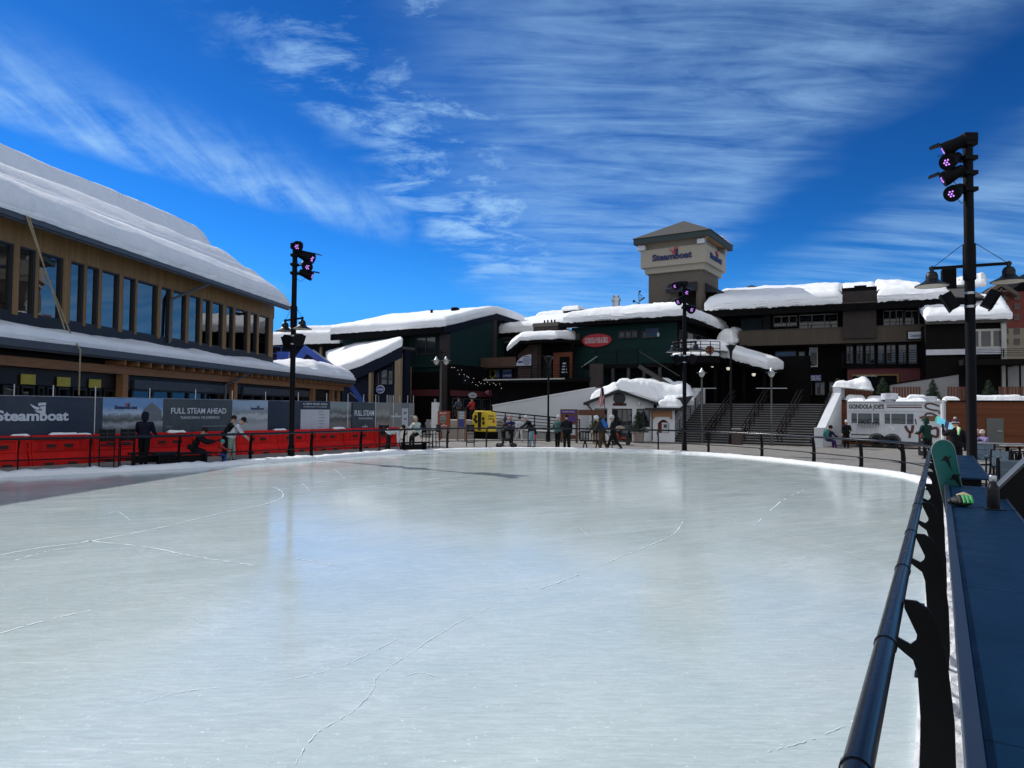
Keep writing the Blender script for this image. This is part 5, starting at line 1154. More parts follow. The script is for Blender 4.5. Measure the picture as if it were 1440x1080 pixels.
f = Fr(*gx(1005, 60).to_2d(), 0, .9, -.43)
m = MB(); a, b = f.hx(1007), f.hx(1041); z0 = f.hit(1020, 486)[1]
m.snow([(a, 0, z0), (b-.6, 0, z0+.1)], [(a+1.0, 2.5, z0+.6), (b, 2.5, z0+.6)], 1.45, nu=30, nv=14, rnd=.8, amp=.14, seed=77, keep=.25, over=.2); o = m.build('snow_heap', SNOW, fr=f, smooth=60); tag(o, 'tall heap of shaded snow on a low roof between the tower and the long building', 'snow')
MB().box(a, b+.5, .1, 3, 2.6, z0+.0).build('low_roof_block', DKWALL, None, fr=f); tag(bpy.data.objects['low_roof_block'], 'dark low block carrying the snow heap right of the tower', 'building')
# --- the clock-less tower with the big lettering
f = Fr(16.65, 61, 0, *DD)
STUC = mat('taupe_stucco', (.105, .088, .070), .9, .08, 3, bump=.15, bscale=60); CREAM = mat('cream_stucco', (.31, .28, .225), .9, .06, 3, bump=.1, bscale=60); SOFF = mat('soffit_timber', (.30, .19, .10), .7, .2); TEAL = mat('fascia_teal', (.022, .036, .036), .7, .1)
t = thing('square_tower', 'square taupe tower with a hipped roof and big navy lettering on a cream band', 'tower', f)
Wd = 6.0; zc0, zc1 = f.hit(991, 368)[1], f.hit(993, 342)[1]; ins = .55
zst = zc0-.5
op0, op1 = f.hit(954, 436, ins)[1]-.1, f.hit(958, 404, ins)[1]
xa, xb = f.hx(953, ins), f.hx(979, ins)
m = MB(); L_, R_ = -Wd+ins, -ins
m.box(L_, xa, ins, ins+.4, 0, zst); m.box(xb, R_, ins, ins+.4, 0, zst); m.box(xa, xb, ins, ins+.4, 0, op0); m.box(xa, xb, ins, ins+.4, op1, zst)
m.box(R_-.4, R_, ins+.41, ins+1.2, 0, zst); m.box(R_-.4, R_, ins+3.2, Wd-ins, 0, zst); m.box(R_-.4, R_, ins+1.2, ins+3.2, 0, op0); m.box(R_-.4, R_, ins+1.2, ins+3.2, op1, zst)
m.box(L_, L_+.4, ins+.4, Wd-ins, 0, zst); m.box(L_+.4, R_-.4, Wd-ins-.4, Wd-ins, 0, zst); m.box(L_+.4, R_-.4, ins+.4, Wd-ins-.4, op0-.4, op0-.01); m.build('shaft', STUC, t)
TDK = mat('tower_room', (.045, .028, .016), .8, .3)
m = MB(); m.box(L_+.4, R_-.4, ins+2.4, ins+2.5, op0, op1+1); m.build('inner_wall', TDK, t)
m = MB()
m.prism([(-Wd, 0), (0, 0), (0, Wd), (-Wd, Wd)], zc0, zc1, plane='xy'); m.build('sign_band', CREAM, t)
m = MB(); i2 = ins-.02
m._add([(-Wd+.3, .3, zst-.02), (-.3, .3, zst-.02), (-.3, Wd-.3, zst-.02), (-Wd+.3, Wd-.3, zst-.02), (-Wd+.26, .26, zc0-.002), (-.26, .26, zc0-.002), (-.26, Wd-.26, zc0-.002), (-Wd+.26, Wd-.26, zc0-.002)], [(0, 1, 5, 4), (1, 2, 6, 5), (2, 3, 7, 6), (3, 0, 4, 7), (3, 2, 1, 0), (4, 5, 6, 7)]); m.build('corbel', CREAM, t)
ze = f.hit(993, 328, 0)[1]-.25; ov = .5
m = MB(); m.box(-Wd+.5, -.5, .5, Wd-.5, zc1+.001, ze+.3); m.build('lantern_wall', CREAM, t)
m = MB(); a = ov
m.box(-Wd-a, a, -a, -a+.16, ze-.1, ze+.42); m.box(-Wd-a, a, Wd+a-.16, Wd+a, ze-.1, ze+.42); m.box(a-.16, a, -a+.16, Wd+a-.16, ze-.1, ze+.42); m.box(-Wd-a, -Wd-a+.16, -a+.16, Wd+a-.16, ze-.1, ze+.42); m.build('fascia', TEAL, t)
MB().box(-Wd-a+.16, a-.16, -a+.16, Wd+a-.16, ze+.02, ze+.08).build('soffit', SOFF, t)
m = MB(); z2 = ze+.425; b = a+.1; zp = f.hit(959, 311, 3)[1]
m._add([(-Wd-b, -b, z2), (b, -b, z2), (b, Wd+b, z2), (-Wd-b, Wd+b, z2), (-Wd/2, Wd/2, zp)], [(0, 1, 4), (1, 2, 4), (2, 3, 4), (3, 0, 4), (3, 2, 1, 0)]); m.build('hip_roof', SHING, t)
for (x, y) in ((-Wd+.1, .1), (-.4, .1), (-.1, Wd-.6)):
    m = MB(); m.box(x-.35, x+.35, y-.3, y+.3, ze-.62, ze-.15); m.build('floodlight', SIGNW if x < -1 else STEEL, t, bevel=.04)
m = MB(); m.bar((-Wd+.4, .3, ze-.7), (-Wd-.2, -.25, ze), .14, .14); m.bar((-.4, .3, ze-.7), (.2, -.25, ze), .14, .14); m.bar((-.4, Wd-.4, ze-.7), (.2, Wd+.2, ze), .14, .14); m.build('roof_bracket', SOFF, t)
m = MB(); m.snow([(.52, 3.6, ze+.44), (.55, 6.2, ze+.42)], [(-.1, 3.6, ze+.75), (0, 6.2, ze+.7)], .2, nu=12, nv=5, rnd=.2, amp=.1, seed=81); m.build('roof_snow', SNOW, t, smooth=60)
xs0, zs0 = f.hit(917.7, 367.3, 0); xs1, zs1 = f.hit(973, 362.3, 0)
m = MB(); logo(m, xs0, (zs0+zs1)/2, xs1-xs0, -.001, .08, 0, 1); m.build('lettering', [LNAVY, LRED], t, fixn=False)
g = Fr(16.65, 61, 0, .54, .84); m = MB(); u0 = g.hx(998.5); u1 = g.hx(1014.5); logo(m, u0, (zs0+zs1)/2, u1-u0, -.001, .08, 0, 1); inF(g, f, m).build('lettering', [LNAVY, LRED], t, fixn=False)
AWN = mat('awning_navy', (.012, .014, .022), .8, .15)
za = op1+.25; xa2, xb2 = xa-.75, xb+.1
m = MB(); m._add([(xa2, ins-.01, za+.15), (xb2, ins-.01, za+.15), (xb2, ins-1.0, za-.45), (xa2, ins-1.0, za-.45), (xa2, ins-1.0, za-.8), (xb2, ins-1.0, za-.8), (xa2, ins-.01, za-.7), (xb2, ins-.01, za-.7)], [(0, 1, 2, 3), (3, 2, 5, 4), (0, 3, 4, 6), (1, 7, 5, 2)]); m.build('awning', AWN, t)
m = MB(); x0 = R_+.01; m._add([(x0, ins+.9, za+.15), (x0, ins+3.6, za+.15), (x0+1.0, ins+3.6, za-.45), (x0+1.0, ins+.9, za-.45), (x0+1, ins+.9, za-.8), (x0+1, ins+3.6, za-.8), (x0, ins+.9, za-.7), (x0, ins+3.6, za-.7)], [(0, 1, 2, 3), (3, 2, 5, 4), (0, 3, 4, 6), (1, 7, 5, 2)]); m.build('awning', AWN, t)
balustrade(f, xa-.6, xb+.1, ins-.6, op0, op0+1.0, t, 6)
m = MB(); m.box(xa-.7, xb+.2, ins-.75, ins-.001, op0-.18, op0-.005); m.build('balcony_floor', CREAM, t)
m = MB(); m.box(R_+.001, R_+.85, ins+1.0, ins+3.5, op0-.2, op0-.005); m.prism([(R_+.001, op0-.7), (R_+.001, op0-.2), (R_+.7, op0-.2)], ins+1.3, ins+3.2); m.build('balcony_floor', CREAM, t)
m = MB()
for k in range(6): m.box(R_+.75, R_+.79, ins+1.0, ins+3.5, op0+.15+k*.16, op0+.19+k*.16)
for k in range(6): m.box(R_+.74, R_+.8, ins+1.0+k*.48, ins+1.05+k*.48, op0, op0+1.0)
m.build('balustrade', BLACK, t)
# --- the long building on the right
f = Fr(*gx(1043, 60).to_2d(), 0, .9, -.43); FE = f
t = thing('long_condominium', 'long dark building with a taupe balcony band and thick roof snow, right of the tower', 'building', f)
XL, XR = f.hx(1003), f.hx(1372); YU = 2.4
zb0 = (f.hit(1043, 487)[1]+f.hit(1359, 478)[1])/2; zb1 = (f.hit(1043, 466)[1]+f.hit(1359, 455)[1])/2
zev = f.hit(1100, 432.5, -.5)[1]
MB().box(XL-2, XR, YU, 14, zb0, zev-.2).build('upper_wall', BROWN, t)
m = MB(); xq = f.hx(1040); m.box(xq, XR, -.12, .12, zb0, zb1); m.build('balcony_band', TAUPE, t)
m = MB(); m.box(xq, XR, -.16, .16, zb1, zb1+.07); m.box(xq, XR, .12, YU, zb0, zb0+.25); m.build('balcony_floor', TRIMD, t)
balustrade(f, f.hx(1048), XR, .0, zb1+.07, zb1+.85, t, 3)
rect(f, 1042, 448, 1072, 464, YU-.2, YU-.01, 'green_panel', mat('teal_panel', (.008, .03, .04), .75, .15), t)
rect(f, 1073, 444, 1083, 468, YU-.6, YU-.21, 'pier', BRICK, t)
win(f, 1088, 445, 1121, 459, YU-.05, t, TRIMW, 3); win(f, 1124, 443, 1178, 464, YU-.05, t, TRIMW, 3, 'balcony_door')
for a, b, n in ((1242, 1270, 3), (1272, 1302, 3), (1305, 1322, 1), (1324, 1342, 2)): win(f, a, 437, b, 459, YU-.05, t, TRIMW if n > 1 else TRIMD, n, 'balcony_door')
rect(f, 1345, 433, 1360, 460, YU-.4, YU-.06, 'pier', BRICK, t)
# chimney and eave
a, zt = f.hit(1185, 405.5, -.3); b = f.hx(1233.5, -.3); MB().box(a, b, -.35, 1.6, zb1-.9, zt-.25).build('brick_chimney', BRICK, t); MB().box(a-.06, b+.06, -.42, 1.7, zt-.25, zt).build('chimney_cap', DKWALL, t)
m = MB(); [m.box(a+(b-a)*q-.25, a+(b-a)*q+.25, .3, .8, zt, zt+.25) for q in (.45, .62)]; m.build('flue', DKWALL, t)
m = MB(); m.box(XL-2, XR, -.9, -.7, zev-.55, zev+.02); m.box(XL-2, XR, -.7, YU, zev-.3, zev-.1); m.build('eave_fascia', DKWALL, t)
zr = zev+2.5; yr = 9
m = MB(); m.prism([(-.9, zev+.03), (yr, zr), (yr+8, zev+.3), (yr+8, zev), (-.9, zev-.05)], XL-2, XR+.5, plane='yz'); m.build('roof', SHING, t)
xm = f.hx(1255); m = MB(); m.snow([(XL-.5, -.95, zev+.05), (a-.1, -.95, zev+.05)], [(XL-.5, yr, zr), (a-.1, yr, zr)], 1.0, nu=70, nv=16, rnd=.5, amp=.1, seed=91, keep=.7, over=.16); m.build('roof_snow', SNOW, t, smooth=60)
m = MB(); m.snow([(a-.1, 1.7, zev+.5), (b+.1, 1.7, zev+.5)], [(a-.1, yr, zr), (b+.1, yr, zr)], .95, nu=16, nv=10, rnd=.3, amp=.07, seed=92, keep=.8); m.build('roof_snow', SNOW, t, smooth=60)
m = MB(); c1 = f.hx(1336, -.9); c2 = f.hx(1305, 7); m.snow([(b+.1, -.95, zev+.05), (c1, -.95, zev+.05)], [(b+.1, yr-1, zr-.3), (c2-1.5, yr-2.5, zr-.8)], 1.05, nu=50, nv=16, rnd=.8, amp=.12, seed=93, keep=.55, over=.16); m.build('roof_snow', SNOW, t, smooth=60)
x, z = f.hit(1325, 378, 6); x2, _ = f.hit(1345, 378, 6); MB().box(x, x2, 6, 7.3, zev, z).build('dark_chimney', DKWALL, t); MB().box(x+.2, x2-.2, 6.2, 7.1, z, z+.12).build('flue', STEEL, t)
for px in (1055, 1101):
    x, z = f.hit(px, 399, 10.5); m = MB(); m._add([(x-2.0, 10, z-.9), (x+2.0, 10, z-.9), (x+2, 13, z-.9), (x-2, 13, z-.9), (x, 11.5, z+.05)], [(0, 1, 4), (1, 2, 4), (2, 3, 4), (3, 0, 4), (3, 2, 1, 0)]); m.build('roof_cupola', TEAL, t)
# lower floors
MB().box(XL, XR, 1.6, 2.0, 0, zb0-.01).build('lower_wall', DKWALL, t)
win(f, 1090, 494, 1120, 508, 1.55, t, TRIMD, 1, 'poster_window', gl=picture('print_blue_lake', [(.2, (.02, .03, .05)), (.5, (.03, .06, .12)), (.8, (.06, .14, .26))], .4, 4)); win(f, 1123, 494, 1132, 504, 1.55, t, TRIMD, 1)
w = win(f, 1138, 489, 1150, 516, 1.55, t, TRIMW, 1, 'shop_door'); rect(f, 1141, 496, 1148, 513, 1.36, 1.42, 'door_panel', mat('dim_interior', (.06, .075, .06), .7, .4, 5), t)
for a_, b_ in ((1234, 1244), (1263, 1275), (1277, 1290), (1292, 1305), (1307, 1322), (1324, 1338), (1342, 1352)): win(f, a_, 482, b_, 512, 1.55, t, TRIMD, 1)
za, zb_ = f.hit(1275, 513)[1], f.hit(1275, 535)[1]
m = MB(); m.box(f.hx(1192), XR, .3, .6, zb_-.6, za); m.build('maroon_band', REDB, t)
balustrade(f, f.hx(1185), XR, .2, za+.05, za+1.15, t, 6); m = MB(); m.box(f.hx(1185), XR, .1, 1.6, za-.2, za+.04); m.build('terrace_floor', DKWALL, t)
rect(f, 1200, 527, 1262, 545, .22, .29, 'shop_recess', DKWALL, t)
m = MB(); a, zt = f.hit(1198, 526.5, .2); b, _ = f.hit(1264, 526.5, .2); zb_ = zt-1.4; m.box(a, b, .12, .2, zt-.14, zt); m.box(b-.14, b, .12, .2, zb_, zt-.145); m.build('shop_frame', mat('mustard_trim', (.14, .09, .015), .7, .1), t)
m = MB(); a, zt = f.hit(1205, 530, .1); b, _ = f.hit(1233, 530, .1); m.text('SKI AND SPORTS SERVICE', a, zt, b-a, .14, .11, .01, .0); m.build('lettering', SIGNW, t, fixn=False)
s_ = thing('condominium_sign', 'small white framed sign with blue letters on the taupe balcony band', 'sign', f)
a, zt = f.hit(1275, 465.5, -.2); b, zb_ = f.hit(1305, 477, -.2); m = MB(); m.box(a, b, -.2, -.13, zb_, zt); m.build('sign_frame', BLACK, s_); m = MB(); m.box(a+.1, b-.1, -.215, -.201, zb_+.08, zt-.08); m.build('sign_face', SIGNW, s_)
m = MB(); m.text('Torian Plum', a+.25, zb_+.22, b-a-.5, .22, -.218, .01, .02) if False else m.text('Condominiums', a+.2, zb_+.2, b-a-.4, .26, -.218, .01, .02); m.box(a+.8, b-.3, -.226, -.218, zb_+.11, zb_+.15); m.build('lettering', SIGNB, s_, fixn=False)
s_ = thing('sports_shop_sign', 'blue and white SPORTS shop sign with a red mark at the stair top', 'sign', f)
a, zt = f.hit(1131, 527.5, .8); b, zb_ = f.hit(1155, 535.5, .8); m = MB(); m.box(a, b, .8, .9, zb_, zt); m.build('sign_face', SIGNB, s_); h_ = zt-zb_
m = MB(); m.text('STEAMBOAT', a+.06, zb_+h_*.54, b-a-.12, h_*.38, .798, .012, .012); m.text('SPORTS', a+.06, zb_+h_*.06, b-a-.12, h_*.42, .798, .012, .02); m.build('lettering', SIGNW, s_, fixn=False)
m = MB(); m.prism([(a-.62, zt), (a-.35, zb_+.05), (a-.02, zt-.02), (a-.02, zb_+.1), (a-.3, zb_-.05)], .8, .84); m.build('emblem', SIGNR, s_)
s_ = thing('blue_shop_sign', 'small dim blue shop sign with pale letters left of the SPORTS sign', 'sign', f)
a, zt = f.hit(1093.5, 528.5, .8); b, zb_ = f.hit(1113, 534, .8); m = MB(); m.box(a, b, .8, .9, zb_, zt); m.build('sign_face', mat('sign_dim_blue', (.03, .09, .14), .6, .1), s_); m = MB(); m.text('RENTALS', a+.3, zb_+.08, b-a-.7, .2, .798, .01, .012); m.box(b-.3, b-.05, .79, .799, zb_+.05, zt-.05); m.build('lettering', SIGNW, s_, fixn=False)
f = FE; t = bpy.data.objects['long_condominium']
for k, (a_, b_) in enumerate(((1190, 1200), (1204, 1214), (1217, 1230), (1246, 1260))):
    w_ = win(f, a_, 484, b_, 512, 1.55, t, SHOPF, 2); rect(f, a_+2, 497, a_+5+k, 507, 1.36, 1.4, 'display', SHOPI, w_)
for k, (a_, b_) in enumerate(((1094, 1108), (1112, 1126), (1130, 1142), (1146, 1160), (1166, 1184))):
    w_ = win(f, a_, 537, b_, 556, 1.55, t, SHOPF, 2, 'shop_window'); rect(f, a_+3, 544, a_+7+k % 3, 553, 1.3, 1.36, 'display', SHOPI, w_)
# --- gabled end wing
f = Fr(*gx(1371, 51).to_2d(), 0, .93, -.36)
t = thing('snowy_wing', 'dark wing with a steep snow roof and white framed window behind the right pole', 'building', f)
xr = f.hx(1423); ze = f.hit(1395, 449)[1]; zr = f.hit(1395, 414, 4)[1]-.5; xr2 = f.hx(1410, 4)
MB().box(-3, xr-.25, .3, 6, 0, ze-.2).build('wall', BROWN, t)
m = MB(); m.hexa([(-3, -.2, ze-.25), (xr, -.2, ze-.25), (xr2, 4, zr-.25), (-3, 4, zr-.25), (-3, -.2, ze), (xr, -.2, ze), (xr2, 4, zr), (-3, 4, zr)]); m.build('roof', SHING, t)
m = MB(); m.prism([(xr-.55, 0), (xr-.25, 0), (xr-.25, ze-.26), (xr-.55, ze-.26)], .0, .29); m.build('corner_board', TRIMW, t)
m = MB(); m.snow([(-3, -.25, ze), (xr, -.25, ze)], [(-3, 4, zr), (xr2, 4, zr)], .6, nu=30, nv=12, rnd=.3, amp=.1, seed=97, keep=.7, over=.1); m.build('roof_snow', SNOW, t, smooth=60)
win(f, 1360, 463.5, 1412, 490, .3, t, TRIMW, 3, fw=.16)
a, zt = f.hit(1360, 491, .3); MB().box(-3, xr-.6, .05, .29, zt-.4, zt).build('white_panel', SIGNW, t)
# --- far red hotel
f = Fr(*gx(1388, 112).to_2d(), 0, .95, -.3)
t = thing('red_hotel', 'tall red hotel with gabled roofs far behind at the right edge', 'building', f)
HRED = mat('hotel_red', (.13, .022, .016), .8, .12); HTAN = mat('hotel_tan', (.2, .17, .13), .8, .1); HTR = mat('hotel_trim', (.09, .07, .055), .8, .1)
z0, z1 = f.hit(1410, 462)[1], f.hit(1410, 411)[1]; xr = f.hx(1480)
MB().box(-3, xr, 0, 20, z0, z1).build('wall', HRED, t); MB().box(-3, xr, .0, 20, 0, z0-.01).build('base_wall', HTAN, t)
c = f.hx(1409, -1); zp = f.hit(1409, 398, -1)[1]; hw = c-f.hx(1388, -1)
m = MB(); m.prism([(c-hw*.92, z1-.4), (c+hw*.92, z1-.4), (c, zp-.9)], -1, 4); m.build('gable_wall', HRED, t)
m = MB(); m.prism([(c-hw*1.1, z1-.9), (c, zp-.6), (c+hw*1.1, z1-.9), (c+hw*1.1, z1-.3), (c, zp+.1), (c-hw*1.1, z1-.3)], -1.6, 5); m.build('gable_roof', HTR, t)
m = MB(); m.bar((c-hw*.5, -1.3, z1+.0), (c+hw*.5, -1.3, z1+.0), .3, .3); m.bar((c, -1.3, z1), (c, -1.3, zp-.9), .3, .3); m.build('gable_truss', HTR, t)
m = MB(); m.prism([(c+2, z1), (xr+2, z1), (xr+2, z1+5), (c+8, z1+5)], 4, 18); m.build('roof', DKWALL, t)
m = MB(); m.snow([(-4, 2, z1+1.0), (c-1, 2, z1+1.4)], [(-2, 12, z1+3.4), (c+2, 12, z1+4)], 1.1, rnd=1, amp=.5, seed=99, keep=.4); m.build('roof_snow', SNOW, t, smooth=60)
for px in (1414, 1430, 1446):
    for py in (417, 431, 446, 465, 480): win(f, px-4, py-4, px+4, py+4.5, -.05, t, HTR, 2, gl=GLD, fw=.22)
# ------------------------------------------------------------------ stairs up to the terrace
CONC = mat('stair_concrete', (.20, .195, .19), .85, .18, 2, bump=.2); WALLW = mat('white_stucco', (.62, .64, .66), .85, .06, 1.2, bump=.15, bscale=40); RAILB = mat('rail_brown', (.012, .008, .007), .6, .2, spec=.1)
ST = Fr(10.8, 48, 0, .815, -.58); NS, RISE, RUN, SW = 17, .153, .30, 9.1
TZ = NS*RISE
t = thing('broad_staircase', 'broad concrete staircase with brown handrails climbing to the upper terrace', 'stairs', ST)
m = MB()
for k in range(NS): m.box(0, SW, k*RUN, (k+1)*RUN+.02, (k+1)*RISE-.05, (k+1)*RISE)
m.build('treads', CONC, t)
m = MB(); m.prism([(.05, 0), (NS*RUN-.003, 0), (NS*RUN-.003, TZ-.08)] + [q for k in range(NS-1, -1, -1) for q in ((k*RUN+.05, (k+1)*RISE-.055), (k*RUN+.05, k*RISE-.04 if k else 0))][:-1], .01, SW-.01, plane='yz'); m.build('risers', mat('riser_shade', (.03, .03, .03), .9, .3), t)  # shade on the risers painted in as a colour darker than the treads
sl_ = RISE/RUN
for i, x in enumerate((SW*.27, SW*.52, SW*.77)):
    m = MB()
    for dx in (-.12, .12):
        for h in (.95, .55): m.tube([(x+dx, -.1, h-.05), (x+dx, NS*RUN, TZ+h), (x+dx, NS*RUN+.35, TZ+h)], .042, 6)
        for q in range(6): y = .15+q*(NS*RUN-.2)/5; m.box(x+dx-.02, x+dx+.02, y-.02, y+.02, y*sl_, y*sl_+.95)
    m.build('handrail', RAILB, t, smooth=40)
for x in (.12, SW-.12):
    m = MB()
    for h in (.95, .75, .55, .35): m.tube([(x, -.1, h-.05), (x, NS*RUN, TZ+h)], .025, 6)
    for q in range(6): y = .1+q*(NS*RUN-.2)/5; m.box(x-.02, x+.02, y-.02, y+.02, y*sl_, y*sl_+.95)
    m.build('handrail', BLACK, t, smooth=40)
for x0, x1 in ((-.5, -.01), (SW+.01, SW+.5)):
    m = MB(); m.prism([(-.35, 0), (NS*RUN+1.2, 0), (NS*RUN+1.2, TZ+1.15), (NS*RUN-.1, TZ+1.15), (NS*RUN-.1, TZ+.75), (.35, 1.15), (-.35, 1.15)], x0, x1, plane='yz'); m.build('wing_wall', WALLW, t)
_w = Fr(*gx(1166, 47).to_2d(), 0, .927, -.375)
_p = [ST.P(-.5, NS*RUN, 0), ST.P(SW+.5, NS*RUN+1.25, 0), _w.P(1.4, .5, 0), _w.P(30, .5, 0), Vector((75, 60, 0)), Vector((75, 100, 0)), Vector((16, 100, 0))]
_q = ST.P(SW+.5, NS*RUN, 0); _p.insert(1, _q)
MB().prism([(p.x, p.y) for p in _p], -.1, TZ-.004, plane='xy').build('upper_terrace', PAVER)['kind'] = 'structure'
m = MB(); a = ST.P(SW+.02, NS*RUN+.6, TZ+1.15); 
m.snow([(SW+.0, NS*RUN-.1, TZ+1.14), (SW+2.2, NS*RUN+.1, TZ+.9)], [(SW+.1, NS*RUN+1.2, TZ+1.14), (SW+2.2, NS*RUN+1.2, TZ+.9)], .6, nu=20, nv=10, rnd=.7, amp=.3, seed=5, keep=.05); tag(m.build('snow_heap', SNOW, fr=ST, smooth=60), 'lumpy snow heap at the top of the right white stair wall', 'snow')
# ------------------------------------------------------------------ white cafe hut and cash machine kiosk
HU = Fr(*gx(871, 48.5).to_2d(), 0, .97, -.24)
t = thing('white_hut', 'small white gabled hut with thick lumpy roof snow beside the stairs', 'hut', HU)
xl, xr = HU.hx(829), HU.hx(919); zeL, zp = HU.hit(826, 564)[1], HU.hit(872, 550)[1]; zeR = HU.hit(925, 565)[1]; ze = (zeL+zeR)/2
dl = [HU.hx(p) for p in (860.5, 889, 895, 914)]; zt = HU.hit(870, 574.5)[1]; zs = HU.hit(900, 600.5)[1]
m = MB()   # front wall in pieces round the openings
m.box(xl, dl[0], 0, .25, 0, zt); m.box(dl[1], dl[2], 0, .25, 0, zt); m.box(dl[3], xr, 0, .25, 0, zt); m.box(dl[2], dl[3], 0, .25, 0, zs)
m.prism([(xl, zt), (xr, zt), (xr, ze-.12), (0, zp-.12), (xl, ze-.12)], 0, .25); m.box(xl, xl+.25, .251, 5, 0, ze-.12); m.box(xr-.25, xr, .251, 5, 0, ze-.12); m.build('wall', WALLW, t)
MB().box(xl+.26, xr-.26, 1.8, 1.9, 0, ze).build('inner_wall', DARK, t)
m = MB(); w = .07; a, b = dl[0], dl[1]
for x in (a, (a+b)/2-w/2, b-w): m.box(x, x+w, .1, .18, 0, zt-.08)
m.box(a, b, .1, .18, zt-.079, zt); d = m.build('door', FRAME, t); MB().box(a+.01, b-.01, .13, .145, 0, zt-.08).build('pane', GLD, d)
m = MB(); a, b = dl[2], dl[3]
for x in (a, (a+b)/2-w/2, b-w): m.box(x, x+w, .1, .18, zs, zt-.08)
m.box(a, b, .1, .18, zt-.079, zt); d = m.build('window', FRAME, t); MB().box(a+.01, b-.01, .13, .145, zs, zt-.08).build('pane', GLD, d)
m = MB(); m.box(HU.hx(836.5), HU.hx(854), -.03, -.002, HU.hit(845, 600)[1], zt+.0); m.build('window', GLD, t)
ov = .35; m = MB()
for s in (-1, 1):
    e = (xl-ov) if s < 0 else (xr+ov)
    m.prism([(e, ze-.28), (0, zp-.08), (0, zp+.1), (e, ze-.1)], -.55, 5.2)
m.build('roof', mat('hut_fascia', (.012, .014, .016), .7, .2), t)
m = MB(); m.prism([(.42*math.cos(q*.314), HU.hit(871, 560.5)[1]+.42*math.sin(q*.314)*.98) for q in range(20)], -.04, -.002); m.build('round_window', FRAME, t)
a, z1 = HU.hit(862, 567); b, z0 = HU.hit(881, 570.5); so = thing('hut_name_board', 'narrow dark red name board under the round window of the white hut', 'sign', HU)
MB().box(a, b, -.05, -.003, z0, z1).build('board', BROWN, so); m = MB(); m.text('SKI PATROL CAFE', a+.06, z0+.03, b-a-.12, (z1-z0)*.6, -.051, .006, .005); m.build('lettering', mat('name_red', (.25, .03, .02), .6, .1), so, fixn=False)
MB().box(HU.hx(897.5), HU.hx(900.5), -.12, -.002, HU.hit(899, 570)[1], HU.hit(899, 565.5)[1]).build('wall_lamp', STEEL, t)
for px, h_ in ((833.5, 0), (917.5, 0)):
    x = HU.hx(px); m = MB(); m.tube([(x-.35 if px < 870 else x+.35, -.3, ze-.25), (x, -.08, ze-.65), (x, -.08, .1)], .045, 6); m.build('rain_pipe', BLACK, t, smooth=40)
m = MB(); m.snow([(xl+.1, -.35, ze+.02), (xl*.45, -.35, ze+(zp-ze)*.55), (-.05, -.5, zp+.08)], [(xl+.1, 5, ze+.02), (xl*.45, 5, ze+(zp-ze)*.55), (-.05, 5, zp+.08)], .8, nu=24, nv=14, rnd=.7, amp=.14, seed=101, keep=.25); m.build('roof_snow', SNOW, t, smooth=60)
m = MB(); m.snow([(-.4, -.1, zp-.02), (xr*.5, .3, zp-(zp-ze)*.5), (xr+.3, .6, ze-.1)], [(-.4, 5, zp-.02), (xr*.5, 5, zp-(zp-ze)*.5+.3), (xr+.3, 5, ze+.3)], .95, nu=30, nv=16, rnd=.8, amp=.28, seed=104, keep=.3); m.build('roof_snow', SNOW, t, smooth=60)
m = MB(); m.snow([(-.6, 2.2, zp-.2), (xr+2.6, 2.0, zp-.9)], [(-.4, 5.0, zp-.2), (xr+2.6, 5.0, zp-.2)], 1.05, nu=30, nv=14, rnd=.8, amp=.24, seed=106, keep=.3); m.build('roof_snow', SNOW, t, smooth=60)
K = Fr(*gx(918, 47.6).to_2d(), 0, .97, -.24)
t = thing('cash_machine_kiosk', 'small white kiosk with an arched red niche and a dark screen, between hut and stairs', 'kiosk', K)
xr = K.hx(949); zt = K.hit(930, 577)[1]; za = K.hit(930, 590)[1]
a, b = K.hx(925), K.hx(941); zb_ = K.hit(930, 609)[1]
m = MB(); m.box(0, a, 0, .3, 0, zt); m.box(b, xr, 0, .3, 0, zt); m.box(a, b, 0, .3, 0, zb_); m.prism([(a, zt), (a, za-.25)] + [(a+(b-a)*q/8, za-.25+.25*math.sin(math.pi*q/8)) for q in range(1, 8)] + [(b, za-.25), (b, zt)], 0, .3); m.build('wall', WALLW, t)
MB().box(a-.1, b+.1, .31, 2, 0, zt).build('niche_back', mat('kiosk_red', (.16, .025, .018), .7, .15), t)
m = MB(); a2, b2 = K.hx(930.5), K.hx(940); m.box(a2, b2, .18, .30, zb_+.02, za-.2); c = m.build('machine_frame', STEEL, t); MB().box(a2+.12, b2-.1, .16, .179, zb_+.35, za-.32).build('screen', mat('screen_blue', (.015, .03, .07), .2, .2), c)
m = MB(); m.box(-.5, xr+.6, -.5, 2, zt, zt+.16); m.prism([(-.5, zt+.161), (xr+.6, zt+.161), (xr+1.2, zt+1.0), (.6, zt+.7)], .6, 2.2); m.build('roof', mat('kiosk_roof', (.02, .02, .02), .8, .3), t)
m = MB(); m.box(a-.35, a-.2, -.06, -.002, za+.05, zt-.02); m.box(b+.05, b+.2, -.06, -.002, za+.05, zt-.02); m.box(a-.2, b+.05, -.05, -.002, za+.18, zt-.02); m.build('timber_trim', GLULAM, t)
m = MB(); m.snow([(.3, .0, zt+.16), (xr+.3, .0, zt+.16)], [(.3, 2.4, zt+.5), (xr+.9, 2.4, zt+.8)], .55, nu=20, nv=10, rnd=.7, amp=.2, seed=108, keep=.2); m.build('roof_snow', SNOW, t, smooth=60)
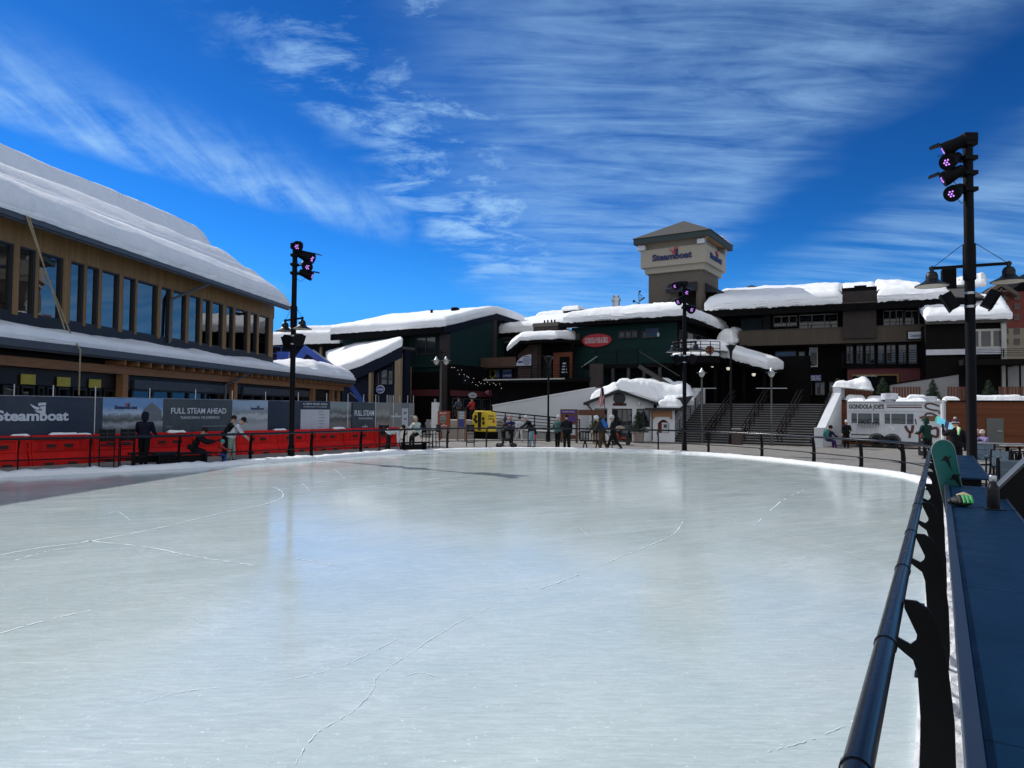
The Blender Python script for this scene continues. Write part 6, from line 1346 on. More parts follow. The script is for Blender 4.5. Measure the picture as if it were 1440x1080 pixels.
# ------------------------------------------------------------------ white ramp wall with dark rails
f = Fr(*gx(693, 54).to_2d(), 0, .985, -.17)
t = thing('ramp_wall', 'long pale wall rising to the right behind the trail signs', 'wall', f)
P_ = [f.hit(a, b) for a, b in ((693, 571), (837, 545.5), (850, 545.5))]; m = MB(); m.prism([(P_[0][0], 0), (P_[2][0]+1, 0), (P_[2][0]+1, P_[2][1]), P_[1], P_[0]], 0, .4); m.build('wall_face', mat('ramp_wall_pale', (.48, .50, .53), .85, .05, .8), t)
m = MB(); m.prism([(P_[0][0]-.05, P_[0][1]), P_[1], (P_[1][0], P_[1][1]+.08), (P_[0][0]-.05, P_[0][1]+.08)], -.05, .45); m.build('coping', WALLW, t)
f = Fr(*gx(690, 50.5).to_2d(), 0, .985, -.17); t = thing('ramp_railing', 'black many barred railing sloping down in front of the pale ramp wall', 'railing', f)
Lr = f.hx(815); za, zb_ = f.hit(690, 578)[1], f.hit(815, 590)[1]
m = MB()
for k in range(6): m.bar((0, 0, za-.02-k*.24), (Lr, 0, zb_-.02-k*.21), .04, .05 if k else .09)
m.build('rail_bars', BLACK, t)
for k in range(7): x = Lr*k/6; m = MB(); m.box(x-.035, x+.035, .03, .09, 0, za+(zb_-za)*k/6); m.build('railing_post', BLACK, t)
m = MB(); m.box(-.2, Lr, .4, 2.4, 0, .55); m.build('ramp_slab', GREYP, t)
# low deck left of it
f = Fr(*gx(618, 50.5).to_2d(), 0, .985, -.17); t = thing('low_deck', 'low deck with a pale front wall and dark rails behind the kiosk boards', 'deck', f)
xr = f.hx(668); zf = f.hit(640, 591)[1]
MB().box(0, xr+1.2, 0, 4, 0, zf).build('deck_wall', mat('deck_wall_beige', (.30, .28, .25), .85, .1), t); balustrade(f, 0, xr+1.2, .1, zf, f.hit(640, 571)[1], t, 2)
m = MB(); x0, x1 = f.hx(591), f.hx(609)
for k in range(6): m.box(x0, x1, k*.3, 1.9, k*zf/6, (k+1)*zf/6)
m.build('deck_steps', CONC, t)
x0, x1 = f.hx(608.5), f.hx(617); MB().box(x0, x1, -.3, .2, 0, f.hit(612, 566)[1]).build('white_pillar', WALLW, t); MB().box(x0+.15, x1-.2, -.2, .1, f.hit(612, 566)[1], f.hit(612, 561)[1]).build('pillar_cap', STEEL, t)
m = MB(); x = x0-.1; m.tube([(x, -.2, .95), (x-.05, 1.9, zf+.95)], .025, 6); m.tube([(x, -.2, .5), (x-.05, 1.9, zf+.5)], .02, 6); m.build('handrail', STEEL, t)
# ------------------------------------------------------------------ timber retaining wall, picket fence and trees
CED2 = board('red_cedar_boards', (.125, .040, .016), .16, 2, .6, .65, .25); PICK = mat('picket_cedar', (.10, .032, .016), .7, .3, 3, stretch=(3, 3, .5))
f = Fr(*gx(1166, 47).to_2d(), 0, .927, -.375); WW = f
t = thing('timber_retaining_wall', 'long red cedar retaining wall with a grey door behind the food truck', 'wall', f)
xr = f.hx(1500); zt = 2.80
MB().box(0, xr, 0, .3, 0, zt).build('board_face', CED2, t); MB().box(-.1, xr, -.08, .5, zt, zt+.08).build('coping', BROWN, t)
a, z1 = f.hit(1387, 588); b, _ = f.hit(1411, 588); d = MB().box(a, b, -.05, -.002, .0, z1).build('door', mat('door_grey', (.10, .105, .10), .6, .08), t); MB().box(b-.35, b-.1, -.12, -.051, 1.0, 1.05).build('handle', STEEL, d)
rnd = random.Random(9)
for k, (px, w) in enumerate(((1203, 1.2), (1232, 1.1), (1258, 1.0), (1290, 1.2), (1338, .9), (1392, 2.0), (1418, 1.6), (1436, 1.3))):
    x = f.hx(px); m = MB(); m.snow([(x-w/2, -.1, zt+.08), (x+w/2, -.1, zt+.08)], [(x-w/2, .45, zt+.08), (x+w/2, .45, zt+.08)], .3+.15*rnd.random(), nu=16, nv=6, rnd=.5, amp=.05, seed=k+120, keep=.05, over=.02); m.build('coping_snow', SNOW, t, smooth=60)
f = Fr(*gx(1186, 48.2).to_2d(), TZ, .927, -.375)
t = thing('picket_fence', 'red cedar picket fence on top of the retaining wall, with low gaps for the trees', 'fence', f)
xr = f.hx(1500); x = 0; m = MB(); gaps = [(1228, 1254), (1298, 1331), (1374, 1404)]
G = [(f.hx(a), f.hx(b)) for a, b in gaps]; rnd = random.Random(4)
while x < xr:
    low = any(a < x+.1 < b for a, b in G); m.box(x, x+.13, 0, .03, .05, (.38 if low else 1.18)+rnd.uniform(-.01, .01)); x += .165
m.build('pickets', PICK, t); m = MB(); m.box(0, xr, .03, .08, .3, .38); m.box(0, G[0][0], .03, .08, .9, .98); m.build('rails', PICK, t)
PINE = mat('spruce_needles', (.020, .045, .022), .8, .35, 9); BARK = mat('bark', (.06, .04, .03), .9, .3); PINE2 = mat('spruce_needles_pale', (.055, .065, .028), .8, .35, 9)
def spruce(loc, h, r, label, group, mt=PINE, seed=0, fr=None, bare=.0):
    rnd = random.Random(seed); o = thing('spruce_tree', label, 'tree', Fr(loc[0], loc[1], loc[2], 1, 0), group)
    m = MB(); m.tube([(0, 0, 0), (.01, 0, h*.5), (0, 0, h)], [r*.09, r*.06, .01], 6); m.build('trunk', BARK, o)
    m = MB(); n = int(130+90*h)
    for k in range(n):
        z = h*(.06+.92*(rnd.random()**1.15)); rr = r*(1-z/h)**.85*(.75+.5*rnd.random())+.03; a = rnd.random()*6.283
        d = Vector((math.cos(a), math.sin(a), .28*(z/h)-.12)); p = Vector((0, 0, z))
        seg = 4
        for q in range(1, seg+1):
            c = p+d*rr*q/seg
            for s_ in range(3):
                u = Vector((rnd.uniform(-1, 1), rnd.uniform(-1, 1), rnd.uniform(-.3, .8))).normalized(); v = d.cross(u).normalized(); l = rr*.22+.05; w_ = l*.16
                tip = c + (d*.7+u*.9).normalized()*l; m._add([c-v*w_, c+v*w_, tip], [(0, 1, 2)])
    m.build('crown', mt, o, fixn=False); return o
for k, (px, py, h_, r_, mt, lab) in enumerate(((1178, 541, 1.35, .62, PINE2, 'pale green spruce by the snowy top of the right stair wall'), (1241, 541, 1.45, .58, PINE, 'bluish spruce above the left part of the food truck, in the first fence gap'), (1312, 541, 1.35, .52, PINE, 'spruce in the fence gap just left of the right lamp pole'), (1390, 541, 1.35, .55, PINE, 'spruce in the last fence gap right of the lamp pole'))):
    p = at(px, 545, 49); spruce((p.x, p.y, TZ+.1), h_+.35, r_, lab, 'small spruces behind the picket fence', mt, k+3)
m = MB()
# sloping concrete ramp parapet behind the fence
f = Fr(*gx(1252, 53).to_2d(), 0, .95, -.31); t = thing('concrete_ramp', 'sloping grey concrete ramp wall behind the spruces at right', 'wall', f)
P_ = [f.hit(a, b) for a, b in ((1252, 541.5), (1450, 511))]; m = MB(); m.prism([(P_[0][0], 0), (P_[1][0], 0), P_[1], P_[0]], 0, .3); m.build('wall_face', mat('ramp_concrete', (.27, .27, .27), .85, .08), t)
m = MB(); m.prism([P_[0], P_[1], (P_[1][0], P_[1][1]+.1), (P_[0][0], P_[0][1]+.1)], -.05, .35); m.build('coping', DKWALL, t)
f = Fr(*gx(1366, 50).to_2d(), 0, .95, -.31); t = thing('terrace_railing', 'black metal railing in front of the wing at the right edge', 'railing', f)
xr = f.hx(1460); z0, z1 = f.hit(1400, 503)[1], f.hit(1400, 490.5)[1]; balustrade(f, 0, xr, 0, z0, z1, t, 5, 'rail_bars'); m = MB(); m.box(-.5, xr, -.1, 1.2, z0-.5, z0-.1); m.build('terrace_edge', BROWN, t); m = MB(); [m.box(x, x+.1, .2, .3, 0, z0-.5) for x in (0.2, xr*.55, xr-1)]; m.build('support', BROWN, t)
# ------------------------------------------------------------------ food truck
FT = Fr(*gx(1191, 43).to_2d(), 0, .79, -.61); f = FT
t = thing('food_truck', 'white food trailer with brown lettering GONDOLA JOES and two serving windows', 'food truck', f)
TRW = mat('trailer_white', (.57, .59, .61), .5, .11, 1.6); TRB = mat('trailer_brown', (.085, .025, .025), .5, .1)
Wt = f.hx(1323); zt = f.hit(1250, 565)[1]; zbm = f.hit(1250, 617)[1]
w1 = (f.hx(1196), f.hx(1238)); w2 = (f.hx(1242.5), f.hx(1286)); wz0 = f.hit(1240, 597)[1]; wz1 = f.hit(1240, 580.3)[1]
m = MB(); m.box(0, Wt, 0, .06, wz1, zt); m.box(0, w1[0], 0, .06, wz0, wz1); m.box(w1[1], w2[0], 0, .06, wz0, wz1); m.box(w2[1], Wt, 0, .06, wz0, wz1)
m.prism([(0, zbm), (f.hx(1228), zbm), (f.hx(1228)+.05, zbm+.18), (f.hx(1262)-.05, zbm+.1), (f.hx(1262), zbm-.12), (Wt, zbm-.2), (Wt, wz0), (0, wz0)], 0, .06)
m.box(0, .06, .061, 2.2, zbm, zt); m.box(Wt-.06, Wt, .061, 2.2, zbm, zt); m.box(.06, Wt-.06, 2.14, 2.2, zbm, zt); m.box(0.001, Wt-.001, .061, 2.14, zt-.06, zt-.002); m.build('trailer_body', TRW, t)
m = MB(); m.box(.02, Wt, -.035, -.002, zt-.05, zt+.02); m.box(.02, Wt, -.02, -.002, wz1+.06, wz1+.09); m.build('roof_trim', STEEL, t)
MB().box(.07, Wt-.07, 1.2, 1.25, zbm, zt-.1).build('inner_wall', mat('galley', (.06, .06, .06), .6, .5, 4), t)
for w_ in (w1, w2):
    m = MB(); a, b = w_
    for x in (a, a+(b-a)*.22, a+(b-a)*.72, b-.05): m.box(x, x+.05, -.02, .05, wz0+.05, wz1-.05)
    m.box(a, b, -.02, .05, wz1-.049, wz1); m.box(a, b, -.02, .05, wz0, wz0+.049); d = m.build('serving_window', TRW, t); MB().box(a+.02, b-.02, .01, .02, wz0+.05, wz1-.05).build('pane', GLASS, d)
m = MB(); [m.box(x-.006, x+.006, -.004, -.001, zbm+.05, wz0-.05) for x in (.55, 1.3, 2.05, 2.75, 3.4, 4.1)]; [m.box(x-.006, x+.006, -.004, -.001, wz1+.1, zt-.06) for x in (2.0, 3.6)]; m.build('panel_seam', GREYP, t)
m = MB(); m.box(w1[0]+.4, w1[1]-.1, -.28, -.005, wz0-.06, wz0-.02); m.build('counter_shelf', STEEL, t)
m = MB(); rnd = random.Random(8)
for k in range(8): x = w1[0]+.5+k*.15; m.lathe([(.04, wz0-.018), (.04, wz0+.1+.08*rnd.random())], (x, -.15, 0), 8)
tag(m.build('condiment_bottle', FRAME, t), None)
m = MB(); a, z = f.hit(1194, 576.5); b, z2 = f.hit(1243, 568.5); m.text("GONDOLA JOE'S", a, z, b-a, z2-z, -.003, .015, .03); m.build('lettering', FRAME, t, fixn=False)
m = MB(); a, z = f.hit(1247, 570.5); b, z2 = f.hit(1296.5, 569); z0 = f.hit(1270, 573.6)[1]; m.box(a, b, -.008, -.002, z2-.06, z2+.0); m.build('stripe', mat('stripe_grey', (.16, .14, .14), .6, .1), t); m = MB(); m.box(a, b, -.008, -.002, z0, z0+.07); m.build('stripe', TRB, t)
m = MB()
def stroke(pts, wpx):
    Q = [f.hit(a, b) for a, b in pts]; k = Wt/132
    Q = spline([Vector(q) for q in Q], 5)
    L_ = []; R_ = []
    for i, q in enumerate(Q):
        d = (Q[min(i+1, len(Q)-1)]-Q[max(i-1, 0)]).normalized(); n = Vector((-d.y, d.x))*wpx*k/2; L_.append(q+n); R_.append(q-n)
    for i in range(len(Q)-1): m.prism([tuple(L_[i]), tuple(L_[i+1]), tuple(R_[i+1]), tuple(R_[i])], -.010, -.003)
stroke([(1321, 571), (1309, 567.5), (1302, 569), (1302, 573), (1309, 576), (1321, 578)], 2.6); stroke([(1321, 578), (1321, 582)], 2.4)
stroke([(1293, 587), (1300, 587.5), (1302, 582.5), (1309, 581.5), (1317, 585), (1317, 590)], 2.8); stroke([(1273, 599), (1277, 606), (1282, 608), (1284, 598)], 4.0); stroke([(1280, 607), (1279, 616)], 3.6); stroke([(1287, 589), (1288.5, 597)], 1.6); stroke([(1288, 608), (1295, 610), (1296, 600)], 4); stroke([(1309, 603), (1318, 602.5), (1318, 614), (1309, 612)], 4)
m.build('painted_word', TRB, t)
m = MB(); a, z = f.hit(1296, 592); b, z2 = f.hit(1318, 585); m.box(a, b, -.0145, -.011, z, z2); m.build('painted_patch', mat('patch_brown', (.16, .075, .045), .6, .3, 6), t)
m = MB(); c = f.hit(1253, 602); k = .055; m.prism([(c[0]-3*k, c[1]+2*k), (c[0], c[1]+2.4*k), (c[0]+1.2*k, c[1]+.8*k), (c[0]+.2*k, c[1]-.2*k), (c[0]-1.6*k, c[1]+1.1*k)], -.008, -.002); m.prism([(c[0]+.6*k, c[1]-1.0*k), (c[0]+2.8*k, c[1]+1.8*k), (c[0]+3.2*k, c[1]-1.4*k), (c[0]-.2*k, c[1]-2.4*k)], -.008, -.002); m.build('emblem', WHITEP, t)
m = MB(); a, z = f.hit(1197, 611); b, _ = f.hit(1229, 611); m.box(a, b, -.012, -.002, z-.03, z+.04); m.build('stripe', mat('stripe_maroon', (.10, .06, .06), .6, .1), t)
for px in (1233, 1254.5):
    x = f.hx(px); m = MB(); m.lathe([(.20, -.1), (.36, -.12), (.38, -.06), (.38, .1), (.34, .12)], (x, .1, .385), 20, 0, Matrix.Rotation(R(90), 3, 'X')); w_ = m.build('wheel', mat('tyre', (.008, .008, .008), .8, .2), t, smooth=40)
    m = MB(); m.lathe([(.2, -.0), (.19, .03), (.06, .05)], (x, -.005, .385), 16, 0, Matrix.Rotation(R(90), 3, 'X')); m.build('rim', DKWALL, w_, smooth=40)
    m = MB(); pts = [(x+.47*math.cos(q*math.pi/12), .385+.47*math.sin(q*math.pi/12)) for q in range(13)]; pin = [(x+.41*math.cos(q*math.pi/12), .385+.41*math.sin(q*math.pi/12)) for q in range(12, -1, -1)]; m.prism(pts+pin, -.05, .2); m.build('wheel_arch', FRAME, t)
MB().box(.1, Wt-.1, .25, 2, .3, zbm+.1).build('chassis', DKWALL, t)
m = MB(); x, z = f.hit(1251, 564, 1); m.lathe([(.24, zt-.01), (.24, zt+.15), (.46, zt+.16), (.46, zt+.5), (.3, zt+.52)], (x, 1, 0), 16); m.build('roof_vent', SIGNW, t, smooth=40)
m = MB(); x, z = f.hit(1303, 564, 1); m.box(x-.3, x+.5, .6, 1.5, zt, zt+.32); m.build('air_unit', SIGNW, t, bevel=.05)
for px, w_ in ((1206, 1.0), (1228, .8), (1272, .8), (1291, .9)):
    x = f.hx(px, .6); m = MB(); m.snow([(x-w_/2, .2, zt), (x+w_/2, .2, zt)], [(x-w_/2, 1.4, zt), (x+w_/2, 1.4, zt)], .24, nu=14, nv=8, rnd=.5, amp=.04, seed=px, keep=.05, over=.02); m.build('roof_snow', SNOW, t, smooth=60)
f2 = Fr(*gx(1325, 39).to_2d(), 0, .9, -.4); t = thing('white_post', 'slim white post with twin lamps at the right end of the food truck', 'lamp post', f2); z = f2.hit(1325, 564)[1]
m = MB(); m.tube([(0, 0, 0), (0, 0, z)], .07, 10); m.build('pole', WHITEP, t, smooth=40); m = MB(); m.bar((-.2, 0, z), (.2, 0, z), .05, .05); m.ball((-.17, 0, z+.04), .08); m.ball((.17, 0, z+.04), .08); m.build('lamp_head', WHITEP, t)
# ------------------------------------------------------------------ street lamps
def street_lamp(px, by, D, label, heads, topy, banner=None, r=.05, arm=.0, flare=False):
    p = gx(px, D); fr = Fr(p.x, p.y, 0, .95, -.3); z = at(px, topy, D).z; o = thing('street_lamp', label, 'street lamp', fr, 'slim street lamps round the square')
    base = at(px, by, D).z if by else 0
    m = MB(); m.lathe([(r*2.2, 0), (r*2.2, .5), (r, .7), (r*.9, z)], n=10); m.build('pole', BLACK if flare else mat('lamp_grey', (.06, .06, .06), .5, .1), o, smooth=40)
    for dx in heads:
        if flare: m = MB(); m.lathe([(r, z-.4), (.1, z-.1), (.3, z+.25), (.34, z+.28), (.02, z+.34)], (dx, 0, 0), 14); m.build('lamp_shade', SHADE, o, smooth=40); continue
        m = MB(); m.lathe([(.03, z+.35), (.09, z+.2), (.16, z+.12), (.18, z+.05)], (dx, 0, 0), 12); m.lathe([(.34, z+.04), (.34, z+.055)], (dx, 0, 0), 14); m.build('lamp_shade', STEEL, o, smooth=40)
        m = MB(); m.lathe([(.2, z+.035), (.2, z-.06), (.08, z-.24)], (dx, 0, 0), 12); m.build('lamp_glass', mat('frosted_glass', (.55, .55, .52), .3, .05), o, smooth=40)
    if arm: m = MB(); m.bar((-arm, 0, z+.6), (arm, 0, z+.6), .05, .05); [m.bar((s*arm, 0, z+.6), (s*arm, 0, z+.3), .04, .04) for s in (-1, 1)]; m.box(-.03, .03, -.03, .03, z, z+.8); m.build('cross_arm', BLACK, o)
    if banner: zb = at(px, banner, D).z; m = MB(); m.bar((-.9 if px > 1050 else -.1, 0, zb), (.9, 0, zb), .035, .035); m.bar((-.1, 0, .75), (.8, 0, .75), .03, .03) if px < 1050 else None; m.build('banner_arm', STEEL, o)
    return o
street_lamp(987, 0, 46.3, 'slim lamp with a small banner arm at the left foot of the stairs', (0,), 525, 546)
street_lamp(1028, 0, 44.8, 'dark post with a flared top in the middle of the staircase', (0,), 492, None, .075, 0, True)
street_lamp(1085, 0, 43.5, 'slim lamp with a crossbar in front of the right half of the stairs', (0,), 525, 546)
street_lamp(771, 0, 46, 'plain dark post before the pale ramp wall', (0,), 508, None, .07, 0, True)
street_lamp(619.5, 0, 49, 'dark double headed lamp before the green hall', (-.36, .36), 508, None, .06, .36)
o = street_lamp(1350, 0, 56, 'small lamp globe before the long building just left of the right pole', (0,), 449, None, .06)
# ------------------------------------------------------------------ signs, cabin, pots on the square
f = Fr(*gx(788, 45).to_2d(), 0, .985, -.17); t = thing('trail_sign', 'brown timber trail sign with a purple emblem, white map and an open frame', 'sign', f)
SBR = mat('sign_timber', (.10, .035, .016), .7, .2, 3); SPUR = mat('sign_purple', (.06, .02, .16), .6, .1)
xm, xr = f.hx(812), f.hx(850); zt = f.hit(800, 575.5)[1]; zb_ = f.hit(800, 606)[1]
MB().box(0, xm, 0, .1, zb_-.5, zt).build('board', SBR, t)
for x in (.0, xm-.12, xr-.15): m = MB(); m.box(x+.01, x+.14, .02, .16, 0, zt-.01); m.build('post', SBR, t)
m = MB(); m.box(xm+.05, xr, .01, .12, f.hit(830, 584)[1], zt-.02); m.build('beam', SBR, t)
MB().box(.05, xm-.08, -.02, -.001, zt-.28, zt-.06).build('header', SPUR, t); m = MB(); m.text('TRAIL MAP & STATUS', .12, zt-.2, xm-.3, .09, -.021, .006, .006); m.build('lettering', SIGNW, t, fixn=False)
m = MB(); c = (xm*.62, zt-.62); m.prism([(c[0]+.36*math.cos(q*.52), c[1]+.22*math.sin(q*.52)) for q in range(12)], -.02, -.001); m.build('emblem', SPUR, t)
MB().box(xm*.62, xm-.12, -.02, -.001, zb_-.25, zb_+.4).build('map_sheet', BW, t)
f = Fr(*gx(615.5, 46.5).to_2d(), 0, .985, -.17); t = thing('red_sign_box', 'orange red upright sign box with a dark round picture near the deck steps', 'sign', f)
xr = f.hx(631.5); z1, z0 = f.hit(620, 578)[1], f.hit(620, 601)[1]; ORR = mat('sign_orange_red', (.26, .045, .018), .6, .12)
MB().box(0, xr, 0, .35, z0, z1).build('box', ORR, t); m = MB(); m.box(.06, .16, .1, .25, 0, z0); m.box(xr-.16, xr-.06, .1, .25, 0, z0); m.build('legs', ORR, t)
m = MB(); c = (xr*.48, z0+(z1-z0)*.5); m.prism([(c[0]+.24*math.cos(q*.42), c[1]+.27*math.sin(q*.42)) for q in range(15)], -.02, -.001); m.build('picture', PIC3, t)
m = MB(); m.text('MAP', xr*.2, z1-.2, xr*.6, .12, -.003, .01, .01); logo(m, xr*.15, z0+.08, xr*.7, -.003, .01); m.build('lettering', SIGNW, t, fixn=False)
f = Fr(*gx(643, 46.5).to_2d(), 0, .985, -.17); t = thing('notice_board', 'notice board with pale sheet over a dark blue sheet between two timber posts', 'sign', f); xr = f.hx(655)
z1, z0 = f.hit(650, 577.5)[1], f.hit(650, 601)[1]; zm = (z0+z1)/2
m = MB(); m.box(0, .08, 0, .1, 0, z1); m.box(xr-.08, xr, 0, .1, 0, z1); m.box(.08, xr-.08, .02, .08, z0, z1-.02); m.build('frame', mat('frame_orange', (.22, .10, .04), .7, .1), t)
MB().box(.1, xr-.1, 0, .019, zm, z1-.05).build('map_sheet', PIC2, t); MB().box(.1, xr-.1, 0, .019, z0+.03, zm-.01).build('blue_sheet', SIGNB, t)
# yellow cabin
f = Fr(*gx(664, 50).to_2d(), 0, .80, -.6); g_ = f
t = thing('yellow_gondola_cabin', 'old yellow gondola cabin with black windows and dots, displayed on the square', 'gondola cabin', f)
YELC = mat('cabin_yellow', (.62, .45, .02), .45, .1, 1.5); zb_, z1 = f.hit(670, 607)[1], f.hit(670, 577.5)[1]; Wc = f.hx(683.5)+.05; Dc = .95
hh = z1-zb_
cs = [(0.10, zb_), (Wc-.10, zb_), (Wc, zb_+hh*.35), (Wc-.03, zb_+hh*.8), (Wc-.22, z1), (.22, z1), (.03, zb_+hh*.8), (0, zb_+hh*.35)]
m = MB(); m.prism(cs, 0, Dc); m.build('cabin_body', YELC, t, bevel=.06)
m = MB(); m.prism([(Wc*.42, zb_+.1), (Wc*.62, zb_+.1), (Wc*.66, z1-.1), (Wc*.4, z1-.1)], -.02, -.001); m.build('black_panel', FRAME, t)
m = MB()
for u, v in ((.26, .72), (.3, .48), (.2, .58), (.78, .62), (.8, .42)): m.prism([(Wc*u+.11*math.cos(q*.63), zb_+hh*v+.13*math.sin(q*.63)) for q in range(10)], -.025, -.0205 if False else -.001)
m.build('black_dot', FRAME, t)
m = MB(); x = Wc+.001
m.hexa([(x-.08, .2, zb_+.2), (x-.0, .75, zb_+.2), (x+.05, .75, zb_+.2), (x+.02, .2, zb_+.2), (x-.08, .2, zb_+.24), (x, .75, zb_+.24), (x+.05, .75, zb_+.24), (x+.02, .2, zb_+.24)]); m.build('door_sill', FRAME, t)
f3 = Fr(*f.P(Wc, 0, 0).to_2d(), 0, .95, .1); t2 = t
Ws = f3.hx(699)
m = MB(); m.prism([(.02, zb_), (Ws-.08, zb_), (Ws, zb_+hh*.4), (Ws-.1, z1-.1), (.02, z1-.03)], 0, .7); inF(f3, f, m).build('cabin_side', YELC, t, bevel=.05)
m = MB(); m.text('STEAMBOAT', .1, z1-.42, Ws-.3, .12, -.002, .01, .012); m.text('GONDOLA', .1, z1-.62, Ws-.3, .14, -.002, .01, .012); m.box(.08, Ws-.08, -.01, -.001, zb_+.32, zb_+.4); inF(f3, f, m).build('lettering', FRAME, t, fixn=False)
m = MB(); c = (Ws*.68, zb_+hh*.52); m.prism([(c[0]-.1, c[1]-.12), (c[0]+.1, c[1]-.12), (c[0]+.06, c[1]+.02), (c[0]+.02, c[1]+.15), (c[0]-.06, c[1]+.03)], -.012, -.001); inF(f3, f, m).build('emblem', SIGNR, t)
m = MB(); m.box(.1, Wc+.4, .1, .8, 0, zb_-.005); m.build('plinth', DKWALL, t)
# planters
POT = mat('planter_concrete', (.22, .19, .165), .85, .12)
def planter(px, D, label, h=.72, r=.42):
    p = gx(px, D); o = thing('round_planter', label, 'planter', Fr(p.x, p.y, 0, 1, 0), 'round planters by the hut')
    m = MB(); m.lathe([(r*.85, 0), (r*.95, h*.9), (r*1.05, h*.9), (r*1.05, h), (r*.9, h), (r*.88, h-.08)], n=20); m.build('pot', POT, o, smooth=40); m = MB(); m.lathe([(r*.87, h-.075), (.01, h-.05)], n=20); m.build('soil', BARK, o)
    return p
p = planter(897.5, 45.5, 'round concrete planter with a spruce right of the hut door'); spruce((p.x, p.y, .66), 1.35, .5, 'dark spruce standing in the planter right of the hut door', None, PINE, 21)
p = planter(840.5, 43.5, 'round concrete planter with a bushy spruce left of the hut door'); spruce((p.x, p.y, .66), 1.15, .58, 'bushy spruce in the planter seen through the trail sign frame', None, PINE2, 22)
f = Fr(*gx(1035, 44).to_2d(), 0, .815, -.58); t = thing('litter_bin', 'brown square litter bin at the foot of the stairs', 'bin', f); MB().box(-.28, .28, 0, .5, 0, .95).build('bin_body', mat('bin_brown', (.06, .04, .035), .6, .15), t, bevel=.02); MB().box(-.3, .3, -.02, .52, .952, 1.02).build('bin_lid', STEEL, t, bevel=.02)
# flag
f = Fr(*gx(859, 41.5).to_2d(), 0, 1, 0); t = thing('flag_on_pole', 'stars and stripes flag hanging limp from a thin leaning pole by the hut', 'flag', f)
xt, zt = f.hit(845.5, 541); m = MB(); m.tube([(0, 0, 0), (xt, 0, zt)], .022, 6); m.ball((xt, 0, zt), .04); m.build('flag_pole', BLACK, t)
m = MB(); z1 = f.hit(846, 545)[1]; z0 = f.hit(846, 572)[1]; nS = 13
for i in range(nS):
    for j in range(10):
        def P(u, v): return (xt+.03+(v*.14-.22*v*v)+(u-.45)*(.16+.26*v)+.015*math.sin(9*u+5*v), .05*math.sin(u*16)+.02*math.sin(v*7), z1+(z0-z1)*v*(.86+.14*math.sin(u*3.0)))
        u0, u1, v0, v1 = i/nS, (i+1)/nS, j/10, (j+1)/10
        mi = 2 if (u0 > .42 and v0 < .4) else (0 if i % 2 == 0 else 1)
        m.quad(P(u0, v0), P(u1, v0), P(u1, v1), P(u0, v1), mi)
m.build('flag_cloth', [mat('flag_red', (.36, .02, .03), .7, .1), mat('flag_white', (.6, .6, .6), .7, .05), mat('flag_blue', (.02, .03, .12), .7, .1)], t, fixn=False)
# sandwich board
f = Fr(*gx(1292, 34).to_2d(), 0, .9, -.43); t = thing('sandwich_board', 'black sandwich board with pale chalk writing and a red heading before the food truck', 'sign', f)
m = MB(); w_ = .56; m.hexa([(0, 0, .05), (w_, 0, .05), (w_, .03, .05), (0, .03, .05), (.0, .28, 1.02), (w_, .28, 1.02), (w_, .31, 1.02), (0, .31, 1.02)]); m.hexa([(0, .62, .05), (w_, .62, .05), (w_, .65, .05), (0, .65, .05), (0, .32, 1.02), (w_, .32, 1.02), (w_, .35, 1.02), (0, .35, 1.02)]); m.build('board', FRAME, t)
m = MB(); rnd = random.Random(2)
for k in range(5): z = .28+k*.12; y = .0+(z-.05)*.28/.97-.006; wd = rnd.uniform(.2, .42); m.hexa([(w_/2-wd/2, y, z), (w_/2+wd/2, y, z), (w_/2+wd/2, y+.004, z), (w_/2-wd/2, y+.004, z), (w_/2-wd/2, y+.017, z+.07), (w_/2+wd/2, y+.017, z+.07), (w_/2+wd/2, y+.021, z+.07), (w_/2-wd/2, y+.021, z+.07)])
m.build('chalk_writing', SIGNW, t); m = MB(); m.hexa([(.04, .245, .9), (w_-.04, .245, .9), (w_-.04, .26, .9), (.04, .26, .9), (.08, .285, 1.09), (w_-.08, .285, 1.09), (w_-.08, .3, 1.09), (.08, .3, 1.09)]); m.build('red_heading', mat('heading_red', (.5, .05, .05), .6, .1), t)
# tables on the right
def table(px, D, w_, label, a):
    p = gx(px, D); t = thing('picnic_table', label, 'table', Fr(p.x, p.y, 0, math.cos(a), math.sin(a)), 'outdoor tables at the right')
    m = MB()
    for k in range(5): m.box(-w_/2, w_/2, -.4+k*.165, -.4+k*.165+.15, .72, .76)
    m.build('table_top', mat('table_grey', (.22, .22, .21), .6, .15), t)
    for x in (-w_*.4, w_*.4):
        m = MB(); m.bar((x, -.35, 0), (x, .05, .72), .06, .06); m.build('leg', BLACK, t); m = MB(); m.bar((x+.07, .35, 0), (x+.07, -.05, .72), .06, .06); m.build('leg', BLACK, t)
    for y in (-.85, .75):
        m = MB(); m.box(-w_/2, w_/2, y, y+.28, .43, .46); [m.box(-w_/2+.1+q*(w_-.3)/7, -w_/2+.14+q*(w_-.3)/7, y+.1, y+.14, 0, .43) for q in range(8)]; m.build('bench', BLACK, t)
table(1404, 32, 1.9, 'long grey slatted table by the cedar wall near the seated skiers', -.3); table(1436, 30, 1.4, 'second grey table at the right picture edge', -.3)
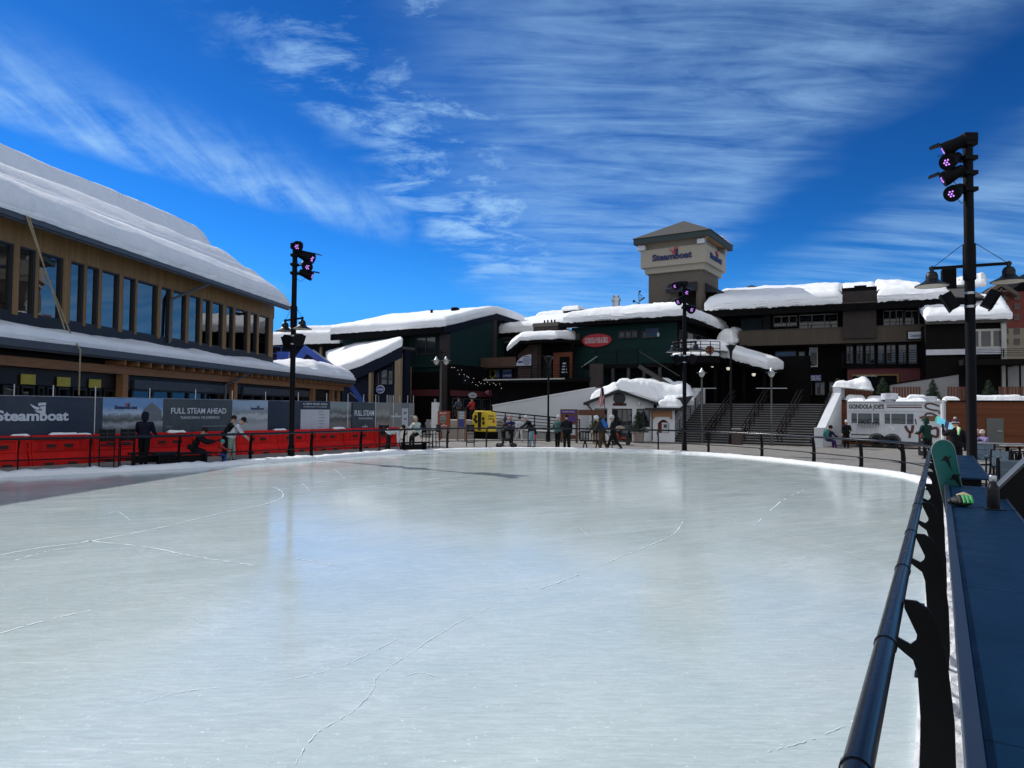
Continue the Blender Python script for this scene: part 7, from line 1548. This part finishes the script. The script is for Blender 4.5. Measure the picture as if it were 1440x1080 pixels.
# seats and benches round the rink
CHB = SLATB; SLATB = BLACK
rk = make_chair(); SLATB = CHB
LABC = ['tall black slatted chair behind the rail left of the man in dark navy', 'tall black slatted chair just touching the man in dark navy', 'tall black slatted chair right of the person in the beige hat', 'tall black slatted chair beside the far rail post near the red sign box', 'lone tall black chair before the yellow cabin', 'tall black slatted chair behind the bending person in white']
for k, (px, D, a, sc) in enumerate(((152, 24.2, .5, 1), (180, 24.8, .4, 1), (602, 37.3, 1.2, .95), (611, 38.2, -1.0, .95), (662, 39.2, .1, .95), (541, 33.6, .3, 1))):
    o = rk if k == 0 else copy_tree(rk); o.location = gx(px, D); o.rotation_euler = (0, 0, a); o.scale = (sc, sc, sc); o['label'] = LABC[k]; o['group'] = 'tall black chairs round the rink'
f = Fr(*gx(816, 38.4).to_2d(), 0, .985, -.17); t = thing('slatted_bench', 'black bench with a slatted back by the far rail before the trail sign', 'bench', f)
w_ = f.hx(843); m = MB(); m.box(0, w_, 0, .06, .86, .94); m.box(0, w_, 0, .06, .38, .46); [m.box(w_*q/7-.02, w_*q/7+.03, .0, .05, .46, .86) for q in range(8)]; m.build('backrest', BLACK, t); m = MB(); m.box(0, w_, .06, .5, .4, .45); m.build('seat', BLACK, t)
for x in (.15, w_-.2): m = MB(); m.bar((x, .0, 0), (x+.1, .1, .4), .05, .05); m.bar((x+.2, .45, 0), (x+.1, .35, .4), .05, .05); m.build('leg', BLACK, t)
for px, D, w_, lab in ((582, 34.4, 1.5, 'low black bench box between the bending and the sitting person'), (258, 25.2, 1.9, 'low black bench beside the crouching people at the red barriers'), (218, 25.2, 1.6, 'low black bench in front of the man in dark navy')):
    p = gx(px, D); f = Fr(p.x, p.y, 0, .8, .6); t = thing('low_bench', lab, 'bench', f, 'low black benches at the rink edge'); m = MB(); m.box(-w_/2, w_/2, -.2, .2, .40, .46); m.build('seat', BLACK, t); m = MB(); [m.box(x-.04, x+.04, -.18, .18, 0, .4) for x in (-w_*.4, w_*.4)]; m.box(-w_*.4, w_*.4, -.02, .02, .1, .35); m.build('supports', BLACK, t)
# blue boom lift behind the lodge roof
f = Fr(*gx(410, 73).to_2d(), 0, 1, 0); t = thing('boom_lift', 'blue boom lift with folded arms behind the end of the lodge', 'boom lift', f); BLU = mat('lift_blue', (.02, .07, .36), .45, .12)
def q(px, py, y=0): a, z = f.hit(px, py, y); return (a, y, z)
m = MB(); m.bar(q(414, 512), q(430, 491), .55, .6); m.build('lower_arm', BLU, t); m = MB(); m.bar(q(427, 489), q(492, 536), .55, .68, up=(0, 1, 0)); m.build('upper_arm', BLU, t); m = MB(); m.bar(q(440, 492), q(470, 514, -.3), .08, .12); m.build('ram', STEEL, t)
m = MB(); m.bar(q(442, 502, -.28), q(453, 510, -.28), .02, .3, up=(0, 1, 0)); m.build('warning_label', SIGNR, t); m = MB(); m.bar(q(489, 536), q(516, 575), .4, .45); m.build('jib_arm', BLU, t); m = MB(); m.bar(q(492, 552), q(504, 562), .1, .1); m.build('ram', STEEL, t)
a, z1 = f.hit(384, 488); b, z0 = f.hit(411, 507); m = MB(); [m.bar((a, -.5, z), (b, -.5, z), .05, .05) for z in (z1, (z0+z1)/2, z0)]; [m.bar((x, -.5, z0), (x, -.5, z1), .05, .05) for x in (a, (a+b)/2, b)]; m.box(a, b, -.5, .5, z0-.1, z0); m.box(a+.4, b-.4, .0, .4, z0, z0+.9); m.build('work_basket', BLU, t)
m = MB(); x, _ = f.hit(512, 600); m.box(x-1.4, x+1.6, -.8, .8, .5, 1.4); m.build('turret', BLU, t); m = MB(); [m.lathe([(.2, -.2), (.5, -.18), (.5, .18), (.2, .2)], (x+dx, dy, .5), 14, 0, Matrix.Rotation(R(90), 3, 'X')) for dx in (-1.1, 1.2) for dy in (-.9, .9)]; m.build('wheels', FRAME, t)
# string of small lights before the middle block
f = Fr(*gx(635, 57).to_2d(), 0, .985, -.17); t = thing('string_lights', 'loose string of tiny lit bulbs before the middle shops', 'string lights', f)
rnd = random.Random(6); m = MB(); w_ = MB(); prev = None
for k in range(26):
    u = (k+rnd.uniform(-.4, .4))/25; px = 634+72*u; py = 514+22*min(1, u*2.2)**.9+4*math.sin(k*2.1)+rnd.uniform(-3, 3)+4*u; a, z = f.hit(px, py); p = (a, rnd.uniform(-.3, .3), z); m.ball(p, .024, nu=6, nv=4)
    if prev: w_.tube([prev, p], .008, 4)
    prev = p
m.build('bulb', LIT, t); w_.build('wire', BLACK, t)
# ------------------------------------------------------------------ people
SKIN = mat('skin', (.42, .24, .16), .6, .08)
_cm = {}
def cloth(name, col):
    if name not in _cm: _cm[name] = mat('cloth_'+name, col, .85, .2, 6, bump=.25, bscale=14, spec=.2)
    return _cm[name]
EYE = mat('eye_dark', (.02, .015, .012), .3, .1)
def person(px, D, head, label, h=1.74, bulk=1.15, jacket=('black', (.008, .008, .010)), pants=('black', (.008, .008, .010)), boots=('boot', (.012, .012, .012)), gloves=None,
           tp=4, nod=8, legs=((4, 4), (-4, 4)), arms=((10, 10, 25), (10, 10, 25)), seat=None, z0=0.0, hat=None, hatcol=None, hair=None, pack=None, pom=None):
    """legs: (thigh forward, knee bend); arms: (forward, outward, elbow) in degrees; seat: pelvis height when sitting"""
    k = h/1.75; p = gx(px, D) if not isinstance(px, Vector) else px; fr = Fr(p.x, p.y, z0, math.cos(R(head)), math.sin(R(head)))
    o = thing('person', label, 'person', fr)
    V = []; E = []; RAD = []; TAGS = []
    def add(pt, r, par=None, tagn=''):
        V.append(Vector(pt)); RAD.append(r*k)
        if par is not None: E.append((par, len(V)-1)); TAGS.append(tagn)
        return len(V)-1
    st, ct = math.sin(R(tp)), math.cos(R(tp)); up = Vector((0, st, ct))*k
    def legpts(a, b):
        th = Vector((0, math.sin(R(a)), -math.cos(R(a))))*.44*k; sh = Vector((0, math.sin(R(a-b)), -math.cos(R(a-b))))*.42*k
        return th, sh
    drop = max(-(sum(legpts(a, b), Vector())).z for a, b in legs) + .10*k
    pz = seat if seat else drop
    pel = Vector((0, 0, pz)); B = bulk
    i0 = add(pel, .135*B, None); i1 = add(pel+up*.16, .135*B, i0, 'j'); i2 = add(pel+up*.33, .155*B, i1, 'j'); i3 = add(pel+up*.45, .12*B, i2, 'j')
    hd = Vector((0, math.sin(R(tp*.6+nod)), math.cos(R(tp*.6+nod))))*k; fw = Vector((0, hd.z, -hd.y)).normalized()
    nb = pel+up*.52; n = add(nb, .062, i3, 'j'); hb = nb+hd*.07
    n2 = add(hb, .062, n, 's'); n3 = add(hb+hd*.08+fw*.012*k, .092, n2, 's'); n4 = add(hb+hd*.15, .094, n3, 's'); n5 = add(hb+hd*.205, .06, n4, 's')
    hands = []
    for s, (a, ab, eb) in zip((-1, 1), arms):
        sp = pel+up*.45+Vector((s*.185*k*(B*.5+.5), 0, 0)); si = add(sp, .078*B, i3, 'j')
        ua = Vector((s*math.sin(R(ab)), math.sin(R(a))*math.cos(R(ab)), -math.cos(R(a))*math.cos(R(ab))))
        ep = sp+ua*.285*k; ei = add(sp+ua*.14*k, .066*B, si, 'j'); ei = add(ep, .056*B, ei, 'j')
        fa = Vector((s*math.sin(R(ab))*(1-eb/120), math.sin(R(a+eb)), -math.cos(R(a+eb)))).normalized()
        wp = ep+fa*.25*k; wi = add(ep+fa*.13*k, .05*B, ei, 'j'); wi = add(wp, .034, wi, 'j'); pm = add(wp+fa*.055*k, .034, wi, 'g'); hands.append(wp+fa*.09*k)
        side = Vector((1, 0, 0)); side = (side-fa*side.dot(fa)).normalized(); nr = fa.cross(side)*s
        for q in range(4):
            f0 = wp+fa*.095*k+side*(q-1.5)*.02*k; c1 = add(f0, .0115, pm, 'g'); c2 = add(f0+fa*(.035+.005*(q in (1, 2)))*k+nr*.010*k, .0105, c1, 'g'); add(f0+fa*(.058+.008*(q in (1, 2)))*k+nr*.030*k, .009, c2, 'g')
        t1 = add(wp+fa*.045*k-side*.04*k*(-s), .0125, pm, 'g'); add(wp+fa*.085*k-side*.055*k*(-s)+nr*.012*k, .011, t1, 'g')
    for s, (a, b) in zip((-1, 1), legs):
        hp = pel+Vector((s*.095*k, 0, -.03*k)); hi = add(hp, .105*B, i0, 'p'); th, sh = legpts(a, b)
        m1 = add(hp+th*.5, .088*B, hi, 'p'); kn = add(hp+th, .068*B, m1, 'p'); m2 = add(hp+th+sh*.4, .066*B, kn, 'p'); an = hp+th+sh
        ai = add(an, .052*B, m2, 'p'); f_ = Vector((s*.04, 1, 0)).normalized()
        if a-b < -40: f_ = Vector((0, .5, -.85))
        hl = add(an+Vector((0, -.02, -.055))*k, .05, ai, 'b'); bt = add(an+f_*.10*k+Vector((0, 0, -.065))*k, .043, hl, 'b'); add(an+f_*.175*k+Vector((0, 0, -.075))*k, .035, bt, 'b')
    me = bpy.data.meshes.new('sk'); me.from_pydata(V, E, []); ob = bpy.data.objects.new('sk', me); COL.objects.link(ob)
    md = ob.modifiers.new('skin', 'SKIN'); md.use_smooth_shade = True; md.branch_smoothing = .3
    for i, sv in enumerate(me.skin_vertices[0].data): sv.radius = (RAD[i], RAD[i]); sv.use_root = (i == 0)
    for i in (i1, i2): me.skin_vertices[0].data[i].radius = (RAD[i]*1.22, RAD[i]*.92)
    ss = ob.modifiers.new('sub', 'SUBSURF'); ss.levels = 1; ss.render_levels = 1
    dg = bpy.context.evaluated_depsgraph_get(); bm_ = bpy.data.meshes.new_from_object(ob.evaluated_get(dg)); bpy.data.objects.remove(ob)
    bm_.name = 'body'; bm_.materials.clear()
    jm, pm_, bm2, gm_ = cloth(*jacket), cloth(*pants), cloth(*boots), (cloth(*gloves) if gloves else SKIN)
    for m_ in (jm, pm_, bm2, gm_, SKIN): bm_.materials.append(m_)
    MI = {'j': 0, 'p': 1, 'b': 2, 'g': 3, 's': 4}
    for pl in bm_.polygons:
        c = pl.center; best = 1e9; bt = 'j'
        for (a, b), tg in zip(E, TAGS):
            A, B_ = V[a], V[b]; d = B_-A; u = max(0, min(1, (c-A).dot(d)/max(1e-9, d.dot(d)))); dist = (A+d*u-c).length - (RAD[a]*(1-u)+RAD[b]*u)*.9
            if dist < best: best = dist; bt = tg
        pl.material_index = MI[bt]; pl.use_smooth = True
    body = bpy.data.objects.new('body', bm_); COL.objects.link(body); body.parent = o
    hc = hb+hd*.13
    mt = Matrix((Vector((1, 0, 0)), fw, hd.normalized())).transposed()
    def HP(x, y, z): return hc + mt @ Vector((x*k, y*k, z*k))
    fm = MB(); fm.ball(HP(-.034, .088, .012), .012*k, 0, 6, 5); fm.ball(HP(.034, .088, .012), .012*k, 0, 6, 5); fm.build('eyes', EYE, o)
    fm = MB(); fm.tube([HP(0, .085, .02), HP(0, .115, -.02), HP(0, .095, -.03)], [.008*k, .016*k, .01*k], 6); fm.build('nose', SKIN, o, smooth=True)
    for s in (-1, 1): fm = MB(); fm.ball(HP(s*.095, .0, -.0), (.014*k, .022*k, .03*k), 0, 6, 5); fm.build('ear', SKIN, o, smooth=True)
    fm = MB(); fm.tube([HP(-.028, .088, -.055), HP(0, .097, -.058), HP(.028, .088, -.055)], .006*k, 5); fm.build('mouth', cloth('lip', (.25, .08, .07)), o)
    hm = MB()
    prof = [(.103, -.03), (.108, .02), (.102, .07), (.08, .11), (.04, .132), (.005, .137)]
    if hat == 'helmet': prof = [(.105, -.05), (.125, .0), (.124, .06), (.10, .115), (.055, .145), (.005, .152)]
    if hat == 'hood': prof = [(.105, -.18), (.118, -.09), (.116, .02), (.095, .085), (.05, .115), (.005, .12)]
    off = -.012 if hat in ('helmet', 'beanie', 'cap') else -.022
    hm.lathe([(r*k, z*k) for r, z in prof], HP(0, off-(.015 if hat == 'hood' else 0), .02), 14, 0, mt)
    if hat == 'cap': hm.hexa([HP(-.08, .07, .045), HP(.08, .07, .045), HP(.06, .19, .03), HP(-.06, .19, .03), HP(-.08, .07, .058), HP(.08, .07, .058), HP(.06, .19, .04), HP(-.06, .19, .04)])
    if hat == 'brim': hm.lathe([(.19*k, .0), (.2*k, .01*k), (.1*k, .03*k)], HP(0, -.01, .05), 16, 0, mt)
    if hat == 'helmet': hm.tube([HP(-.11, .06, .03), HP(0, .125, .035), HP(.11, .06, .03)], .022*k, 6)
    hm.build('hat' if hat in ('cap', 'brim', 'beanie') else ('helmet' if hat == 'helmet' else ('hood' if hat == 'hood' else 'hair')), cloth(*(hatcol or ('hair', (.02, .012, .008)))), o, smooth=50)
    if hair:
        m = MB(); m.tube([HP(0, -.09, .02), HP(0, -.12, -.08), HP(0, -.11, -.2)], [.06*k, .07*k, .03*k], 8); m.build('hair', cloth('hair2', hair), o, smooth=True)
    if pom: m = MB(); m.ball(HP(0, -.01, .19), .05*k, nu=8, nv=6); m.tube([HP(.109*math.cos(q*.45), -.012+.109*math.sin(q*.45), .03) for q in range(15)], .02*k, 6); m.build('pompom', cloth(*pom), o, smooth=True)
    # jacket hem and collar
    m = MB(); m.lathe([(.165*B*k, -.07*k), (.172*B*k, -.04*k), (.162*B*k, .10*k)], pel, 16, 0, Matrix.Rotation(R(-tp*.5), 3, 'X') @ Matrix.Diagonal((1.12, .9, 1))); m.build('jacket_hem', jm, o, smooth=50)
    if pack:
        c = pel+up*.34+Vector((0, -ct, st))*.2*k*B; mt2 = Matrix((Vector((1, 0, 0)), Vector((0, ct, -st)), Vector((0, st, ct)))).transposed(); m = MB(); m.obox(c, (.15*k, .09*k, .23*k), mt2); m.obox(c+mt2 @ Vector((0, -.11*k, -.06*k)), (.11*k, .035*k, .12*k), mt2); m.build('backpack', cloth(*pack), o, bevel=.04)
    return o, fr, hands
BK = ('black', (.006, .006, .008)); NV = ('navy', (.006, .008, .02)); WH = ('white', (.44, .47, .5)); DG = ('dark_grey', (.02, .02, .022))
walk = ((24, 8), (-18, 22)); carry = ((35, 8, 75), (35, 8, 75))
person(204, 25.3, 8, 'person in dark navy coat seen from behind before the blue sky picture banner', 1.82, 1.35, NV, BK, hat='hood', hatcol=NV, arms=((18, 8, 55), (14, 8, 50)), gloves=BK)
person(272, 26.2, -75, 'person in black leaning forward on a bench below the FULL STEAM AHEAD banner', 1.78, 1.2, BK, BK, tp=32, nod=18, legs=((75, 80), (68, 60)), arms=((55, 5, 40), (50, 5, 40)), seat=.56, gloves=BK)
person(326, 27.6, -80, 'person in white jacket and pale green trousers stooping at the skiers banner', 1.76, 1.15, WH, ('sage', (.22, .30, .25)), tp=36, nod=14, legs=((10, 8), (-2, 12)), arms=((20, 6, 20), (30, 6, 25)), hat='cap', hatcol=BK)
person(317, 28.6, -60, 'person in black bending close behind the stooping person in white', 1.74, 1.15, BK, BK, tp=28, nod=10, legs=((10, 10), (0, 8)), arms=((40, 6, 30), (40, 6, 30)))
person(308, 26.6, -50, 'small child in red and blue snow clothes crouching below the person in white', 1.1, 1.3, ('red', (.35, .03, .03)), ('blue', (.02, .05, .22)), tp=20, legs=((80, 100), (75, 95)), arms=((50, 10, 40), (50, 10, 40)), seat=.33, hat='helmet', hatcol=('teal', (.06, .28, .28)), gloves=BK)
person(547, 33.2, -85, 'person in white shirt bending double over the rail end of the fence', 1.76, 1.1, WH, BK, tp=84, nod=-8, legs=((4, 6), (-4, 8)), arms=((4, 4, 8), (-2, 4, 6)), hair=None)
person(587, 34.9, 150, 'person in beige hat and pale jacket sitting high beside the last grey banner', 1.68, 1.2, ('pale_teal', (.40, .48, .46)), BK, tp=8, nod=20, legs=((72, 70), (66, 60)), arms=((50, 5, 100), (40, 10, 60)), seat=.90, hat='beanie', hatcol=('beige', (.42, .36, .27)), hair=(.12, .06, .03))
person(708, 40.2, -60, 'person in grey hooded top standing at the stroller', 1.60, 1.15, ('grey', (.035, .033, .036)), BK, tp=12, arms=carry, hat='hood', hatcol=('grey', (.035, .033, .036)))
person(719, 40.8, 150, 'person in navy jacket with a red and white hat behind the stroller', 1.64, 1.15, ('blue_navy', (.012, .018, .09)), BK, arms=((20, 10, 40), (20, 10, 40)), hat='beanie', hatcol=('hat_red', (.40, .10, .09)), pom=('white', (.52, .55, .58)))
person(748, 39.4, 70, 'person in black jacket and pale blue trousers leaning over a child in red', 1.76, 1.25, BK, ('pale_blue', (.18, .30, .34)), tp=26, nod=14, legs=((6, 6), (-8, 4)), arms=((40, 12, 30), (30, 20, 30)), hat='cap', hatcol=WH)
person(752.5, 43.5, 100, 'small child in a bright red snow suit beside the far rail', 1.12, 1.35, BK, ('bright_red', (.62, .03, .03)), tp=5, hat='helmet', hatcol=BK, gloves=BK)
person(730.5, 46, 200, 'person in white trousers walking before the ramp railing', 1.6, 1.1, ('white', (.52, .55, .58)), WH, legs=walk, hair=(.02, .012, .01))
person(784.5, 38.8, -30, 'person in green jacket and white cap standing left of the broad man in black', 1.72, 1.2, ('sea_green', (.05, .12, .11)), BK, tp=5, arms=((5, 18, 60), (20, 10, 30)), hat='cap', hatcol=WH)
person(797, 37.9, 10, 'broad person in black jacket seen from behind before the trail sign', 1.76, 1.4, ('ink', (.006, .007, .012)), BK, arms=((30, 6, 70), (15, 12, 20)), gloves=BK)
person(847.5, 37, 75, 'person in brown trousers with a blue pack stooping left of the walking skier', 1.78, 1.2, DG, ('brown', (.045, .028, .014)), boots=('boot_white', (.4, .4, .4)), tp=24, nod=12, legs=((10, 8), (-10, 10)), arms=((20, 10, 30), (30, 10, 30)), hat='helmet', hatcol=WH, pack=('pack_blue', (.02, .10, .34)))
person(862.5, 37.2, 80, 'person in black with a white helmet striding left before the hut door', 1.80, 1.2, BK, BK, legs=walk, arms=((-10, 10, 30), (25, 8, 50)), hat='helmet', hatcol=('helmet_white', (.4, .4, .4)), gloves=BK)
person(1164.5, 41.4, -70, 'person in purple sitting against the right white stair wall', 1.66, 1.2, ('dusk_blue', (.012, .014, .05)), ('purple', (.05, .02, .11)), tp=14, legs=((80, 75), (75, 65)), arms=((40, 6, 40), (40, 6, 40)), seat=.50, hat='helmet', hatcol=BK, pack=('pack_teal', (.04, .16, .13)))
person(1190, 41.8, 160, 'person in dark jacket and pale cap standing at the left end of the food truck', 1.58, 1.2, BK, BK, arms=((15, 8, 60), (10, 8, 20)), hat='cap', hatcol=WH)
person(1303, 32.4, 15, 'person in dark green hooded top standing behind the sandwich board', 1.82, 1.25, ('bottle_green', (.008, .035, .028)), BK, hat='hood', hatcol=('bottle_green', (.008, .035, .028)), arms=((20, 6, 60), (20, 6, 60)))
o, fr, hs = person(1343.5, 24.6, -25, 'person in black with a striped pompom hat carrying a bright snowboard on the shoulder', 1.80, 1.3, BK, BK, arms=((60, 20, 100), (10, 8, 20)), hat='beanie', hatcol=('hat_plum', (.05, .025, .05)), pom=('pom_white', (.45, .40, .42)), gloves=BK)
# the board on the shoulder
a = at(1318, 590, 26.0); b = at(1350, 607, 24.35); d = (b-a).normalized(); fr = Fr(*a.to_2d(), 0, 1, 0); t = thing('snowboard', 'bright turquoise and green patterned snowboard carried on a shoulder', 'snowboard', fr)
L_ = (b-a).length; sd_ = d.cross(Vector((.2, .55, .9))).normalized(); sd_ = Vector((.05, -.45, .9)); sd_ = (sd_-d*sd_.dot(d)).normalized(); nr = d.cross(sd_); A0 = Vector((0, 0, a.z))
def slab(u0, u1, mt, nm, w=.13, e=0):
    m = MB(); m.hexa([A0+d*L_*u0-sd_*w-nr*.005, A0+d*L_*u1-sd_*w-nr*.005, A0+d*L_*u1-sd_*w+nr*.005, A0+d*L_*u0-sd_*w+nr*.005, A0+d*L_*u0+sd_*w-nr*.005, A0+d*L_*u1+sd_*w-nr*.005, A0+d*L_*u1+sd_*w+nr*.005, A0+d*L_*u0+sd_*w+nr*.005]); m.build(nm, mt, t, bevel=.004)
c_ = [('turquoise', (.10, .42, .55)), ('print_dark', (.02, .02, .06)), ('sky', (.22, .50, .62)), ('amber', (.45, .20, .04)), ('cream', (.6, .58, .42)), ('leaf', (.05, .35, .13))]
us = [0, .36, .52, .72, .82, .96, 1.0]
m = MB(); n = 10; pts = [(A0 + sd_*.13*math.cos(math.pi*q/n) - d*.14*math.sin(math.pi*q/n)) for q in range(n+1)]
m._add([p-nr*.005 for p in pts]+[p+nr*.005 for p in pts], [tuple(range(n+1)), tuple(range(2*n+1, n, -1))]+[(q, q+1, n+2+q, n+1+q) for q in range(n)]+[(n, 0, n+1, 2*n+1)]); m.build('board_nose', mat('board_leaf', (.05, .40, .16), .4, .15), t)
for q in range(6): slab(us[q]+.001, us[q+1]-.001, mat('board_'+c_[q][0], c_[q][1], .4, .15, 8), 'board_section')
person(1375.5, 33.6, 130, 'person in a pink helmet and dark brown jacket sitting left at the tables', 1.66, 1.25, ('cocoa', (.028, .014, .010)), BK, tp=12, legs=((80, 80), (75, 75)), arms=((40, 6, 60), (40, 6, 60)), seat=.52, hat='helmet', hatcol=('pink', (.45, .28, .26)), gloves=BK)
person(1386, 33.2, 100, 'person in a white and lilac patterned jacket sitting right of the pink helmet', 1.66, 1.25, ('lilac', (.22, .18, .34)), BK, tp=16, legs=((80, 80), (75, 75)), arms=((50, 10, 40), (60, 6, 30)), seat=.52, hat='helmet', hatcol=('pink_white', (.5, .42, .38)), gloves=WH)
zdk = 1.25
person(645, 52.4, 170, 'person in dark top with pale shoulders standing on the low deck at left', 1.6, 1.15, ('slate', (.04, .05, .07)), BK, z0=zdk, arms=((20, 10, 60), (20, 10, 60)))
person(664, 52.2, 150, 'person in red top on the low deck above the yellow cabin', 1.58, 1.15, ('red_top', (.30, .02, .02)), BK, z0=zdk, arms=((20, 10, 60), (20, 10, 60)))
# stroller and cart
def pushchair(px, D, label, hood, base, a, hoodc):
    p = gx(px, D); t = thing('stroller', label, 'stroller', Fr(p.x, p.y, 0, math.cos(a), math.sin(a)))
    m = MB()
    for y in (-.24, .24): m.tube([(-.42, y, .1), (.3, y, .62), (.55, y, 1.0)], .016, 6); m.tube([(.38, y, .1), (.0, y, .55)], .016, 6)
    m.tube([(.55, -.24, 1.0), (.58, 0, 1.02), (.55, .24, 1.0)], .02, 6); m.build('frame', BLACK, t)
    m = MB(); m.prism([(-.28, .38), (.18, .34), (.36, .86), (.28, .88), (.1, .46), (-.26, .48)], -.21, .21); m.build('seat', base, t, bevel=.03)
    m = MB(); m.prism([(.34, .82)] + [(.06+.34*math.cos(q), .82+.34*math.sin(q)) for q in (0.2, .6, 1.0, 1.4, 1.9, 2.4, 2.8)], -.22, .22); m.build('hood', hoodc, t, bevel=.03)
    for x, y in ((-.42, -.26), (-.42, .26), (.38, -.26), (.38, .26)):
        m = MB(); m.lathe([(.05, -.03), (.12, -.03), (.13, 0), (.12, .03), (.05, .03)], (x, y, .13), 14, 0, Matrix.Rotation(R(90), 3, 'X')); m.build('wheel', FRAME, t, smooth=40)
    return t
pushchair(713, 38.6, 'black stroller standing between two people at the far rail', None, cloth('black', (0, 0, 0)), .25, cloth('black', (0, 0, 0)))
pushchair(873.5, 42.5, 'small cart with a beige hood and red base before the hut door', None, cloth('cart_red', (.32, .05, .03)), 2.9, cloth('cart_beige', (.36, .30, .24)))
